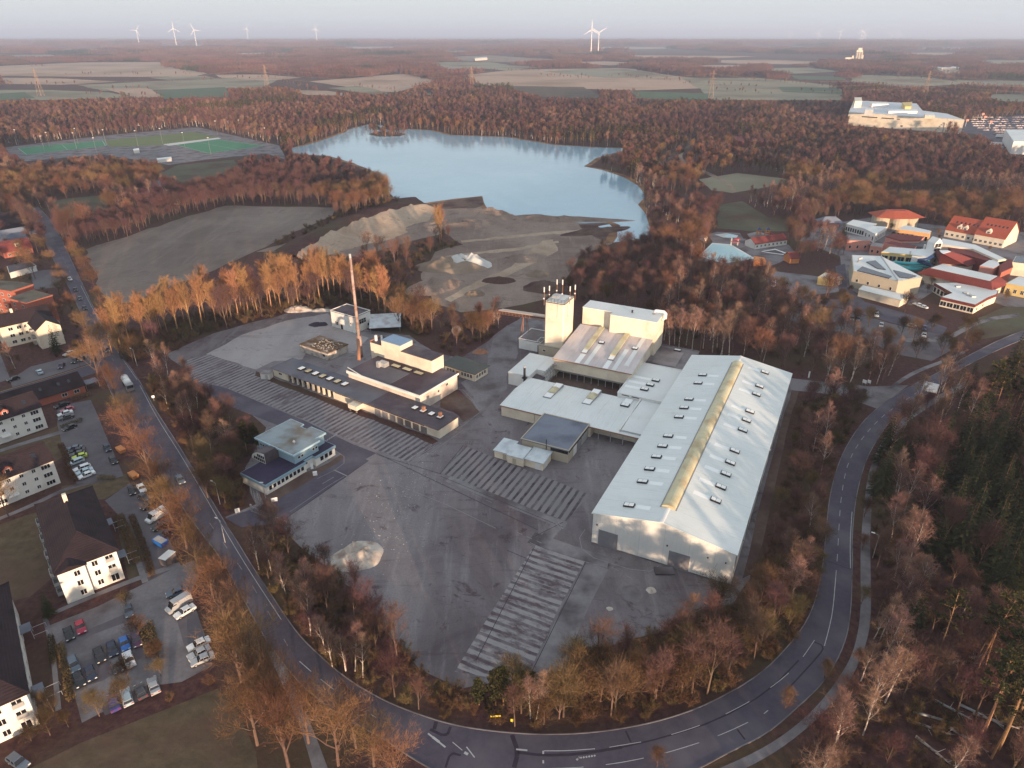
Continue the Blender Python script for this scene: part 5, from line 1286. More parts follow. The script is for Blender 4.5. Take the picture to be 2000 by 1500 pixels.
def row_house(lab, corner, az, W, D, eave, rh, nw, dormers, flip=0):
    fr = Frame(G(*corner), az); fr = Frame(fr.w(-W, 0), az)
    t = thing('apartment_house', lab, 'apartment block', fr); foot(fr, 0, W, 0, D, 1)
    MB().extr([(0, 0), (D, 0), (D, eave), (D / 2, eave + rh - .3), (0, eave)], 'x', 0, W).build('wall', M['render_'], t)
    for y0_, y1_ in ((-.5, D / 2), (D + .5, D / 2)):
        z0_ = eave - .1; MB().extr([(y0_, z0_), (y1_, eave + rh), (y1_, eave + rh + .25), (y0_, z0_ + .25)], 'x', -.4, W + .4).build('roof', RT, t)
    MB().box(-.42, W + .42, D / 2 - .15, D / 2 + .15, eave + rh + .12, eave + rh + .34).build('ridge_tiles', RT, t)
    for f_ in range(3):
        z = .7 + 2.6 * f_
        for k in range(nw):
            x = W - 2.2 - k * (W - 3) / nw * 1.0
            big = k % 4 == 0
            window(t, x, -.02, z + (0 if big else .25), 0, 2.3 if big else 1.0, 1.35 if big else 1.1, 3 if big else 2)
    for x in dormers:
        MB().extr([(x - 1.1, eave + .6), (x + 1.1, eave + .6), (x + 1.1, eave + 2.0), (x, eave + 2.8), (x - 1.1, eave + 2.0)], 'y', .9, 4.2).build('dormer', M['orangewall'], t)
        MB().extr([(x - 1.4, eave + 1.85), (x, eave + 2.85), (x + 1.4, eave + 1.85), (x + 1.4, eave + 2.0), (x, eave + 3.0), (x - 1.4, eave + 2.0)], 'y', .7, 4.4).build('dormer_roof', RT, t)
        window(t, x, .88, eave + .75, 0, 1.2, 1.2, 1)
    sl_ = rh / (D / 2)
    for x in (W - 3.5, W - 13.5):
        o = MB().box(-.6, .6, -.8, .8, 0, .12).build('roof_window', M['glass'], t); o.location = (x, 2.6, eave + sl_ * 2.6 + .3); o.rotation_euler = (math.atan(sl_), 0, 0)
    MB().box(W * .55, W * .55 + .8, D / 2 - .4, D / 2 + .4, eave + rh - .3, eave + rh + 1.5).build('chimney', M['concrete'], t)
    x = W - 11.5; MB().box(x - 1.3, x + 1.3, -1.6, -.02, 2.3, 2.5).build('entrance_canopy', M['frame'], t); door(t, x, -.03, 0, 0, 1.3, 2.2, M['frame'], 'entrance_door')
    return t


row_house('white gabled flats beside the car park with the pink and white cars, dormer sides orange', (94, 835), -50, 34, 10.5, 7.8, 3.6, 10, (24.5, 15, 6))
row_house('white gabled flats beside the lawn, just behind the brown hip roofed block', (119, 943), -50, 36, 10.5, 7.8, 3.6, 11, (25.5, 16, 6))

fr = Frame(G(75, 795), -47)
t = thing('terrace_bungalow', 'long low bungalow with a dark purple tiled roof along the side street', 'bungalow', fr); foot(fr, -12, 15.5, 0, 11)
MB().extr([(0, 0), (10, 0), (10, 2.9), (5, 6.2), (0, 2.9)], 'x', -14, 15.3).build('wall', M['orangewall'], t)
for y0_, y1_ in ((-.5, 5), (10.5, 5)): MB().extr([(y0_, 2.75), (y1_, 6.4), (y1_, 6.6), (y0_, 2.95)], 'x', -14.4, 15.7).build('roof', RT, t)
for x in (12.5, 8.6): window(t, x, -.02, .8, 0, 1.8, 1.3, 2)
for x in (11.5, 8.2, 2.5):
    o = MB().box(-.45, .45, -.7, .7, 0, .1).build('roof_window', M['glass'], t); o.location = (x, 2.3, 5.0); o.rotation_euler = (math.atan(.66), 0, 0)
MB().box(15.8, 20.5, 1, 5.2, 2.2, 2.35).build('carport_roof', M['blueroof'], t)
cp = MB(); [cp.tube([(x, y, 0), (x, y, 2.2)], .07, 5) for x in (16, 20.3) for y in (1.2, 5)]; cp.build('carport_post', M['galv'], t)

fr = Frame(G(23, 677), -45)
t = thing('gabled_house', 'cream three storey house with a brown roof and a lettered gable wall', 'apartment block', fr); foot(fr, -2, 18, -22, 8)
MB().extr([(0, 0), (9, 0), (9, 9), (4.5, 12.6), (0, 9)], 'x', -2, 16.8).build('wall', M['cream'], t)
for y0_, y1_ in ((-.5, 4.5), (9.5, 4.5)): MB().extr([(y0_, 8.85), (y1_, 12.8), (y1_, 13.0), (y0_, 9.05)], 'x', -2.4, 17.2).build('roof', RT, t)
MB().extr([(8.2, 0), (16.8, 0), (16.8, 8.2), (12.4, 11.4), (8.2, 8.2)], 'y', -12, -.003).build('wing_wall', M['cream'], t)
for x0_, x1_ in ((7.7, 12.4), (17.3, 12.4)): MB().extr([(x0_, 8.0), (x1_, 11.5), (x1_, 11.72), (x0_, 8.22)], 'y', -12.5, 3).build('wing_roof', RT, t)
for f_ in range(3):
    for x in (1.6, 4.6, 6.8): window(t, x, -.02, 1.0 + 2.8 * f_, 0, 1.7 if x < 6 else 1.0, 1.4, 2)
    balcony(t, 8.18, -6, .8 + 2.8 * f_, -90)
    balcony(t, 16.82, -4.5, .8 + 2.8 * f_, 90)
tx = bpy.data.curves.new('lettering', 'FONT'); tx.body = "Sti"; tx.size = 2.3; tx.extrude = .01; tx.align_x = 'CENTER'; tx.align_y = 'CENTER'
_o = bpy.data.objects.new('lettering', tx); _me = bpy.data.meshes.new_from_object(_o); bpy.data.objects.remove(_o); _me.materials.clear(); _me.materials.append(M['dark'])
o = inst('lettering', _me, t, (14.8, -12.03, 5.0))
o.rotation_euler = (Matrix.Rotation(math.pi / 2, 3, 'X') @ Matrix.Rotation(-math.pi / 2, 3, 'Z')).to_euler()
MB().box(4, 4.9, 4, 4.9, 12.3, 14.2).build('chimney', M['cream'], t)


def px_block(name, label, cat, roofpx, z, wallm, roofm, z0=0, ov=.25, edge=True, wins=(), excl=True, th=.3, vis=True, t=None, wn='wall', rn='roof'):
    """Flat roofed building from its roof outline; wins = (edge index, count, sill, w, h, mullions)."""
    wp = [G(a, b, z) for a, b in roofpx]; o = wp[0]
    if sum(wp[i].x * wp[(i + 1) % len(wp)].y - wp[(i + 1) % len(wp)].x * wp[i].y for i in range(len(wp))) < 0: wp = [wp[0]] + wp[1:][::-1]; flip = True
    else: flip = False
    fr_ = Frame(o, 0)
    if t is None: t = thing(name, label, cat, fr_)
    else: fr_ = Frame(t.location, 0)
    P = [(p.x - fr_.o.x, p.y - fr_.o.y) for p in wp]; n = len(P)
    if excl: keep_out([(p.x, p.y) for p in wp], vis)
    MB().prism(P, z0, z - th).build(wn, wallm, t)
    cx, cy = sum(p[0] for p in P) / n, sum(p[1] for p in P) / n
    big = [(cx + (x - cx) * (1 + ov / max(math.hypot(x - cx, y - cy), 1)), cy + (y - cy) * (1 + ov / max(math.hypot(x - cx, y - cy), 1))) for x, y in P]
    if edge:
        MB().prism(big, z - th + .002, z).build('roof_edge', edge if not isinstance(edge, bool) else wallm, t)
        MB().prism([(cx + (x - cx) * .985, cy + (y - cy) * .985) for x, y in P], z + .002, z + .06).build(rn, roofm, t)
    else: MB().prism(big, z - th + .002, z).build(rn, roofm, t)
    for e, k, sill, w, h, mu in wins:
        if flip: e = n - 1 - e
        a, b = Vector(P[e]), Vector(P[(e + 1) % n]); d = b - a; rz = math.degrees(math.atan2(d.y, d.x)); nn = Vector((d.y, -d.x)).normalized() * .02
        for i in range(k):
            p = a + d * ((i + .5) / k) + nn; window(t, p.x, p.y, z0 + sill, rz, w, h, mu)
    return t


def off(px, dx, dy): return [(a + dx, b + dy) for a, b in px]


orm = M['orangewall']; gr_ = mat('mossy_flat_roof', (.12, .105, .085), (.17, .15, .12), .3, .9, .1, c3=(.09, .075, .06), s3=.15)
px_block('brick_block', 'front block of the orange brick flats with white balconies', 'apartment block', [(17, 582), (51, 592), (102, 576), (64, 566)], 12.5, orm, gr_, wins=((0, 2, 1.2, 1.5, 1.4, 2), (0, 2, 4.0, 1.5, 1.4, 2), (0, 2, 6.8, 1.5, 1.4, 2), (0, 2, 9.6, 1.5, 1.4, 2)))
px_block('brick_block', 'rear block of the orange brick flats, roof cut by the photo edge', 'apartment block', [(-18, 562), (21, 569), (64, 555), (40, 551), (0, 548)], 12.5, orm, gr_, wins=((0, 3, 1.2, 1.5, 1.4, 2), (0, 3, 4.0, 1.5, 1.4, 2), (0, 3, 6.8, 1.5, 1.4, 2), (0, 3, 9.6, 1.5, 1.4, 2)))
# houses up the long road
fr = Frame(G(9, 505), -46)
t = thing('red_roof_house', 'house with a big dark red curved roof and a white dormer by the road bend', 'house', fr); foot(fr, 0, 16, 0, 12)
prof = [(-.4, 3.2), (.3, 5.6), (2.2, 7.6), (5.5, 8.6), (8.8, 7.6), (10.7, 5.6), (11.4, 3.2)]
MB().extr(prof, 'x', 0, 15).build('roof', M['darkred'], t); MB().box(.2, 14.8, .1, 10.9, 0, 3.19).build('wall', M['orangewall'], t)
MB().box(7, 9.2, .3, 3, 5.2, 7.2).build('dormer', M['cream'], t); window(t, 8.1, .28, 5.5, 0, 1.4, 1.3, 2)
for x in (3, 6.5, 12.6): window(t, x, .08, .9, 0, 1.5, 1.3, 2)
px_block('white_garage', 'low white garage with a grey terrace roof below the red roofed house', 'garage', [(14, 520), (58, 510), (70, 519), (18, 533)], 3, M['render_'], M['bitumen'])
def gable_px(name, label, a, b, depth, eave, rh, wm, rm, cat='house', wins=0):
    A, B = G(*a), G(*b); d = B - A; L_ = d.length; fr_ = Frame(A, math.degrees(math.atan2(d.x, d.y)) - 90)
    t = thing(name, label, cat, fr_); foot(fr_, 0, L_, 0, depth)
    MB().extr([(0, 0), (depth, 0), (depth, eave), (depth / 2, eave + rh - .25), (0, eave)], 'x', 0, L_).build('wall', wm, t)
    for y0_, y1_ in ((-.4, depth / 2), (depth + .4, depth / 2)): MB().extr([(y0_, eave - .2), (y1_, eave + rh), (y1_, eave + rh + .2), (y0_, eave)], 'x', -.4, L_ + .4).build('roof', rm, t)
    for k in range(wins): window(t, L_ * (k + .5) / wins, -.02, 1.0, 0, 1.3, 1.3, 2)
    return t


gable_px('blue_roof_house', 'house with a pale blue grey roof just above the dark red roof', (2, 482), (58, 472), 13, 3.5, 4.5, M['render_'], M['blueroof'], wins=3)
gable_px('dark_roof_house', 'long dark roofed house with a bright white roof window up the road', (-10, 466), (52, 452), 13, 4, 5, M['cream'], RT, wins=3)
gable_px('dark_roof_house', 'dark roofed house at the bend where the road leaves the trees', (-20, 448), (44, 440), 12, 4, 4.5, M['cream'], RT, wins=3)
px_block('carport', 'small grey carport open towards the road bend', 'carport', [(57, 452), (72, 449), (73, 455), (58, 458)], 2.6, M['galv'], M['blueroof'], z0=2.2)
gable_px('farmhouse', 'dark red roofed farmhouse half hidden by trees beyond the meadow', (280, 394), (322, 390), 13, 4, 5, M['orangewall'], M['darkred'], wins=3)
gable_px('barn', 'grey roofed barn beside the red farmhouse', (300, 377), (330, 373), 12, 4, 4, M['render_'], M['blueroof'])
px_block('white_trailer', 'small white trailer parked by the farmhouse', 'trailer', [(338, 389), (350, 389), (350, 393), (339, 393)], 2.6, M['render_'], M['white'])
px_block('clubhouse', 'low dark roofed club house at the edge of the sports ground', 'club house', [(-10, 308), (30, 300), (36, 306), (-10, 316)], 3.5, M['orangewall'], M['darkred'])
px_block('white_hut', 'white container hut between the football pitches', 'hut', [(260, 291), (271, 289), (272, 293), (261, 294)], 3, M['render_'], M['white'])
px_block('stand', 'long low white shelter below the sports ground', 'shelter', [(306, 309), (334, 306), (335, 309), (307, 312)], 3, M['render_'], M['white'])
for px, py in ((37, 284), (98, 290), (88, 298), (153, 281), (150, 291), (208, 284), (190, 302), (270, 286), (318, 281), (362, 290), (412, 302), (425, 264), (521, 280), (470, 262)):
    t = thing('floodlight_mast', 'slim floodlight mast beside the football pitches', 'floodlight', Frame(G(px, py), 0), 'floodlights of the football pitches')
    MB().tube([(0, 0, 0), (0, 0, 17)], [.13, .08], 5).build('pole', M['steel'], t); MB().box(-.8, .8, -.15, .15, 16.8, 17.3).build('lamp_head', M['white'], t)

# ------------------------------------------------------------------ spa, hotel and pool
bw = M['beige']
t = px_block('spa_hall', 'big beige spa hall with solar panels on its white roof', 'spa hall', [(1664, 498), (1721, 500), (1801, 541), (1755, 549), (1667, 529)], 8.5, bw, M['metalroof'], wins=((3, 4, 3.2, 1.2, 1.6, 1),))
for q in ([(1692, 511), (1710, 508), (1730, 526), (1714, 524)], [(1674, 528), (1684, 520), (1742, 539), (1736, 543)], [(1745, 527), (1790, 538), (1776, 543), (1757, 541)]):
    px_block('', '', '', q, 8.95, M['dark'], M['pv'], z0=8.6, ov=0, edge=False, excl=False, th=.12, t=t, wn='panel_frame', rn='solar_panel')
for a, b in (((1721, 500), (1755, 549)),):
    p, q = G(*a, 8.7) - t.location, G(*b, 8.7) - t.location; MB().tube([p, q], .35, 5).build('roof_ridge', M['galv'], t)
v = G(1676, 512, 8.6) - t.location; MB().tube([v, v + Vector((0, 0, 1.6)), v + Vector((1.5, 0, 2.2))], .8, 8).build('vent_unit', M['galv'], t)
px_block('spa_annex', 'long low annex with a white roof before the beige spa hall', 'annex', [(1678, 565), (1686, 557), (1776, 577), (1759, 586)], 3.6, M['cream'], M['metalroof'])
px_block('yellow_villa', 'small pale yellow hut behind the round red tree', 'hut', [(1598, 541), (1612, 532), (1632, 538), (1630, 545)], 4, M['yellow'], M['cream'])
px_block('white_portal', 'small white portal house at the lane behind the spa hall', 'hut', [(1636, 541), (1643, 539), (1646, 543), (1640, 546)], 3, M['white'], M['white'])
# red skirt roof hall


def skirt(name, label, cat, low, zl, top, zt, rm, tm, wm, wall_h):
    L0 = [G(a, b, zl) for a, b in low]; T0 = [G(a, b, zt) for a, b in top]; o = L0[0]; t = thing(name, label, cat, Frame(o, 0)); keep_out([(p.x, p.y) for p in L0])
    l_ = [(p.x - o.x, p.y - o.y) for p in L0]; u = [(p.x - o.x, p.y - o.y) for p in T0]; n = len(l_)
    cx, cy = sum(p[0] for p in l_) / n, sum(p[1] for p in l_) / n
    m_ = MB(); m_.add([(x, y, zl) for x, y in l_] + [(x, y, zt) for x, y in u] + [(x, y, zl - .3) for x, y in l_], [(i, (i + 1) % n, n + (i + 1) % n, n + i) for i in range(n)] + [(i, (i + 1) % n, 2 * n + (i + 1) % n, 2 * n + i) for i in range(n)] + [list(range(n, 2 * n)), list(range(2 * n, 3 * n))]); m_.build('roof_skirt', rm, t)
    MB().prism([(sum(p[0] for p in u) / n * .06 + x * .94, sum(p[1] for p in u) / n * .06 + y * .94) for x, y in u], zt + .003, zt + .12).build('flat_roof', tm, t)
    MB().prism([(cx + (x - cx) * .9, cy + (y - cy) * .9) for x, y in l_], 0, wall_h).build('wall', wm, t); return t


skirt('red_skirt_hall', 'wide hall with steep dark red roof sides and a white flat top', 'spa hall', [(1792, 533), (1836, 514), (1972, 554), (1938, 567)], 4.6, [(1814, 523), (1838, 515), (1952, 540), (1936, 550)], 8.5, M['darkred'], M['metalroof'], M['cream'], 4.3)
t = px_block('sauna_house', 'low white roofed building with a dark red roof edge and dark glazing, nearest the lawn', 'spa building', [(1826, 553), (1866, 552), (1950, 567), (1947, 574), (1929, 581), (1905, 595), (1839, 580), (1860, 572)], 4.6, M['cream'], M['metalroof'], edge=M['darkred'], th=1.3, wins=((5, 5, .6, 2.6, 2.2, 2), (7, 5, .5, 2.0, 2.5, 1), (4, 2, 1.0, 1.5, 1.2, 1)))
for a, b in ((1870, 560), (1885, 573), (1900, 580), (1892, 577)):
    p = G(a, b, 4.7) - t.location; MB().box(p.x - 1, p.x + 1, p.y - .8, p.y + .8, 4.67, 5.3).build('roof_unit', M['galv'], t)
skirt('glass_pyramid_hall', 'dark red pyramid roofed pool hall with white glazed ridge strips', 'spa hall', [(1834, 513), (1822, 490), (1866, 490), (1917, 511), (1890, 520)], 5.0, [(1838, 494), (1834, 489), (1852, 489), (1858, 492), (1842, 496)], 13, M['darkred'], M['frost'], M['cream'], 4.6)
t = px_block('glazed_pool_hall', 'yellow framed pool hall with a curved white roof and dark glazing', 'spa hall', [(1722, 492), (1738, 482), (1786, 486), (1814, 487), (1812, 494), (1786, 498)], 6.5, M['yellow'], M['metalroof'], wins=((5, 4, .6, 3.4, 4.2, 2),))
px_block('bow_roof_hall', 'white bow roofed hall piece between the pool hall and the slide tower', 'spa hall', [(1782, 497), (1800, 486), (1832, 488), (1812, 503)], 7.5, M['white'], M['metalroof'])
px_block('red_wing', 'long spa wing with a dark red roof and a white roof strip', 'spa wing', [(1848, 478), (1872, 478), (1920, 488), (1942, 503), (1930, 510), (1860, 490)], 8, M['darkred'], M['darkred'], edge=M['darkred'])
px_block('white_wing', 'spa wing with a white flat roof leading to the hotel', 'spa wing', [(1829, 476), (1842, 466), (1905, 478), (1965, 506), (1950, 508), (1900, 486)], 9, M['cream'], M['metalroof'])
px_block('white_wing', 'white roofed spa wing with red end wall, before the yellow house', 'spa wing', [(1914, 519), (1932, 508), (1970, 508), (1940, 524)], 8, M['pink'], M['metalroof'])
px_block('red_cube', 'red brown stair block between the white spa wings', 'spa wing', [(1950, 512), (1976, 506), (1978, 522), (1956, 532)], 8, M['orangewall'], M['darkred'])
px_block('solar_wing', 'spa wing with dark solar panels at the photo edge', 'spa wing', [(1978, 512), (1985, 500), (2060, 508), (2060, 522)], 7, M['cream'], M['pv'])
px_block('yellow_house', 'yellow house with a white flat roof and dark windows at the photo edge', 'spa building', [(1966, 553), (1990, 540), (2080, 555), (2080, 575)], 5.5, M['yellow'], M['metalroof'], wins=((3, 8, 1.2, 1.4, 2.0, 2), (0, 3, 1.2, 1.4, 2, 2)))
# slide tower and slides
p0 = G(1822, 516)
t = thing('slide_tower', 'white gabled slide tower with open dark bays', 'slide tower', Frame(p0, -18)); foot(Frame(p0, -18), -3, 3, -3, 3)
MB().extr([(-2.6, 0), (2.6, 0), (2.6, 12), (0, 14.6), (-2.6, 12)], 'y', 0, 5).build('frame', M['white'], t)
for r_ in range(4):
    for c_ in range(2): MB().box(-2.1 + c_ * 2.2, -.15 + c_ * 2.2, -.06, -.003, 1.2 + r_ * 2.8, 3.3 + r_ * 2.8).build('open_bay', M['dark'], t)
for nm, mt_, pts, lab in (('water_slide', 'turq', [(1815, 512, 6), (1790, 516, 5), (1760, 514, 4.2), (1742, 512, 4), (1748, 519, 3.6), (1768, 524, 3), (1785, 522, 2.6), (1812, 520, 2.2), (1822, 522, 1.8)], 'turquoise tube slide winding before the slide tower'),
                          ('water_slide', 'turq', [(1735, 514, 4.6), (1758, 520, 4), (1780, 527, 3), (1800, 525, 2.4)], 'short turquoise slide beside the beige hall roof'),
                          ('water_slide', 'navy', [(1822, 500, 9), (1808, 508, 8), (1790, 508, 7), (1806, 514, 6), (1818, 518, 5)], 'navy blue tube slide curling around the slide tower')):
    P_ = [G(a, b, z) for a, b, z in pts]; P3 = [Vector(p) for p in P_]; q = P3
    for _ in range(2): q = [q[0]] + [x for a, b in zip(q, q[1:]) for x in (a.lerp(b, .25), a.lerp(b, .75))] + [q[-1]]
    o = MB().tube([p - P_[0] for p in q], .95, 9).build(nm, M[mt_], smooth=True); o.location = P_[0]; tag(o, lab, 'water slide')
for px, py in ((1771, 519), (1799, 506)): tag(MB().tube([(0, 0, 0), (0, 0, 8.5)], .5, 8).build('slide_mast', M['white']), 'white mast between the coloured slides', 'mast', 'masts between the slides').location = G(px, py)
# oriental quarter and hotel
px_block('arcade_house', 'white arcade house with black arches at the wood edge', 'spa building', [(1653, 437), (1667, 429), (1712, 437), (1694, 448)], 5, M['white'], M['metalroof'], wins=((3, 9, .8, 1.4, 2.6, 1), (0, 3, .8, 1.4, 2.6, 1)))
px_block('arcade_house', 'white arcade house with a long row of black openings, nearer the courtyard', 'spa building', [(1690, 447), (1702, 441), (1733, 443), (1710, 457)], 5.5, M['white'], M['metalroof'], wins=((2, 7, .8, 1.4, 2.8, 1), (3, 3, .8, 1.4, 2.8, 1)))
px_block('apricot_house', 'apricot house with dark arched windows and a white roof', 'spa building', [(1752, 447), (1770, 440), (1819, 451), (1816, 456)], 6, M['apricot'], M['metalroof'], wins=((3, 7, .8, 1.5, 3.0, 1),))
px_block('pink_house', 'pink terracotta house with roof terrace beside the dark conifer', 'spa building', [(1655, 470), (1660, 459), (1702, 463), (1700, 470)], 6, M['pink'], M['concrete'], wins=((3, 3, 1.4, 1.4, 1.8, 1),))
px_block('pink_house', 'small pink house with a dark doorway near the slides', 'spa building', [(1700, 480), (1706, 474), (1726, 476), (1722, 483)], 5, M['pink'], M['concrete'], wins=((3, 2, 1.2, 1.2, 1.8, 1),))
px_block('pink_wing', 'long rose coloured low wing behind the glazed pool hall', 'spa building', [(1726, 474), (1740, 471), (1790, 481), (1784, 488)], 4.5, M['pink'], M['darkred'])
px_block('red_terrace_house', 'low house under red tiled roofs around the spa courtyard', 'spa building', [(1730, 462), (1745, 456), (1805, 462), (1795, 470), (1760, 470)], 4.5, M['pink'], M['darkred'], edge=M['darkred'])
px_block('court_roof', 'grey flat courtyard roof behind the rose wing', 'spa building', [(1758, 474), (1800, 470), (1830, 474), (1810, 484)], 3, M['slab'], M['greyroof'])
t = thing('round_house', 'round beige building with a red roof at the wood edge', 'spa building', Frame(G(1750, 445), 0)); keep_out([(G(1716, 440, 0).x, G(1716, 440).y), (G(1790, 440).x, G(1790, 440).y), (G(1785, 428).x, G(1785, 428).y), (G(1720, 428).x, G(1720, 428).y)])
for k, x in enumerate((-9, 0, 9)): MB().tube([(x, 4 if k != 1 else 0, 0), (x, 4 if k != 1 else 0, 7.5)], 6, 20).build('round_wall', M['beige'], t)
MB().prism([(-16, -3), (-6, -7), (6, -7), (16, -3), (15, 12), (-15, 12)], 7.503, 11, top=[(-7, 3), (-4, 1), (4, 1), (7, 3), (6, 6), (-6, 6)]).build('roof', M['redtile'], t)
for nm, lab, a, b, dp_, ev, rh_, dn in (('hotel_wing', 'long hotel wing with an orange red tiled roof and two dormers', (1843, 462), (1905, 474), 17, 4.5, 7.5, 2), ('hotel_wing', 'nearer hotel wing with a tall orange red gable roof and cream windows', (1899, 474), (1957, 485), 24, 5.5, 8.5, 1)):
    t = gable_px(nm, lab, a, b, dp_, ev, rh_, M['cream'], M['redtile'], 'hotel', 0)
    L_ = (G(*b) - G(*a)).length
    for k in range(6):
        window(t, L_ * (k + .5) / 6, -.02, 1.2, 0, 1.5, 1.5, 2)
        if ev > 6: window(t, L_ * (k + .5) / 6, -.02, 4.2, 0, 1.5, 1.5, 2)
    for k in range(dn):
        x = L_ * (.38 + .18 * k) if dn > 1 else L_ * .4
        sl_ = rh_ / (dp_ / 2); MB().extr([(x - 1.4, ev + 1.4 * sl_), (x + 1.4, ev + 1.4 * sl_), (x + 1.4, ev + 1.4 * sl_ + 1.7), (x, ev + 1.4 * sl_ + 2.9), (x - 1.4, ev + 1.4 * sl_ + 1.7)], 'y', 1.4, 4.4).build('dormer', M['cream'], t); window(t, x, 1.38, ev + 1.4 * sl_ + .25, 0, 1.4, 1.3, 2)
    for k in range(6):
        sl_ = rh_ / (dp_ / 2); y = dp_ * .3; o = MB().box(-.5, .5, -.7, .7, 0, .12).build('roof_window', M['glass'], t); o.location = (L_ * (.2 + .13 * k), y, ev + sl_ * y + .12); o.rotation_euler = (math.atan(sl_), 0, 0)
t = thing('pavilion', 'small pavilion with an upswept pale blue roof at the wood edge', 'pavilion', Frame(G(1618, 442), 0)); foot(Frame(G(1618, 442), 0), -7, 7, -5, 5)
MB().prism([(-8, -5), (8, -5), (8, 5), (-8, 5)], 3.4, 6.6, top=[(-3.5, -.2), (3.5, -.2), (3.5, .2), (-3.5, .2)]).build('roof', M['blueroof'], t); MB().box(-5.5, 5.5, -3.5, 3.5, 0, 3.397).build('wall', M['pink'], t)

sheet('pool_rim', [(1365, 500), (1391, 474.5), (1428, 477.5), (1475, 505), (1412, 515)], .06, M['white'])
sheet('swimming_pool', [(1368, 499.5), (1392, 476.5), (1426, 479), (1470, 504.5), (1412, 513)], .10, M['tarp'])
sheet('pool_rim', [(1396, 458), (1420, 455.5), (1442, 460), (1438, 466), (1412, 464)], .06, M['whitedust'])
sheet('paddling_pool', [(1412, 462), (1425, 457.5), (1440, 461), (1436, 464.5)], .10, M['tarp'])
sheet('pool_rim', [(1486, 491), (1514, 486), (1540, 495.5), (1532, 498), (1500, 494)], .06, M['white'])
sheet('plunge_pool', [(1490, 491.5), (1514, 488), (1534, 495.5), (1528, 496.5)], .10, M['bitumen'])
gable_px('changing_house', 'long white changing house with a dark red roof beside the pools', (1474, 487), (1536, 478), 9, 3.2, 2.6, M['render_'], M['darkred'], 'changing house', 8)
gable_px('timber_hut', 'orange timber hut with a red roof beside the paved court', (1542, 515), (1560, 514), 7, 3, 2.5, M['timber'], M['darkred'], 'hut')
px_block('timber_wall_hut', 'orange timber bath house with a slanting roof below the pool', 'hut', [(1473, 500), (1492, 503), (1496, 509), (1472, 509)], 3.2, M['timber'], M['timber'])
t = thing('play_tower', 'orange climbing tower with a red slide in the sand', 'playground', Frame(G(1478, 461), 0))
for x in (0, 5.5):
    m_ = MB(); [m_.box(x + a, x + a + .3, b, b + .3, 0, 4) for a in (0, 2.2) for b in (0, 2.2)]; m_.box(x, x + 2.5, 0, 2.5, 1.8, 2.0); m_.build('tower_frame', M['timber'], t)
    MB().prism([(x - .2, -.2), (x + 2.7, -.2), (x + 2.7, 2.7), (x - .2, 2.7)], 4, 5.3, top=[(x + 1.2, 1.2), (x + 1.3, 1.2), (x + 1.3, 1.3), (x + 1.2, 1.3)]).build('tower_roof', M['navy'], t)
MB().extr([(7.9, 2.0), (12, .3), (12, .6), (7.9, 2.3)], 'y', .5, 1.7).build('slide', M['red'], t)
t = thing('diving_tower', 'white diving platform at the edge of the covered pool', 'diving tower', Frame(G(1428, 480), 0))
m_ = MB(); [m_.tube([(x, y, 0), (x, y, 4.6)], .12, 5) for x in (0, 4) for y in (0, 1.4)]; m_.build('frame', M['white'], t); MB().box(-.3, 4.3, -2, 1.6, 2.6, 2.8).build('platform', M['red'], t); MB().box(1, 4.3, -2, 1.6, 4.4, 4.6).build('upper_platform', M['red'], t)
px_block('pool_cabin', 'small pale cabin on the path beside the covered pool', 'hut', [(1367, 460), (1372, 458), (1382, 462), (1376, 464)], 2.5, M['render_'], M['galv'])

# ------------------------------------------------------------------ big stores and far landmarks
t = px_block('store_building', 'huge cream store building with rows of small dark windows above the wood', 'warehouse store', [(1658, 219), (1884, 234), (1850, 222), (1802, 216), (1790, 202), (1668, 196)], 17, M['cream'], mat('store_roof', (.50, .53, .57), (.58, .61, .65), .05, .6, .3), wins=((0, 1, 3, 3, 2, 1),))
d = G(1884, 234, 17) - G(1658, 219, 17); u = d.normalized(); nrm = Vector((u.y, -u.x, 0))
if nrm.y > 0: nrm = -nrm
rzf = math.degrees(math.atan2(d.y, d.x))
for a, b in ((.13, .27), (.31, .41), (.45, .47)):
    m_ = MB(); k = a
    while k < b: m_.box(k * d.length, k * d.length + 1.4, -.25, -.05, 11.8, 13.0); k += .011
    o = m_.build('window_row', M['glass'], t); o.rotation_euler = (0, 0, math.radians(rzf)); o.location = (0, 0, 0)
m_ = MB(); [m_.box(d.length * (.79 + .012 * k), d.length * (.79 + .012 * k) + 1.5, -.4, -.1, 2 + 2.2 * k, 3.4 + 2.2 * k) for k in range(5)]; m_.box(d.length * .85, d.length * .855, -.5, -.1, 0, 12); o = m_.build('escape_stair', M['steel'], t); o.rotation_euler = (0, 0, math.radians(rzf))
for q, z, mt_, rn_ in (([(1669, 190), (1683, 190), (1684, 197), (1670, 198)], 26, 'cream', 'cream'), ([(1690, 211), (1706, 212), (1706, 215), (1690, 214)], 24, 'white', 'metalroof'), ([(1700, 200), (1730, 199), (1736, 203), (1704, 203)], 22, 'white', 'metalroof'),
                   ([(1762, 200), (1782, 199), (1780, 208), (1768, 208)], 23, 'yellow', 'yellow'), ([(1733, 214), (1790, 213), (1792, 217), (1736, 217)], 20, 'white', 'metalroof'), ([(1806, 221), (1825, 221), (1826, 226), (1807, 225)], 21, 'cream', 'metalroof')):
    px_block('', '', '', q, z, M[mt_], M[rn_], z0=17.1, excl=False, t=t, wn='roof_block', rn='roof_block_top')
t = px_block('logistics_hall', 'pale blue grey windowless hall with trailers docked at its side', 'hall', [(1964, 253), (1980, 276), (2120, 280), (2080, 253)], 13, M['white'], M['metalroof'])
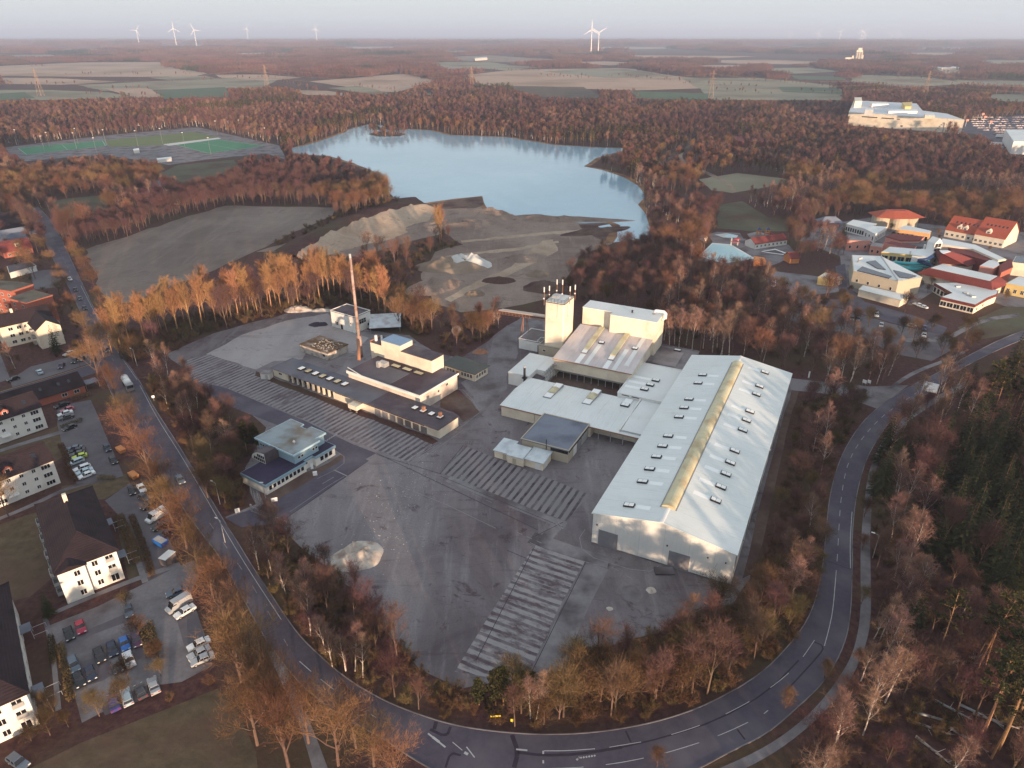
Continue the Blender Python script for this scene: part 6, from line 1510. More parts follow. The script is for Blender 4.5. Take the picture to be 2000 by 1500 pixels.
for i, (a, b) in enumerate((((1926, 284), (1956, 286)), ((1926, 292), (1958, 294)), ((1944, 269), (1960, 270)))):
    p, q = G(*a), G(*b); L_ = (q - p).length; fr_ = Frame(p, math.degrees(math.atan2(q.x - p.x, q.y - p.y)) - 90)
    t = thing('truck_trailer', ('white box trailer docked highest at the pale hall', 'middle white box trailer at the pale hall', 'lowest blue grey box trailer at the pale hall')[(1, 2, 0)[i]], 'trailer', fr_); MB().box(0, L_, 0, 2.6, 1.1, 4.0).build('box', M['white' if i != 1 else 'blue'], t); MB().box(.5, L_ - .5, .3, 2.3, .3, 1.097).build('chassis', M['dark'], t)
rg_ = random.Random(3)
m_ = MB(); m_.box(0, 4.3, 0, 1.8, .25, .85); m_.prism([(.9, .12), (3.6, .12), (3.6, 1.68), (.9, 1.68)], .853, 1.42, top=[(1.4, .25), (3.2, .25), (3.2, 1.55), (1.4, 1.55)]); fc_ = m_.mesh('distant_car', mat('distant_car_paint', (.30, .24, .25), None, rough=.4, spec=.5, rand=.75))
for rw in range(9):
    for k in range(22):
        px, py = 1893 + k * 5.2 + rw * 2, 230 + rw * 4.2
        if rg_.random() < .25 or py > 232 + (px - 1890) * .4 + 12: continue
        tag(inst('parked_car', fc_, None, G(px + rg_.uniform(-.5, .5), py), rg_.uniform(-.05, .05)), 'distant car in the rows of the store car park', 'car', 'cars in the store car park').location.z = .08
for i, (px, py) in enumerate(((1857, 226), (1914, 227), (1916, 234), (1920, 240), (1931, 250), (1885, 247))):
    t = thing('flag_sign', 'pale pink sign cube on a mast in the store car park', 'sign', Frame(G(px, py), 0), 'sign masts in the store car park'); MB().tube([(0, 0, 0), (0, 0, 7)], .25, 5).build('mast', M['white'], t); MB().box(-1.8, 1.8, -1.8, 1.8, 7, 9.5).build('sign_cube', M['pink'], t)
t = thing('gravel_works', 'cream gravel works with silos and a tall tower far off towards the horizon', 'works', Frame(G(1677, 116), 18))
MB().box(-16, 12, 0, 22, 0, 42).build('tower', M['cream'], t); MB().box(-10, 8, 2, 18, 42.003, 52).build('tower_head', M['cream'], t)
for x in (-13, -2, 9): MB().tube([(x, -6, 0), (x, -6, 34)], 5.2, 12).build('silo', M['beige'], t)
MB().box(12.1, 20, 2, 16, 0, 20).build('side_block', M['cream'], t); MB().box(-62, -16.1, -2, 14, 0, 9).build('low_hall', M['cream'], t); MB().box(-32, -24, 0, 10, 9.003, 17).build('roof_block', M['cream'], t)
for z in (10, 20, 30): MB().box(-7.5, 3.5, -.12, -.003, z, z + 4).build('dark_opening', M['dark'], t)
for i, (q, lab) in enumerate((([(1676, 127), (1700, 124), (1740, 128), (1700, 130)], 'long pale greenhouse shed beyond the store'), ([(1712, 122), (1770, 121), (1792, 127), (1740, 129)], 'long flat cream shed beyond the store'), ([(1810, 128), (1850, 127), (1876, 132), (1840, 133)], 'far pale shed past the cream shed'), ([(926, 113), (950, 111), (952, 113), (928, 115)], 'pale works shed at the far sand pit'))):
    px_block('far_shed', lab, 'shed', q, 9, M['cream'], M['metalroof'], excl=False)
px_block('forest_roof', 'long red brown roof half sunk in the wood beside the park track', 'roofed hall', [(1400, 267), (1420, 265), (1528, 272), (1515, 276), (1440, 276)], 6, M['darkred'], M['darkred'], edge=M['darkred'])
for i, (px, py) in enumerate(((205, 228), (215, 232), (262, 239), (325, 220), (442, 235), (20, 252))):
    px_block('allotment_hut', 'small white roofed allotment hut in the woods above the pitches', 'hut', [(px, py), (px + 9, py - 1), (px + 10, py + 2), (px + 1, py + 2.5)], 3, M['white'], M['white'], excl=False)['group'] = 'allotment huts above the pitches'

# wind turbines
BLADE = MB()
BLADE.extr([(-.9, 2), (-1.6, 9), (-.6, 57), (.2, 57), (1.2, 9), (.9, 2)], 'y', -.35, .35)
blade_me = BLADE.mesh('blade', M['turbine'])
tw_ = MB(); tw_.tube([(0, 0, 0), (0, 0, 1)], [1, .55], 12, cap=False)
TURB = [(273, 91, 144, 35, -1, 'leftmost turbine of the three grouped on the horizon'), (346, 95, 156, 0, 1, 'middle and tallest turbine of the three grouped on the horizon'), (385, 94, 146, -22, 0, 'third turbine of the horizon group, blades turned slightly aside'),
        (486, 86, 170, 20, 0, 'lone turbine between the group of three and the far single one'), (620, 88, 165, 10, 0, 'lone turbine standing above the far end of the big wood'), (1154, 106, 138, 0, 0, 'taller turbine of the close pair on the horizon'), (1168, 104, 122, 60, 0, 'shorter turbine of the close pair on the horizon'),
        (1542, 81, 128, 10, 0, 'first small turbine of the distant row above the store'), (1596, 84, 124, 25, 0, 'second turbine of the distant row above the store'), (1638, 84, 138, 40, 0, 'third turbine of the distant row above the store'), (1679, 87, 140, 0, 0, 'left member of the crossed turbine pair above the cream tower'),
        (1683, 87, 138, 50, 0, 'right member of the crossed turbine pair above the cream tower'), (1689, 81, 105, 15, 0, 'small turbine just behind the crossed pair'), (1738, 82, 122, 30, 0, 'first of the last two turbines of the distant row'), (1752, 82, 124, 5, 0, 'very last turbine of the distant row')]
TURB = [tuple(list(q[:5]) + [q[5].replace('leftmost turbine', 'first turbine').replace('left member', 'paler member').replace('right member', 'second member')]) for q in TURB]
for px, py, hub, ang, _, lab in TURB:
    p = G(px, py); t = thing('wind_turbine', lab, 'wind turbine', Frame(p, math.degrees(math.atan2(p.x, p.y))), 'wind turbines on the horizon')
    k = 1.0 if py > 84 else 1.5
    o = inst('tower', tw_.mesh('tower', M['turbine']), t, sc=(3.1 * k, 3.1 * k, hub))
    MB().box(-2.5 * k, 2.5 * k, -4.5, 8, hub - 2, hub + 2.6).build('nacelle', M['turbine'], t)
    rt_ = MB().tube([(0, -7.5, hub), (0, -4.5, hub)], [.8, 2.2], 10).build('rotor_hub', M['turbine'], t)
    for j in range(3):
        b_ = inst('blade', blade_me, rt_, (0, -6, hub)); b_.rotation_euler = (0, math.radians(ang + 120 * j), 0); b_.scale = (1.25 * k, 1, 1)
# pylons and wires
PY = [(-1500, 1700), (-980, 1554), (-565, 1732), (-88, 1653), (397, 1490), (803, 1454), (1400, 1300)]
arms = ((27, 9), (36, 7), (45, 5.5))
for i, (x, y) in enumerate(PY[1:6]):
    t = thing('pylon', 'lattice power pylon ' + ('beside the far green field at the photo edge', 'above the gravel piles beyond the pitches', 'rising straight beyond the lake', 'in the pale fields beyond the lake wood', 'standing behind the huge store')[i], 'pylon', Frame((x, y), 10), 'power pylons')
    m_ = MB(); hts = [0, 9, 18, 26, 34, 42, 52]
    wd = lambda z: 4.4 * (1 - z / 52) ** 1.1 + .35
    for a, b in zip(hts, hts[1:]):
        for sx, sy in ((-1, -1), (1, -1), (1, 1), (-1, 1)):
            m_.tube([(sx * wd(a), sy * wd(a), a), (sx * wd(b), sy * wd(b), b)], .26, 4)
            nx, ny = (-sy, sx); m_.tube([(sx * wd(a), sy * wd(a), a), (nx * wd(b), ny * wd(b), b)], .15, 3)
    m_.build('lattice_mast', mat('pylon_steel', (.30, .20, .14), None, rough=.6) if i == 0 else bpy.data.materials['pylon_steel'], t)
    for z, w in arms:
        c_ = MB(); [c_.tube([(-w, 0, z), (0, s_, z + 1.6), (w, 0, z)], .25, 3) for s_ in (-.8, .8)]; c_.tube([(-w, 0, z), (w, 0, z)], .25, 3); c_.build('cross_arm', bpy.data.materials['pylon_steel'], t)
for i, (a, b) in enumerate(zip(PY, PY[1:])):
    m_ = MB()
    for z, w in arms:
        for s_ in (-1, 1):
            ca, sa = math.cos(math.radians(10)), math.sin(math.radians(10)); A, B = Vector((a[0] + s_ * w * ca, a[1] - s_ * w * sa, z)), Vector((b[0] + s_ * w * ca, b[1] - s_ * w * sa, z))
            m_.tube([A.lerp(B, k / 14) - Vector((0, 0, 52 * (k / 14) * (1 - k / 14))) for k in range(15)], .09, 3, cap=False)
    tag(m_.build('power_line', bpy.data.materials['pylon_steel']), 'sagging power lines of one span between two pylons', 'power line', 'spans of the power line')
# ------------------------------------------------------------------ vehicles
def car_mesh(L_=4.3, W=1.78, H_=1.47, kind='hatch'):
    """x across, y forward; returns body, glass, wheel, headlamp and tail lamp meshes."""
    b = MB(); g = MB(); w = W / 2; f, r = L_ / 2, -L_ / 2
    hood = .82 if kind != 'van' else 1.15
    low = [(r, .38), (r, .95), (r + .12, 1.0), (f - .95, hood + .08), (f - .12, hood - .12), (f, .62), (f, .36)]
    def loft(prof, w0, w1, zt):
        n = len(prof); vs = []
        for s_ in (-1, 1): vs += [(s_ * (w0 if z < zt else w1), y, z) for y, z in prof]
        return vs, [list(range(n)), list(range(2 * n - 1, n - 1, -1))] + [(i, n + i, n + (i + 1) % n, (i + 1) % n) for i in range(n)]
    if kind == 'van':
        cab = [(r, .35), (r + .05, H_), (f - 1.55, H_), (f - .75, 1.2), (f - .08, .98), (f, .4)]
        b.add(*loft(cab, w, w * .9, 1.25)); g.add(*loft([(f - 1.48, H_ - .12), (f - .80, 1.24), (f - .70, 1.24), (f - 1.40, H_ - .10)], w * .82, w * .80, 9))
        for s_ in (-1, 1): g.box(s_ * w * .92 - .03, s_ * w * .92 + .03, f - 2.0, f - 1.15, 1.25, H_ - .35)
    else:
        b.add(*loft(low, w, w * .94, .75))
        c0, c1 = (f - 1.25, r + (.35 if kind == 'hatch' else .85 if kind == 'saloon' else .1))
        cab = [(c1, .93), (c1 + .35, H_), (c0 - .75, H_), (c0, .86)]
        b.add(*loft([(c1 + .28, H_ - .06), (c1 + .38, H_), (c0 - .78, H_), (c0 - .68, H_ - .06)], w * .80, w * .76, H_ - .01))
        g.add(*loft([(c1, .90), (c1 + .29, H_ - .062), (c0 - .70, H_ - .062), (c0, .84)], w * .93, w * .80, 1.1))
        for s_ in (-1, 1):
            for y in (c0 - .45, (c0 + c1) / 2, c1 + .3): b.tube([(s_ * w * .93, y, .9), (s_ * w * .795, y - (.15 if y == c0 - .45 else 0), H_ - .03)], .05, 4)
    wh = MB(); wh.tube([(-.11, 0, 0), (.11, 0, 0)], .33, 14); rim = MB().tube([(-.125, 0, 0), (.125, 0, 0)], .19, 10)
    hl = MB().box(-.2, .2, -.06, .04, -.08, .09)
    return b, g, wh, rim, hl


CARS = {}
for k, a in dict(hatch=(4.1, 1.76, 1.48), saloon=(4.6, 1.8, 1.44), estate=(4.6, 1.8, 1.5), van=(5.6, 2.0, 2.4)).items():
    b, g, wh, rim, hl = car_mesh(*a, kind=k)
    me = b.mesh('car_body', mat('car_paint_default', (.3, .3, .3), None, rough=.3, spec=.5))
    CARS[k] = (me, g.mesh('car_glass', M['glass']), wh.mesh('car_wheel', M['tyre']), rim.mesh('car_rim', M['galv']), hl.mesh('headlight', M['lampglass']), hl.mesh('tail_light', M['tail']), a)
PAINT = {n: mat('paint_' + n, c, None, rough=.28, spec=.55, metal=.1) for n, c in dict(black=(.012, .012, .016), grey=(.07, .07, .08), darkblue=(.015, .022, .05), blue=(.02, .12, .42), white=(.72, .73, .74), silver=(.40, .41, .43), red=(.35, .015, .05), lightblue=(.42, .52, .58),
                                                                               purple=(.06, .03, .07), violet=(.07, .06, .22), green=(.50, .60, .05), bluegrey=(.10, .13, .17), pink=(.45, .10, .14)).items()}


def car(front, rear, color, label, kind='hatch', group=None, name='parked_car', cat='car'):
    p, q = G(*front), G(*rear); d = p - q; fr_ = Frame((p + q) / 2, math.degrees(math.atan2(d.x, d.y)))
    t = thing(name, label, cat, fr_, group); bm_, gm, wm, rm, hm, tm, (L_, W, H_) = CARS[kind]
    t.location.z = .05
    o = inst('body', bm_, t); o.material_slots[0].link = 'OBJECT'; o.material_slots[0].material = PAINT[color]
    inst('windows', gm, t)
    for sx in (-1, 1):
        for y in (L_ * .31, -L_ * .30):
            w_ = inst('wheel', wm, t, (sx * (W / 2 - .1), y, .33)); inst('rim', rm, w_)
        inst('headlight', hm, t, (sx * (W / 2 - .28), L_ / 2 - .01, .66 if kind != 'van' else .85)); inst('tail_light', tm, t, (sx * (W / 2 - .25), -L_ / 2 + .01, .8))
    return t


def z6(x, y): return (x / 3.3333, 1050 + y / 3.3333)
def z5(x, y): return (x / 4, 700 + y / 4)


G1, G2, G3, G4 = 'cars in the gravel car park', 'cars behind the brown roofed flats', 'cars beside the white gabled flats', 'cars at the spa'
for a, b, col, lab, k in (((468, 685), (440, 595), 'black', 'black car at the near end of the bay row beside the red car', 'hatch'), ((542, 638), (518, 555), 'red', 'crimson red car in the top bay row of the gravel car park', 'hatch'), ((848, 520), (835, 460), 'bluegrey', 'blue grey car alone at the hedge end of the top bay row', 'hatch'),
                          ((670, 825), (635, 730), 'black', 'black car between two empty bays and the navy saloon', 'saloon'), ((750, 785), (720, 690), 'darkblue', 'navy saloon next to the bright blue car', 'saloon'), ((828, 745), (805, 665), 'blue', 'bright blue car behind the white saloon', 'hatch'),
                          ((905, 720), (880, 630), 'purple', 'dark purple car beside the orange shrub island', 'saloon'), ((502, 885), (470, 795), 'bluegrey', 'dark blue grey car parked nose to tail above two black cars', 'estate'), ((535, 980), (505, 900), 'black', 'black car lowest at the hedge end of the middle bays', 'hatch'),
                          ((610, 940), (580, 855), 'darkblue', 'dark blue hatchback beside the lowest black car', 'hatch'), ((778, 885), (750, 815), 'grey', 'small dark grey car next to the white saloon', 'hatch'), ((865, 862), (825, 755), 'white', 'white saloon in the middle bays of the gravel car park', 'saloon'),
                          ((735, 1040), (760, 1135), 'violet', 'violet blue car half under bare branches in the lowest row', 'saloon'), ((815, 1000), (845, 1105), 'lightblue', 'pale blue estate in the lowest row of bays', 'estate'), ((905, 975), (938, 1055), 'grey', 'dark grey car under twigs between pale estate and silver saloon', 'hatch'),
                          ((990, 930), (1020, 1025), 'silver', 'silver saloon at the drive end of the lowest row', 'saloon'), ((1105, 385), (1205, 350), 'bluegrey', 'dark blue car above the silver van at the tree edge', 'saloon'), ((1155, 525), (1258, 465), 'white', 'white car directly below the silver van', 'saloon'),
                          ((1240, 735), (1355, 680), 'white', 'white car uppermost of the three under the trees', 'saloon'), ((1255, 787), (1345, 742), 'silver', 'silver car between two others under the trees', 'saloon'), ((1265, 828), (1378, 782), 'grey', 'pale grey car lowest of the three under the trees', 'saloon')):
    if 'pale grey' in lab: col = 'silver'
    car(z6(*a), z6(*b), col, lab, k, G1)
car(z6(1092, 500), z6(1245, 405), 'silver', 'long silver van under the trees beside the gravel car park', 'van', None, 'parked_van', 'van')
car(z6(160, 1500), z6(90, 1450), 'bluegrey', 'dark car on the lawn drive cut by the photo edge', 'estate', None)
for a, b, col, lab, k in (((1045, 1080), (1025, 1015), 'black', 'black car beside the white hatchback behind the brown roof', 'hatch'), ((1130, 1060), (1092, 1000), 'white', 'white hatchback under orange twigs behind the brown roof', 'hatch'), ((1165, 1110), (1095, 1085), 'grey', 'dark grey car below the white hatchback', 'hatch'),
                          ((1140, 1175), (1185, 1145), 'black', 'black car between the camper van and the grey car', 'hatch'), ((1215, 1345), (1310, 1300), 'black', 'black car right below the camper van', 'saloon'), ((1262, 1405), (1335, 1370), 'darkblue', 'dark blue car below the camper van', 'hatch')):
    car(z5(*a), z5(*b), col, lab, k, G2)
car(z5(1165, 1290), z5(1290, 1215), 'white', 'big white camper van under the street trees', 'van', None, 'camper_van', 'camper van')
for a, b, col, lab, k in (((440, 395), (535, 360), 'black', 'black car topmost beside the white gabled flats', 'saloon'), ((490, 425), (570, 400), 'pink', 'pinkish red car behind the white one', 'hatch'), ((455, 460), (572, 425), 'white', 'white saloon beside the pinkish red car', 'saloon'), ((462, 488), (585, 455), 'grey', 'grey saloon touching the white one', 'saloon'),
                          ((500, 572), (595, 535), 'black', 'lone black car between the two groups', 'hatch'), ((515, 725), (655, 705), 'bluegrey', 'blue grey car first in the packed lower group', 'saloon'), ((545, 745), (668, 722), 'black', 'black car second in the packed lower group', 'saloon'), ((560, 770), (660, 748), 'grey', 'dark grey car just above the yellow green one', 'hatch'),
                          ((580, 792), (672, 768), 'green', 'bright yellow green car in the packed lower group', 'hatch'), ((535, 845), (655, 800), 'lightblue', 'pale silver blue car below the yellow green one', 'estate'), ((585, 890), (705, 850), 'white', 'white estate uppermost of three white cars', 'estate'), ((603, 918), (725, 878), 'lightblue', 'pale car squeezed between two white ones', 'saloon'),
                          ((615, 950), (745, 900), 'white', 'white saloon lowest of three white cars', 'saloon'), ((855, 738), (828, 688), 'darkblue', 'dark blue car parked alone at the kerb', 'hatch'), ((905, 830), (875, 790), 'black', 'dark car half under the street tree at the car park', 'hatch')):
    car(z5(*a), z5(*b), col, lab, k, G3)
rd = lambda x, y, s=1: ((x + 6 * s, y + 9 * s), (x - 6 * s, y - 9 * s))
for x, y, s, col, lab, k in ((353, 940, 1, 'bluegrey', 'blue grey car driving on the long road past the flats', 'saloon'), (209, 686, .7, 'darkblue', 'dark blue car with lit headlights on the long road', 'estate'), (137, 547, .5, 'white', 'white car furthest up the long road', 'saloon'), (148, 568, .5, 'black', 'black car behind the white one on the long road', 'hatch'),
                             (157, 585, .5, 'grey', 'grey car in the middle of the queue on the long road', 'saloon'), (166, 604, .5, 'black', 'black car last in the queue on the long road', 'hatch'), (80, 425, .4, 'red', 'dark red car near the far road bend', 'hatch')):
    car(*rd(x, y, s), col, lab, k, 'cars on the long road', 'driving_car')
car((238, 686), (231, 672), 'black', 'dark car parked at the kerb by the poplars', 'hatch', None)
for f, r, col, lab, k in (((143, 712), (151, 702), 'black', 'first black car on the side street parking strip', 'hatch'), ((156, 708), (164, 699), 'grey', 'grey car next to the black one on the side street strip', 'hatch'), ((118, 722), (124, 713), 'purple', 'dark purple car on the side street strip', 'hatch'), ((73, 722), (84, 736), 'lightblue', 'pale blue car standing across the side street strip', 'saloon'),
                          ((126, 697), (145, 689), 'silver', 'silver car before the cream gable', 'saloon'), ((20, 745), (34, 741), 'black', 'dark car near the photo edge on the side street', 'hatch')):
    car(f, r, col, lab, k, 'cars by the side street')
for f, r, col, lab, k in (((1788, 596), (1797, 599), 'white', 'white car on the lawn lane before the spa', 'saloon'), ((1797, 600), (1806, 603), 'white', 'second white car nose to tail on the lawn lane', 'saloon'), ((1712, 621), (1711, 613), 'white', 'white van like car in the spa car park', 'estate'), ((1720, 642), (1721, 633), 'silver', 'silver car in the spa car park between bare trees', 'hatch'),
                          ((1804, 648), (1804, 638), 'blue', 'deep blue car by the oval hedge bed', 'hatch'), ((1804, 662), (1804, 653), 'white', 'white car by the oval hedge bed', 'hatch'), ((1664, 628), (1664, 621), 'grey', 'grey car at the far side of the spa car park', 'hatch'), ((1675, 630), (1675, 622), 'bluegrey', 'blue grey car next to the grey one in the spa car park', 'hatch'),
                          ((1773, 637), (1783, 639), 'silver', 'silver car across the lane before the oval bed', 'saloon')):
    car(f, r, col, lab, k, G4)
car((1508, 566), (1512, 552), 'white', 'white delivery van on the court before the pool', 'van', None, 'delivery_van', 'van')
# tanker truck on the long road
p, q = G(262, 774), G(242, 742); d = p - q
t = thing('tank_truck', 'white tank truck with a dark cab under the street trees', 'truck', Frame((p + q) / 2, math.degrees(math.atan2(d.x, d.y))), z=.07)
MB().tube([(0, -5.2, 2.3), (0, -4.9, 2.3), (0, 1.6, 2.3), (0, 2.0, 2.3)], [.5, 1.25, 1.25, .6], 14).build('tank', M['white'], t, smooth=True)
MB().box(-.5, .5, -5, 4.6, .7, 1.0).build('chassis', M['dark'], t)
c_ = MB().extr([(2.5, .6), (4.7, .6), (4.7, 1.7), (4.4, 2.9), (2.5, 3.0)], 'x', -1.2, 1.2).build('cab', M['steel'], t); MB().extr([(4.71, 1.75), (4.45, 2.7), (4.49, 2.7), (4.75, 1.75)], 'x', -1.05, 1.05).build('windscreen', M['glass'], c_)
for x in (-1.0, 1.0):
    for y in (-4.2, -3.1, 3.6): inst('wheel', CARS['van'][2], t, (x, y, .5), 0, (1.6, 1.5, 1.5))
# recycling containers and odds and ends in the flats' yards
t = thing('skip_container', 'bright blue skip beside the hedge near the camper van', 'skip', Frame(G(315, 1063), 30)); MB().prism([(-1.6, -.9), (1.6, -.9), (1.6, .9), (-1.6, .9)], .1, 1.5, top=[(-2, -1), (2, -1), (2, 1), (-2, 1)]).build('tub', mat('skip_blue', (.02, .16, .55), None, rough=.5), t)
MB().box(-1.75, 1.75, -.85, .85, 1.503, 1.52).build('waste', M['rubble'], t)
t = thing('site_cabin', 'small grey cabin at the end of the flats drive', 'cabin', Frame(G(330, 1098), 20)); MB().box(-1, 1, -1.6, 1.6, .1, 2.2).build('wall', M['concrete'], t); MB().box(-1.1, 1.1, -1.7, 1.7, 2.203, 2.3).build('roof', M['white'], t)
for i, (px, py) in enumerate(((237, 882), (262, 932))):
    t = thing('orange_skip', ('orange skip at the corner of the flats car park', 'orange skip behind the hedge')[i], 'skip', Frame(G(px, py), 40)); MB().prism([(-1.5, -.8), (1.5, -.8), (1.5, .8), (-1.5, .8)], .1, 1.3, top=[(-1.8, -.9), (1.8, -.9), (1.8, .9), (-1.8, .9)]).build('tub', M['timber'], t)
# clipped hedges
for i, (pts, w, h, lab) in enumerate((([(118, 1262), (135, 1330), (140, 1372)], 1.6, 1.3, 'clipped brown hedge along the near side of the gravel car park'), ([(232, 1010), (252, 1050), (272, 1100)], 2.4, 1.1, 'clipped hedge strip between the flats and their drive'), ([(258, 1010), (285, 1080), (298, 1128)], 1.6, 1.1, 'clipped hedge beside the flats drive'),
                                     ([(100, 1245), (106, 1300)], 1.2, 1.2, 'short clipped hedge beside the entrance path'), ([(285, 1222), (302, 1282)], 3.0, 1.2, 'orange brown shrub island in the gravel car park'), ([(120, 872), (130, 892), (136, 925), (150, 942)], 1.6, 1.4, 'clipped hedge behind the packed cars'),
                                     ([(120, 838), (162, 822)], 1.4, 1.3, 'short hedge between the two groups of cars'), ([(192, 936), (225, 936)], 1.4, 1.2, 'hedge at the end of the flats car park'), ([(140, 783), (178, 772)], 1.4, 1.6, 'red brown hedge behind the bungalow'))):
    wp = [G(*p) for p in pts]; o0 = wp[0]; T, C = MB(), MB(); rg_ = random.Random(60 + i)
    t = thing('hedge', lab, 'hedge', Frame(o0, 0))
    for a, b in zip(wp, wp[1:]):
        n_ = int((b - a).length * w * 70); dd = (b - a).normalized(); nn_ = Vector((-dd.y, dd.x, 0))
        for _ in range(n_):
            p_ = a.lerp(b, rg_.random()) - o0 + nn_ * rg_.uniform(-.5, .5) * w + Vector((0, 0, h * rg_.random() ** .6))
            e_ = Vector((rg_.uniform(-1, 1), rg_.uniform(-1, 1), rg_.uniform(-.3, 1))).normalized(); s_ = e_.cross(Vector((rg_.uniform(-1, 1), rg_.uniform(-1, 1), .3))).normalized() * .09
            C.add([p_ - s_, p_ + s_, p_ + e_ * .35], [(0, 1, 2)])
        for k in range(int((b - a).length / .8)): T.tube([a.lerp(b, k * .8 / (b - a).length) - o0, a.lerp(b, k * .8 / (b - a).length) - o0 + Vector((0, 0, h * .8))], .04, 3)
    C.build('twigs', M['bush'], t); T.build('stems', M['bark'], t)
# ------------------------------------------------------------------ trees and shrubs
def rot_dir(d, ang, az):
    a = d.cross(Vector((0, 0, 1)) if abs(d.z) < .95 else Vector((1, 0, 0))).normalized(); b = d.cross(a)
    return (d * math.cos(ang) + (a * math.cos(az) + b * math.sin(az)) * math.sin(ang)).normalized()


def rnd_dir(rg):
    z = rg.uniform(-1, 1); t = rg.uniform(0, 2 * math.pi); r = math.sqrt(1 - z * z)
    return Vector((r * math.cos(t), r * math.sin(t), z))


def twig(mb, p, d, L, w, rg):
    s = d.cross(rnd_dir(rg)).normalized() * (w / 2)
    mb.add([p - s, p + s, p + d * L], [(0, 1, 2)])


def needle_tuft(mb, p, L, w, n, rg, up=.2):
    for _ in range(n):
        d = rnd_dir(rg); d.z = d.z * .6 + up; d.normalize()
        s = d.cross(rnd_dir(rg)).normalized() * (w / 2)
        q = p + d * L * rg.uniform(.5, 1)
        mb.add([p - s * .5, q - s, q + s], [(0, 1, 2)])


def bare_tree(rg, h=14, spread=.85, fork=.22, twigs=4200, ang=.75, up=.35, tw=.07, tl=1.5, rt=.24, nlimb=6, lean=.0):
    """Leafless broadleaf: trunk, limbs, branches, and a haze of twigs. Returns (trunk mesh builder, crown mesh builder)."""
    T, C = MB(), MB(); tips = []

    def grow(p, d, L, r, lev):
        n = 4 if lev == 0 else 3
        pts = [p]; rs = [r]; q = p; dd = d
        for i in range(n):
            dd = (dd + rnd_dir(rg) * (.05 if lev == 0 else .16) + Vector((0, 0, up * .2 * (lev > 0)))).normalized()
            q = q + dd * (L / n); pts.append(q); rs.append(r * (1 - (.45 if lev == 0 else .7) * (i + 1) / n))
        (T if lev <= 1 else C).tube(pts, rs, 6 if lev == 0 else 4 if lev == 1 else 3, cap=False)
        if lev >= 3:
            tips.append((pts[1], dd, L)); tips.append((pts[2], dd, L)); tips.append((q, dd, L)); return
        nc = (nlimb, 6, 5)[lev]
        for k in range(nc):
            t = rg.uniform(.25, 1) if lev else fork + (1 - fork) * (k + .5) / nc
            i = min(int(t * n), n - 1); o = Vector(pts[i]).lerp(Vector(pts[i + 1]), t * n - i)
            a = ang * rg.uniform(.6, 1.15) * (1 - .45 * t if lev == 0 else 1)
            nd = rot_dir(dd if lev else Vector((lean, 0, 1)).normalized(), a, 2.4 * k + rg.uniform(-.5, .5))
            nd.z += up * .5; nd.normalize()
            LL = (h * .52 * spread * (1.1 - .5 * t) if lev == 0 else L * rg.uniform(.5, .72))
            grow(o, nd, LL, rs[i] * .55, lev + 1)
    grow(Vector((0, 0, -.2)), Vector((lean, 0, 1)).normalized(), h * .72, rt, 0)
    for k in range(twigs):
        p, d, L = rg.choice(tips)
        dd = (d + rnd_dir(rg) * .95 + Vector((0, 0, up * .6))).normalized()
        twig(C, p + rnd_dir(rg) * .35 + dd * rg.uniform(0, .3), dd, tl * rg.uniform(.5, 1.2), tw, rg)
    return T, C


def birch_tree(rg, h=17, twigs=1700, lean=.06):
    T, C = MB(), MB(); pts = [Vector((0, 0, -.2))]; rs = [.2]; d = Vector((lean, rg.uniform(-.05, .05), 1)).normalized()
    for i in range(8):
        d = (d + rnd_dir(rg) * .06).normalized(); pts.append(pts[-1] + d * h / 8); rs.append(.2 * (1 - (i + 1) / 8.6))
    T.tube(pts, rs, 6, cap=False); tips = []
    nl = 15
    for k in range(nl):
        t = .34 + .6 * k / nl + rg.uniform(-.02, .02); i = int(t * 8); o = pts[i].lerp(pts[i + 1], t * 8 - i)
        L = h * .34 * (1.15 - t) * rg.uniform(.8, 1.25); dd = rot_dir(Vector((0, 0, 1)), rg.uniform(.45, .75), 2.4 * k + rg.uniform(-.6, .6))
        q = [o]
        for j in range(3):
            dd = (dd + rnd_dir(rg) * .15 + Vector((0, 0, .12))).normalized(); q.append(q[-1] + dd * L / 3)
        T.tube(q, [rs[i] * .5, rs[i] * .36, rs[i] * .24, .02], 4, cap=False)
        for j in range(5):
            b = q[1 + j % 3]; d2 = rot_dir(dd, rg.uniform(.4, .9), rg.uniform(0, 6.28)); e = b + d2 * L * .42
            C.tube([b, e], [.05, .02], 3, cap=False)
            tips += [(b.lerp(e, .5), d2), (e, d2)]
        tips += [(q[2], dd), (q[3], dd)]
    tips += [(pts[-1], d), (pts[-2], d)]
    for k in range(twigs):
        p, d2 = rg.choice(tips); dd = (d2 * .6 + rnd_dir(rg) + Vector((0, 0, .15))).normalized()
        twig(C, p + rnd_dir(rg) * .3, dd, rg.uniform(.5, 1.5), .055, rg)
    return T, C


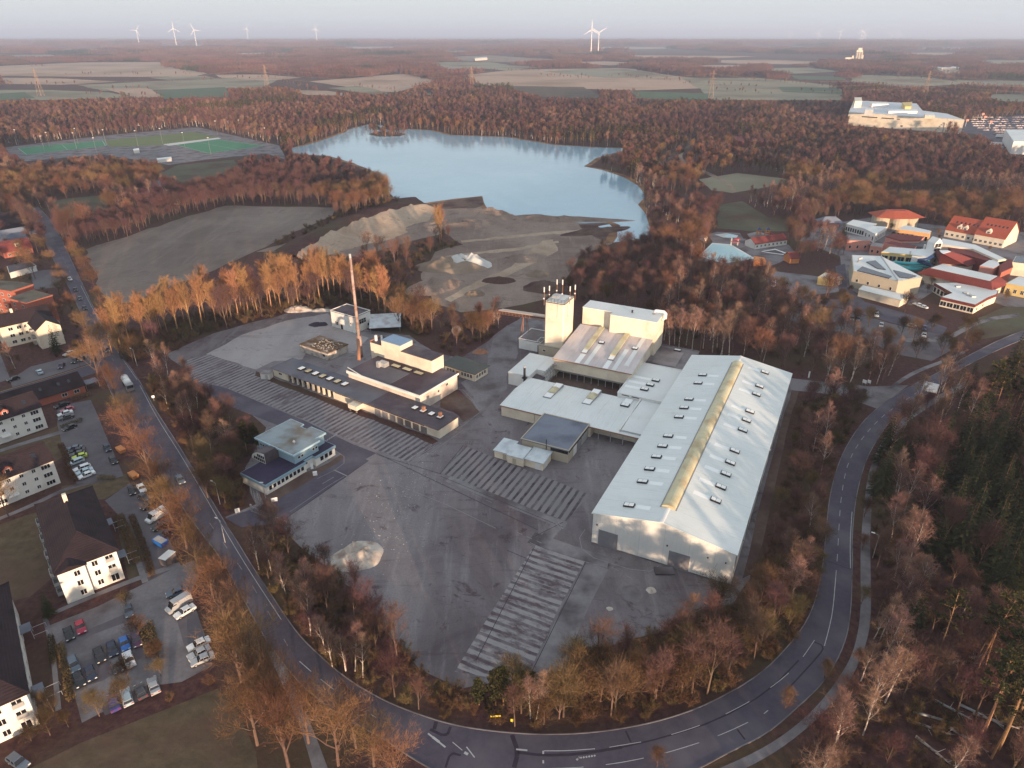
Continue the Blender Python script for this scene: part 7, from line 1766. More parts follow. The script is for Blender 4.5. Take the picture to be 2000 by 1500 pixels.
def poplar_tree(rg, h=22, twigs=2200):
    T, C = MB(), MB(); pts = [Vector((0, 0, -.2))]; d = Vector((rg.uniform(-.04, .04), rg.uniform(-.04, .04), 1)).normalized()
    for i in range(8):
        d = (d + rnd_dir(rg) * .04).normalized(); pts.append(pts[-1] + d * h / 8)
    rs = [.32 * (1 - i / 8.8) for i in range(9)]
    T.tube(pts, rs, 6, cap=False); tips = []; nl = 22
    for k in range(nl):
        t = .36 + .6 * k / nl; i = int(t * 8); o = pts[i].lerp(pts[i + 1], t * 8 - i)
        L = h * .30 * (1.2 - .75 * t) * rg.uniform(.8, 1.2); dd = rot_dir(Vector((0, 0, 1)), rg.uniform(.4, .62), 2.4 * k + rg.uniform(-.5, .5)); q = [o]
        for j in range(3):
            dd = (dd + rnd_dir(rg) * .12 + Vector((0, 0, .12))).normalized(); q.append(q[-1] + dd * L / 3)
        T.tube(q, [rs[i] * .5, rs[i] * .35, rs[i] * .25, .03], 4, cap=False)
        for j in range(7):
            b = q[1 + j % 3]; d2 = rot_dir(dd, rg.uniform(.3, .7), rg.uniform(0, 6.28)); e = b + d2 * L * .4
            C.tube([b, e], [.07, .03], 3, cap=False); tips += [(b.lerp(e, .5), d2), (e, d2)]
        tips += [(q[3], dd)]
    for k in range(twigs):
        p, d2 = rg.choice(tips); dd = (d2 + rnd_dir(rg) * .7 + Vector((0, 0, .4))).normalized()
        twig(C, p + rnd_dir(rg) * .35, dd, rg.uniform(.8, 1.9), .062, rg)
    return T, C


def pine_tree(rg, h=22, crown=.34, n=85, rt=.22):
    T, C = MB(), MB(); pts = [Vector((0, 0, -.2))]; d = Vector((rg.uniform(-.03, .03), rg.uniform(-.03, .03), 1)).normalized()
    for i in range(7):
        d = (d + rnd_dir(rg) * .03).normalized(); pts.append(pts[-1] + d * h / 7)
    rs = [rt * (1 - i / 8.5) for i in range(8)]
    T.tube(pts, rs, 6, cap=False)
    for k in range(9):                                   # dead stubs below the crown
        t = rg.uniform(.35, 1 - crown); i = int(t * 7); o = pts[i].lerp(pts[i + 1], t * 7 - i); a = rg.uniform(0, 6.28)
        T.tube([o, o + Vector((math.cos(a), math.sin(a), -.1)) * rg.uniform(.5, 1.6)], [.04, .01], 3, cap=False)
    nl = 18
    for k in range(nl):
        t = 1 - crown + crown * .97 * k / nl; i = min(int(t * 7), 6); o = pts[i].lerp(pts[i + 1], t * 7 - i); u = (t - 1 + crown) / crown
        L = h * .16 * (1.15 - .9 * u) * rg.uniform(.7, 1.2); a = 2.4 * k + rg.uniform(-.4, .4)
        e = o + Vector((math.cos(a), math.sin(a), .15 + .6 * u)) * L
        T.tube([o, e], [rs[i] * .35, .02], 3, cap=False)
        for j in range(n // nl + 1):
            needle_tuft(C, o.lerp(e, rg.uniform(.35, 1.05)) + rnd_dir(rg) * .35, .75, .28, 16, rg, .3)
    return T, C


def spruce_tree(rg, h=16, lay=17, base=.08, wid=.2):
    T, C = MB(), MB(); T.tube([(0, 0, -.2), (0, 0, h * .5), (0, 0, h * .97)], [.2, .1, .01], 5, cap=False)
    for k in range(lay):
        t = base + (1 - base) * (k / lay) ** .9; z = h * t; r = h * wid * (1 - t) ** .85 + .25; nb = max(4, int(11 * (1 - t) + 3))
        for j in range(nb):
            a = 2 * math.pi * (j + rg.uniform(-.3, .3)) / nb + k; L = r * rg.uniform(.75, 1.15); d = Vector((math.cos(a), math.sin(a), -.18)); s = Vector((-d.y, d.x, 0))
            for q in range(12):
                f = rg.uniform(.15, 1); c = Vector((0, 0, z)) + d * L * f; w = L * .30 * (1.15 - f * .7)
                e = c + d * L * .28 + s * rg.uniform(-1, 1) * w + Vector((0, 0, rg.uniform(-.25, .15)))
                t_ = s * w * .55 + Vector((0, 0, rg.uniform(-.15, .15)))
                C.add([c - t_, c + t_, e], [(0, 1, 2)])
    return T, C


def shrub(rg, h=3.2, n=1100, w=.05, stems=9):
    T, C = MB(), MB(); tips = []
    for k in range(stems):
        a = rg.uniform(0, 6.28); d = Vector((math.cos(a) * rg.uniform(.2, .9), math.sin(a) * rg.uniform(.2, .9), 1)).normalized(); L = h * rg.uniform(.55, .95)
        p0 = Vector((math.cos(a), math.sin(a), 0)) * .25; m_ = p0 + d * L * .5; e = m_ + (d + rnd_dir(rg) * .3).normalized() * L * .5
        T.tube([p0, m_, e], [.06, .04, .015], 3, cap=False); tips += [(m_, d), (p0.lerp(m_, .5), d), (e, d), (m_.lerp(e, .5), d)]
    for k in range(n):
        p, d = rg.choice(tips); dd = (d * .5 + rnd_dir(rg) + Vector((0, 0, .25))).normalized()
        twig(C, p, dd, h * rg.uniform(.14, .4), w, rg)
    return T, C


KINDS = {}      # kind -> list of (trunk mesh, crown mesh, height)


def kind(name, gens, mt, mc):
    out = []
    for i, (T, C) in enumerate(gens):
        hh = max(v[2] for v in C.v)
        out.append((T.mesh(name + '_trunk', mt), C.mesh(name + '_crown', mc), hh))
    KINDS[name] = out


def RG(i): return random.Random(100 + i)


kind('street', [bare_tree(RG(i), h=14 + i % 2, spread=1.0, fork=.28, twigs=2900, ang=.85, nlimb=8, rt=.30, tw=.048, tl=1.6) for i in range(4)], M['bark'], M['twig'])
kind('bare', [bare_tree(RG(10 + i), h=13 + i % 3, spread=.62, fork=.3, twigs=1500, ang=.58, nlimb=7, rt=.19, tw=.046) for i in range(5)], M['bark'], M['twigred'])
kind('dusk', [bare_tree(RG(80 + i), h=13 + i, spread=.8, fork=.25, twigs=2200, ang=.7, nlimb=7, rt=.19, tw=.048) for i in range(3)], M['bark'], M['twigdark'])
kind('round', [bare_tree(RG(20 + i), h=9, spread=.95, fork=.15, twigs=2400, ang=.8, nlimb=9, rt=.18, up=.3, tw=.05) for i in range(3)], M['bark'], M['bush'])
kind('birch', [birch_tree(RG(30 + i), h=16 + i % 3, lean=(.02, .1, -.05, .14, .0)[i]) for i in range(5)], M['birch'], M['twigbirch'])
kind('poplar', [poplar_tree(RG(40 + i), h=21 + i % 3) for i in range(4)], M['pinebark'], M['twigpop'])
kind('pine', [pine_tree(RG(50 + i), h=20 + 2 * i) for i in range(3)], M['pinebark'], M['pine'])
kind('bushpine', [pine_tree(RG(57 + i), h=11 + i, crown=.72, n=300, rt=.2) for i in range(2)], M['pinebark'], M['pine'])
kind('spruce', [spruce_tree(RG(60 + i), h=14 + 2 * i) for i in range(3)], M['twigdark'], M['spruce'])
kind('shrub', [shrub(RG(70 + i), h=2.8 + .5 * i) for i in range(4)], M['bark'], M['bush'])

PLANTS = []     # (kind, variant, x, y, scale, rz, label, group)
NAME = dict(street='bare_tree', bare='bare_tree', dusk='bare_tree', round='bushy_tree', birch='birch_tree', poplar='poplar_tree', pine='pine_tree', bushpine='pine_tree', spruce='spruce_tree', shrub='shrub')
CAT = dict(street='tree', bare='tree', dusk='tree', round='tree', birch='birch', poplar='poplar', pine='pine', bushpine='pine', spruce='spruce', shrub='shrub')


def plant(k, x, y, s=1.0, label=None, group=None, var=None, rz=None):
    PLANTS.append((k, R.randrange(len(KINDS[k])) if var is None else var, x, y, s, R.uniform(0, 6.28) if rz is None else rz, label, group))


def row(k, pts, label, group, jit=1.0, s=(.85, 1.15)):
    for px, py in pts:
        p = G(px, py); plant(k, p.x + R.uniform(-jit, jit), p.y + R.uniform(-jit, jit), R.uniform(*s), label, group)


def scatter(px, spacing, mix, labels, s=(.75, 1.15), guard=None, seed=1):
    """Fill a pixel-outlined plot with plants; mix = {kind: weight}; labels = {kind: (label, group)}; guard = height kept clear of open ground."""
    wp = [G(a, b)[:2] for a, b in px]; rg = random.Random(seed); xs = [p[0] for p in wp]; ys = [p[1] for p in wp]; placed = []
    ks = list(mix); ws = [mix[k] for k in ks]; area = (max(xs) - min(xs)) * (max(ys) - min(ys)); cell = {}
    for _ in range(int(area / spacing ** 2 * 3.2)):
        x, y = rg.uniform(min(xs), max(xs)), rg.uniform(min(ys), max(ys))
        if not inside(wp, x, y): continue
        k = rg.choices(ks, ws)[0]; sp = spacing * (.55 if k == 'shrub' else 1)
        ci, cj = int(x // spacing), int(y // spacing)
        if any((x - a) ** 2 + (y - b) ** 2 < min(sp, q) ** 2 for i in (-1, 0, 1) for j in (-1, 0, 1) for a, b, q in cell.get((ci + i, cj + j), ())): continue
        sc = rg.uniform(*s)
        if blocked(x, y, (guard or 0) * sc): continue
        cell.setdefault((ci, cj), []).append((x, y, sp))
        plant(k, x, y, sc, *labels.get(k, (None, None)))


# --- trees one by one or row by row
row('street', [(196, 742), (226, 790), (205, 700), (250, 840), (268, 882), (292, 930), (325, 985), (338, 1030), (365, 1075), (392, 1120), (416, 1165), (440, 1215), (470, 1262), (500, 1320),
               (528, 1375), (545, 1430), (470, 1335), (600, 1452), (655, 1500), (560, 1500), (500, 1460)], 'old bare street tree with orange twigs beside the long road past the flats', 'street trees along the long road', .6, (.85, 1.12))
row('street', [(700, 1462), (775, 1530), (735, 1500)], 'bare tree on the grass wedge beside the road junction', 'trees by the road junction', .5, (.65, .8))
row('street', [(90, 500), (104, 528), (126, 575), (142, 612), (166, 655), (70, 545), (112, 640), (60, 520)], 'bare orange tree between the road and the brick flats', 'trees by the brick flats', 1, (.6, .8))
row('street', [(162, 530), (168, 545), (190, 570), (196, 592), (205, 612), (215, 640), (140, 490), (150, 510)], 'bare bushy tree on the field side of the long road', 'roadside trees by the fallow field', 1, (.5, .75))
row('street', [(235, 430), (222, 420), (250, 435), (170, 462), (245, 400), (228, 395), (150, 470)], 'big bare oak at the corner of the fallow field', 'oaks at the field corner', 3, (.9, 1.3))
PR = [(222, 690), (240, 682), (262, 676), (285, 668), (305, 660), (328, 654), (350, 648), (372, 643), (395, 638), (418, 633), (440, 628), (462, 624), (485, 618), (508, 613), (528, 608), (548, 603), (568, 598), (588, 594), (608, 590),
      (628, 588), (648, 586), (668, 584), (688, 586), (706, 592), (722, 600), (738, 610), (752, 620)]
row('poplar', PR, 'tall bare poplar in the row behind the works yard', 'poplars behind the works yard', 1.2, (.75, 1.0))
row('poplar', [(a + 9, b - 13) for a, b in PR[2:]], 'tall bare poplar in the row behind the works yard', 'poplars behind the works yard', 2.5, (.75, 1.05))
row('poplar', [(a - 2, b - 22) for a, b in PR[4:]], 'tall bare poplar in the row behind the works yard', 'poplars behind the works yard', 3, (.6, .95))
row('street', [(775, 640), (800, 646), (828, 650), (812, 636), (845, 642), (790, 628)], 'round bare tree standing behind the canopy roof', 'round trees behind the canopy', 1.5, (.75, .95))
row('street', [(240, 700), (262, 712), (235, 672)], 'bushy bare tree at the road end of the poplar row', 'trees at the road end of the poplars', 1, (.7, .9))
row('birch', [(300, 720), (322, 738), (318, 760), (355, 790), (388, 800), (375, 830), (415, 880), (440, 890), (330, 800), (360, 830)], 'slim birch between the long road and the slab tracks', 'birches by the slab tracks', 1, (.6, .85))
row('bushpine', [(482, 885), (498, 880), (425, 850)], 'lone pine beside the pale blue office', 'pines beside the blue office', .5, (.8, 1.0))
row('round', [(395, 930), (425, 950), (450, 930), (470, 905), (410, 970), (440, 985), (465, 960)], 'dense bush tree between the blue office and the road', 'bush trees by the blue office', 1, (.85, 1.1))
row('birch', [(505, 1110), (525, 1125), (545, 1150), (560, 1165), (612, 1245), (640, 1275), (655, 1300), (672, 1310), (690, 1310), (702, 1320), (585, 1200), (600, 1180)], 'slim birch on the bank between the yard and the road', 'birches on the yard bank', .8, (.65, .85))
row('birch', [(1037, 1405), (1049, 1404)], 'white birch pair beside the pines at the bend', 'birch pair at the bend', .2, (.72, .78))
row('bushpine', [(965, 1375), (985, 1380), (1003, 1385), (1022, 1372), (1040, 1365), (940, 1372)], 'dark pine in the clump at the end of the slab strips', 'pines by the slab strips', .6, (.65, .85))
row('round', [(1160, 1340), (1120, 1350), (1180, 1365), (1240, 1350), (1290, 1345), (1310, 1318), (1340, 1330), (1270, 1370), (1390, 1310), (1430, 1290), (1110, 1395), (1200, 1390), (1330, 1370)], 'olive brown tree on the bank below the yard', 'bank trees below the yard', 1, (.9, 1.25))
row('bushpine', [(1350, 1325), (1372, 1318), (1385, 1330)], 'dark pine among the bank trees below the warehouse', 'pines below the warehouse', .5, (.7, .85))
row('birch', [(1335, 1230), (1545, 1160), (1548, 1185), (1580, 1040), (1600, 925), (1613, 870), (1618, 800), (1590, 880)], 'white birch between the warehouse and the curving road', 'birches beside the warehouse', .6, (.75, 1.0))
row('birch', [(1614, 752), (1657, 748), (1710, 750), (1612, 745), (1700, 730), (1640, 735), (1840, 765), (1825, 790), (1790, 800), (1757, 850)], 'white birch by the gravel exit to the road', 'birches by the gravel exit', .8, (.9, 1.15))
row('birch', [(1697, 1380), (1727, 1365), (1625, 1467), (1643, 1460), (1735, 1320), (1765, 1257), (1758, 1213), (1745, 1130), (1757, 1090), (1770, 1080), (1775, 1150), (1790, 1035), (1765, 1000), (1740, 1060), (1750, 960), (1730, 900), (1785, 1180), (1720, 1250),
              (1712, 1300), (1705, 1420), (1752, 985), (1780, 1110), (1745, 1175)], 'white birch at the edge of the wood along the cycle path', 'birches along the cycle path', .8, (.75, 1.05))
row('pine', [(1897, 1317), (1917, 1315), (1943, 1350), (1970, 1320), (1897, 1453), (1920, 1430), (1943, 1460), (1938, 1477), (1985, 1350), (1818, 1320), (1990, 1400), (1992, 1440), (2010, 1335), (2020, 1420)], 'tall bare stemmed pine above the fallen logs', 'pines above the fallen logs', .5, (.85, 1.05))
row('pine', [(1902, 837), (1920, 850), (1970, 830), (1977, 842), (1960, 805), (1985, 825), (1940, 815), (1995, 860), (1930, 800), (1905, 870), (2005, 800)], 'tall red stemmed pine in the wood beside the junction', 'pines beside the junction', .8, (.85, 1.05))
row('round', [(1606, 1325), (1530, 1385), (1690, 1010), (1688, 1075), (1684, 1180), (1672, 1300), (1280, 1500), (1700, 960), (1728, 870)], 'small dark bare tree on the verge of the road', 'verge trees', .4, (.45, .65))
row('birch', [(1310, 672), (1320, 674), (1330, 681), (1352, 684), (1372, 680), (1340, 676), (1392, 690), (1410, 694), (1298, 664), (1428, 700), (1450, 706)], 'white birch in the wood edge behind the warehouse roof', 'birches behind the warehouse', 1, (.9, 1.15))
row('poplar', [(865, 468), (858, 476)], 'lone bare tree on the quarry rim', 'quarry rim tree', 1, (.9, 1.0))
row('birch', [(735, 398), (748, 398), (720, 395), (700, 397)], 'slim bare birch on the lake shore', 'birches on the lake shore', 2, (.8, 1.0))
row('street', [(937, 668), (920, 660), (950, 662), (958, 655)], 'orange bare tree beside the conveyor', 'trees beside the conveyor', 1, (.55, .75))
row('birch', [(960, 640), (970, 640)], 'red tinted birch under the conveyor', 'birches under the conveyor', 1, (.6, .7))
row('street', [(1612, 580), (1614, 582)], 'round red brown tree before the spa car park', 'round trees at the spa', .5, (.75, .8))
row('round', [(1520, 585), (1565, 600), (1645, 620), (1700, 640), (1760, 655), (1780, 670), (1725, 690), (1690, 700), (1820, 650), (1840, 690), (1860, 700), (1880, 660), (1640, 600), (1600, 610), (1550, 630), (1670, 640), (1795, 700), (1740, 720), (1770, 610), (1900, 690)],
    'small dark bare tree in the spa car park', 'spa car park trees', 1, (.8, 1.1))
row('spruce', [(97, 1200)], 'small green conifer at the corner of the brown roofed flats', 'conifer at the flats', .1, (.45, .45))
row('spruce', [(112, 688)], 'tall dark spruce before the cream gable', 'spruce before the cream gable', .1, (.75, .75))
row('spruce', [(344, 392), (340, 386)], 'dark spruce beside the farmstead', 'spruces at the farmstead', 1, (.8, 1))
row('street', [(18, 1010)], 'bare tree before the white flats', 'tree before the white flats', .1, (.7, .7))
row('round', [(255, 1190), (275, 1250), (308, 1300), (255, 1330), (200, 1395), (100, 1390), (130, 1420), (70, 1390), (240, 1380), (315, 1320), (92, 1440), (60, 1450), (155, 690), (70, 690), (40, 712)], 'small garden tree around the car parks', 'garden trees', .5, (.4, .7))
row('birch', [(30, 720), (178, 700)], 'slim birch beside the side street', 'birches beside the side street', .3, (.6, .7))

row('spruce', [(1640, 482), (1646, 476)], 'dark conifer beside the pink spa house', 'conifers by the pink house', .5, (.8, .95))
row('birch', [(1612, 488), (1605, 480), (1620, 495), (1598, 490)], 'birch in the spa garden beside the dark conifers', 'birches in the spa garden', 1, (.75, .9))
row('dusk', [(1585, 470), (1575, 485), (1590, 498), (1570, 500), (1560, 475), (1605, 465), (1595, 455), (1580, 455), (1630, 500), (1640, 508), (1650, 496), (1618, 505), (1600, 508), (1580, 512), (1562, 512), (1550, 470), (1565, 460)], 'dark bare tree between the pools and the spa houses', 'trees between pools and spa', 1.5, (.6, .9))
row('round', [(1712, 464), (1745, 466), (1722, 459), (1690, 462), (1738, 452), (1828, 462), (1836, 470), (1820, 558), (1800, 562), (1812, 572), (1790, 556), (1845, 590), (1960, 590), (1640, 555), (1655, 572), (1845, 448), (1826, 445), (1930, 492), (1700, 492)], 'small bare tree among the spa roofs', 'trees among the spa roofs', .8, (.35, .6))

# --- undergrowth and mixed stands
SHR = lambda t: dict(shrub=('brown bare shrub ' + t, 'shrubs ' + t))
scatter([(300, 730), (345, 740), (440, 800), (490, 870), (480, 930), (470, 1005), (448, 1008), (370, 880), (320, 800), (285, 745)], 3.4, dict(shrub=5, bare=.6, dusk=.5), {**SHR('between the long road and the works lane'), 'bare': ('thin bare tree between the long road and the works lane', 'thin trees by the works lane'), 'dusk': ('dark bare tree between the long road and the works lane', 'dark trees by the works lane')}, (.7, 1.1), seed=3)
scatter([(498, 1040), (560, 1040), (600, 1075), (690, 1150), (745, 1220), (830, 1320), (900, 1355), (960, 1350), (960, 1420), (880, 1410), (740, 1358), (610, 1258), (560, 1200), (500, 1105)], 2.8, dict(shrub=6, bare=.5, dusk=.4), {**SHR('on the bank between the yard and the road'), 'bare': ('thin bare tree on the bank between the yard and the road', 'thin bank trees'), 'dusk': ('dark bare tree on the bank between the yard and the road', 'dark bank trees')}, (.6, .95), seed=4)
scatter([(960, 1352), (1085, 1330), (1140, 1290), (1290, 1245), (1340, 1210), (1440, 1195), (1480, 1140), (1500, 1090), (1600, 1090), (1596, 1150), (1560, 1235), (1470, 1315), (1400, 1358), (1250, 1405), (1100, 1425), (960, 1418)], 2.9, dict(shrub=6, bare=.8, dusk=.7, round=.8), {**SHR('on the bank inside the bend'), 'bare': ('bare tree on the bank inside the bend', 'trees inside the bend'), 'round': ('bushy bare tree on the bank inside the bend', 'bushy trees inside the bend'), 'dusk': ('dark bare tree on the bank inside the bend', 'dark trees inside the bend')}, (.7, 1.1), seed=5)
scatter([(1500, 1085), (1530, 950), (1560, 800), (1600, 760), (1690, 770), (1665, 830), (1632, 900), (1612, 990), (1605, 1090)], 2.9, dict(shrub=4, bare=.9, dusk=.8, round=1), {**SHR('between the warehouse and the curving road'), 'bare': ('bare tree between the warehouse and the curving road', 'trees beside the warehouse'), 'round': ('bushy bare tree between the warehouse and the curving road', 'bushy trees beside the warehouse'), 'dusk': ('dark bare tree between the warehouse and the curving road', 'dark trees beside the warehouse')}, (.5, .8), seed=6)
scatter([(1735, 860), (1850, 780), (1990, 720), (2080, 720), (2080, 900), (1990, 880), (1850, 900), (1800, 1000), (1725, 960), (1712, 920)], 4.8, dict(bare=2.5, dusk=2.5, spruce=1.4, shrub=2.0, birch=.6), {**SHR('in the wood across the road'), 'bare': ('bare tree in the wood across the road', 'bare trees across the road'), 'dusk': ('dark twigged bare tree in the wood across the road', 'dark trees across the road'), 'spruce': ('spruce among the bare trees across the road', 'scattered spruces across the road'), 'birch': ('birch in the wood across the road', 'birches across the road')}, (.7, 1.1), seed=7)
scatter([(1790, 920), (1850, 890), (2080, 860), (2100, 1240), (1960, 1210), (1880, 1130), (1830, 1080), (1800, 1010)], 4.6, dict(spruce=6, dusk=.6), {'spruce': ('dark green spruce in the dense stand across the road', 'dense spruces across the road'), 'dusk': ('dark bare tree among the dense spruces', 'bare trees among the spruces')}, (.95, 1.35), seed=8)
scatter([(1712, 930), (1725, 965), (1800, 1020), (1840, 1100), (1900, 1170), (2080, 1260), (2150, 1600), (1480, 1600), (1560, 1470), (1640, 1400), (1700, 1290), (1712, 1180), (1708, 1050)], 3.5, dict(shrub=7, dusk=2.2, bare=1.0, birch=.4, spruce=.25), {**SHR('under the birches along the cycle path'), 'bare': ('thin bare tree behind the birches of the cycle path', 'thin trees behind the birches'), 'dusk': ('dark twigged bare tree among the fallen logs', 'dark trees among the logs'), 'birch': ('birch deeper in the wood of fallen logs', 'birches deeper in the log wood'), 'spruce': ('young spruce in the wood of fallen logs', 'young spruces in the log wood')}, (.6, .95), seed=9)
scatter([(1290, 690), (1290, 590), (1330, 520), (1400, 525), (1500, 560), (1545, 640), (1620, 650), (1720, 700), (1740, 745), (1700, 748), (1600, 738), (1540, 728), (1350, 688)], 5.0, dict(bare=2.5, dusk=2.0, birch=2.2, shrub=1.5, street=.6), {**SHR('in the wood behind the warehouse'), 'bare': ('bare tree in the wood behind the warehouse', 'bare trees behind the warehouse'), 'dusk': ('dark twigged bare tree behind the warehouse', 'dark trees behind the warehouse'), 'street': ('bare tree in the wood behind the warehouse', 'bare trees behind the warehouse'), 'birch': ('birch deeper in the wood behind the warehouse', 'birches in the wood behind the warehouse')}, (.75, 1.1), guard=10, seed=10)
scatter([(222, 712), (230, 660), (480, 600), (600, 565), (700, 560), (760, 600), (850, 645), (830, 660), (700, 605), (640, 600), (560, 612), (420, 650), (330, 695)], 4.2, dict(shrub=5, dusk=.8), {**SHR('at the foot of the poplars'), 'dusk': ('low dark tree at the foot of the poplars', 'low trees under the poplars')}, (.7, 1.3), seed=11)
scatter([(620, 760), (690, 720), (705, 735), (650, 768)], 2.6, dict(shrub=3, bare=2), {**SHR('in the court of the old works'), 'bare': ('young bare tree in the court of the old works', 'young trees in the works court')}, (.35, .5), seed=12)
scatter([(60, 1500), (180, 1420), (330, 1350), (430, 1330), (470, 1400), (480, 1500)], 9, dict(shrub=4), SHR('around the lower lawn'), (.5, .9), seed=13)
scatter([(690, 510), (760, 490), (850, 470), (905, 478), (960, 500), (900, 495), (850, 510), (800, 560), (770, 590), (740, 560)], 6, dict(bare=2, shrub=5), {**SHR('on the quarry rim'), 'bare': ('bare tree on the quarry rim', 'quarry rim trees')}, (.7, 1.1), seed=14)
scatter([(505, 495), (600, 460), (690, 425), (790, 400), (760, 398), (640, 425), (560, 462)], 6, dict(shrub=5), SHR('along the top of the sand bank'), (.6, 1.0), seed=15)
scatter([(860, 640), (960, 615), (975, 650), (900, 690), (862, 690)], 4.5, dict(shrub=4, bare=2), {**SHR('between the old works and the conveyor'), 'bare': ('bare tree between the old works and the conveyor', 'trees by the conveyor')}, (.6, .9), seed=16)
scatter([(1060, 600), (1100, 545), (1135, 500), (1200, 478), (1280, 470), (1340, 520), (1295, 590), (1290, 640), (1140, 590)], 5.5, dict(bare=1.5, dusk=3, round=1.5, shrub=2), {**SHR('in the thicket above the tower'), 'bare': ('bare tree in the thicket above the tower', 'thicket trees above the tower'), 'dusk': ('dark twigged bare tree in the thicket above the tower', 'dark thicket trees'), 'round': ('bushy bare tree in the thicket above the tower', 'bushy thicket trees')}, (.8, 1.1), guard=9, seed=17)
scatter([(-40, 480), (0, 470), (60, 480), (130, 560), (190, 700), (200, 730), (60, 730), (-40, 740)], 8, dict(street=1, shrub=2), {**SHR('in the gardens beside the brick flats'), 'street': ('bare tree in the gardens beside the brick flats', 'garden trees by the brick flats')}, (.4, .65), seed=18)


# --- woods of the middle distance, filled tree by tree over open country
def wild(y0, y1, spacing, seed, hh, kinds):
    rg = random.Random(seed); y = y0; out = []
    while y < y1:
        hw = .80 * y + 60; x = -hw
        while x < hw:
            a, b = x + rg.uniform(-.5, .5) * spacing, y + rg.uniform(-.5, .5) * spacing
            n = noise.noise(Vector((a * .007, b * .007, 1.7))) + rg.gauss(0, .09); n2 = noise.noise(Vector((a * .012, b * .012, 9.1))); n3 = noise.noise(Vector((a * .010, b * .010, 4.4))) + rg.gauss(0, .08)
            k = kinds[2] if n3 > .36 else kinds[3] if n < -.16 else kinds[0] if n < .16 else kinds[1]
            s = rg.uniform(.7, 1.15) * (1 + .3 * n2)
            if n2 > -.55 and not blocked(a, b, hh * s): out.append((k, a, b, s))
            x += spacing
        y += spacing * .9
    return out


for k, a, b, s in wild(395, 620, 7.0, 21, 11, ['bare', 'street', 'pine', 'dusk']):
    px, py = proj(a, b, 0)
    if not (-120 < px < 2120): continue
    plant({'pine': 'birch'}.get(k, k), a, b, s * .9, None, None)


def place_all():
    """The nearest plants of each kind as trees of their own; the rest of the wood as masses."""
    by = {}
    for p in PLANTS: by.setdefault(CAT[p[0]], []).append(p)
    rest = []
    for cat, L_ in by.items():
        def size(p):
            q = proj(p[2], p[3], 4)
            return (p[6] is None, -KINDS[p[0]][p[1]][2] * p[4] / math.hypot(p[2], p[3], H) * (1 if -30 < q[0] < 2030 and q[1] < 1560 else .05))
        L_.sort(key=size)
        lim = 292
        for p in L_[:lim]:
            k, v, x, y, s, rz, label, group = p
            if label is None: rest.append(p); continue
            o = bpy.data.objects.new(NAME[k], None); COL.objects.link(o); o.location = (x, y, gz(x, y) if -250 < x < 0 and 430 < y < 640 else 0); o.rotation_euler = (0, 0, rz); o.scale = (s, s, s * R.uniform(.92, 1.08))
            tag(o, label, CAT[k], group)
            T, C, hh = KINDS[k][v]
            inst('stems' if k == 'shrub' else 'trunk', T, o); inst('twigs' if k == 'shrub' else 'crown', C, o)
        rest += L_[lim:]
    return rest


def swarm(name, pts, sources):
    """One mass of many plants: source meshes instanced on points with their own turn and size."""
    srcs = bpy.data.collections.new(name + '_sources')
    for i, me in enumerate(sources):
        srcs.objects.link(bpy.data.objects.new('%s_source_%02d' % (name, i), me))
    me = bpy.data.meshes.new(name); me.from_pydata([(p[0], p[1], gz(p[0], p[1]) if -250 < p[0] < 0 and 430 < p[1] < 640 else 0) for p in pts], [], [])
    for nm, ty, i in (('var', 'INT', 2), ('size', 'FLOAT', 3), ('turn', 'FLOAT', 4)):
        at = me.attributes.new(nm, ty, 'POINT'); at.data.foreach_set('value', [p[i] for p in pts])
    o = inst(name, me); o['kind'] = 'stuff'
    ng = bpy.data.node_groups.new(name, 'GeometryNodeTree')
    ng.interface.new_socket('Geometry', in_out='INPUT', socket_type='NodeSocketGeometry'); ng.interface.new_socket('Geometry', in_out='OUTPUT', socket_type='NodeSocketGeometry')
    N, L = ng.nodes, ng.links
    gi, go = N.new('NodeGroupInput'), N.new('NodeGroupOutput')
    ci = N.new('GeometryNodeCollectionInfo'); ci.inputs['Collection'].default_value = srcs; ci.inputs['Separate Children'].default_value = True; ci.inputs['Reset Children'].default_value = True
    ip = N.new('GeometryNodeInstanceOnPoints'); ip.inputs['Pick Instance'].default_value = True

    def attr(nm, ty):
        a = N.new('GeometryNodeInputNamedAttribute'); a.data_type = ty; a.inputs['Name'].default_value = nm; return a.outputs['Attribute']
    cx = N.new('ShaderNodeCombineXYZ'); L.new(attr('turn', 'FLOAT'), cx.inputs[2])
    L.new(gi.outputs[0], ip.inputs['Points']); L.new(ci.outputs[0], ip.inputs['Instance']); L.new(attr('var', 'INT'), ip.inputs['Instance Index'])
    L.new(cx.outputs[0], ip.inputs['Rotation']); L.new(attr('size', 'FLOAT'), ip.inputs['Scale']); L.new(ip.outputs[0], go.inputs[0])
    md = o.modifiers.new(name, 'NODES'); md.node_group = ng
    return o


def joined(T, C, mt, mc):
    b = MB(); b.add(T.v, T.f, 0); b.add(C.v, C.f, 1)
    me = b.mesh('wood_tree', mt, mc); return me


rest = place_all()
near_src = []; idx = {}
for k in KINDS:
    for v, (T, C, hh) in enumerate(KINDS[k]):
        bm = bmesh.new(); bm.from_mesh(T); n0 = len(bm.faces); bm.from_mesh(C); bm.faces.ensure_lookup_table()
        for f in bm.faces[n0:]: f.material_index = 1
        me = bpy.data.meshes.new('wood_plant'); bm.to_mesh(me); bm.free(); me.materials.append(T.materials[0]); me.materials.append(C.materials[0])
        idx[(k, v)] = len(near_src); near_src.append(me)
if rest:
    swarm('woodland', [(p[2], p[3], idx[(p[0], p[1])], p[4], p[5]) for p in rest], near_src)

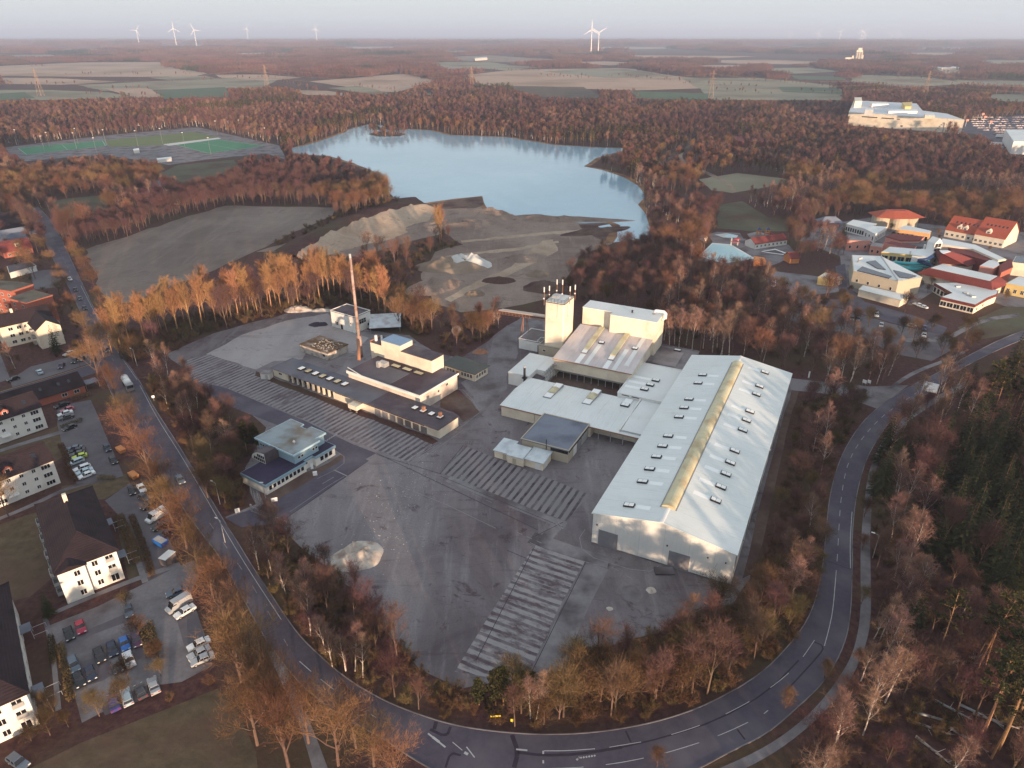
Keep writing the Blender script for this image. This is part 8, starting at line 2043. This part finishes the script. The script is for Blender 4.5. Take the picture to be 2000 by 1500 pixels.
# low detail trees for the country beyond
FARSRC = []
for i in range(5):
    T, C = bare_tree(RG(200 + i), h=14, spread=.58, fork=.3, twigs=420, ang=.58, nlimb=5, tw=.22, tl=2.1, rt=.3)
    C2 = MB(); C2.v, C2.f, C2.m = C.v, C.f, C.m
    FARSRC.append(joined(T, C2, M['birch'] if i == 0 else M['bark'], (M['twigbirch'], M['twigred'], M['twig'], M['farwood'], M['twigdark'])[i]))
for i in range(2):
    T, C = pine_tree(RG(210 + i), h=17, crown=.55, n=40); FARSRC.append(joined(T, C, M['pinebark'], M['pine']))
pts = []
for k, a, b, s in wild(620, 1640, 8.4, 31, 13, ['bare', 'street', 'pine', 'dusk']):
    v = {'bare': R.choice((0, 1, 1, 3)), 'street': R.choice((1, 2, 3)), 'pine': R.choice((5, 6, 5, 3)), 'dusk': R.choice((4, 4, 3))}[k]
    pts.append((a, b, v, s, R.uniform(0, 6.28)))
isl = [G(a, b) for a, b in ((728, 261), (735, 260), (742, 262), (750, 260), (757, 262), (765, 260), (772, 262), (780, 261), (786, 262), (745, 265), (760, 265), (775, 265))]
for p in isl:
    for _ in range(5): pts.append((p.x + R.uniform(-9, 9), p.y + R.uniform(-9, 9), R.choice((1, 3, 5)), R.uniform(.5, .9), R.uniform(0, 6.28)))
HL = [((160, 186), (450, 193)), ((0, 170), (150, 166)), ((330, 160), (560, 152)), ((210, 176), (300, 176)), ((560, 160), (620, 180)), ((860, 160), (940, 168)), ((1060, 148), (1150, 155)), ((1062, 152), (1148, 150)), ((1190, 150), (1330, 160)), ((1330, 165), (1500, 172)), ((1390, 178), (1520, 186)), ((1500, 160), (1650, 172)),
      ((1440, 152), (1480, 160)), ((1560, 178), (1640, 186)), ((940, 140), (1100, 138)), ((1230, 178), (1250, 190)), ((1700, 150), (1880, 160)), ((620, 150), (780, 146)), ((60, 130), (95, 131)), ((62, 128), (92, 129)), ((690, 170), (780, 178)), ((1270, 146), (1290, 148)), ((1300, 150), (1320, 150)), ((1370, 140), (1400, 142)), ((100, 148), (380, 146))]
for a_, b_ in HL:
    p, q = G(*a_), G(*b_); n_ = int((q - p).length / 13)
    for k in range(n_):
        if R.random() < .75: c_ = p.lerp(q, (k + R.random()) / n_); pts.append((c_.x + R.gauss(0, 5), c_.y + R.gauss(0, 9), R.choice((1, 2, 3, 4, 4)), R.uniform(.35, .9), R.uniform(0, 6.28)))
swarm('far_woods', pts, FARSRC)


# blocks of forest for the last kilometres
def forest_block(seed, size=70, n=75, hue=0):
    rg = random.Random(seed); b = MB()
    for _ in range(n):
        x, y, h = rg.uniform(-.5, .5) * size, rg.uniform(-.5, .5) * size, rg.uniform(11, 19)
        for q in range(34):
            t = rg.uniform(.25, 1); w = 2.9 * math.sin(math.pi * min(max(t * .95, .12), .98)) + .5; a = rg.uniform(0, 6.28)
            p = Vector((x + math.cos(a) * w * rg.random(), y + math.sin(a) * w * rg.random(), h * t)); d = (rnd_dir(rg) + Vector((0, 0, .5))).normalized()
            s = d.cross(rnd_dir(rg)).normalized() * .5
            b.add([p - s, p + s, p + d * 3.2], [(0, 1, 2)])
    return b.mesh('forest_block', M['spruce'] if hue else M['farwood'])


BL = [forest_block(300 + i) for i in range(3)] + [forest_block(310, hue=1)]
pts = []; rg = random.Random(77); y = 1640.0
while y < 11500:
    st = 66 if y < 4200 else 105 if y < 7000 else 170
    hw = .80 * y + 60; x = -hw
    while x < hw:
        a, b = x + rg.uniform(-.4, .4) * st, y + rg.uniform(-.4, .4) * st
        n2 = noise.noise(Vector((a * .0011, b * .0011, 5.5))); n3 = noise.noise(Vector((a * .004, b * .004, 2.5)))
        if n2 > (-.32 if y > 4200 else -.5) and not blocked(a, b, 12): pts.append((a, b, 3 if n3 > .38 else rg.randrange(3), rg.uniform(.8, 1.15) * st / 66 ** 1.0, rg.uniform(0, 6.28)))
        x += st
    y += st
swarm('horizon_forest', pts, BL)
print('PLANTS', len(PLANTS), 'rest', len(rest), 'far', len(pts))
# ------------------------------------------------------------------ the air
hz = MB().box(-44000, 44000, -44000, 44000, -1.5, 250)
ho = hz.build('haze', [])
hm = bpy.data.materials.new('haze_air'); hm.use_nodes = True
ht = hm.node_tree; ht.nodes.remove(ht.nodes['Principled BSDF'])
pv = ht.nodes.new('ShaderNodeVolumePrincipled'); pv.inputs['Color'].default_value = (.66, .77, 1.0, 1); pv.inputs['Density'].default_value = .000105; pv.inputs['Anisotropy'].default_value = .1
ht.links.new(pv.outputs[0], ht.nodes['Material Output'].inputs['Volume'])
ho.data.materials.clear(); ho.data.materials.append(hm); ho['kind'] = 'stuff'
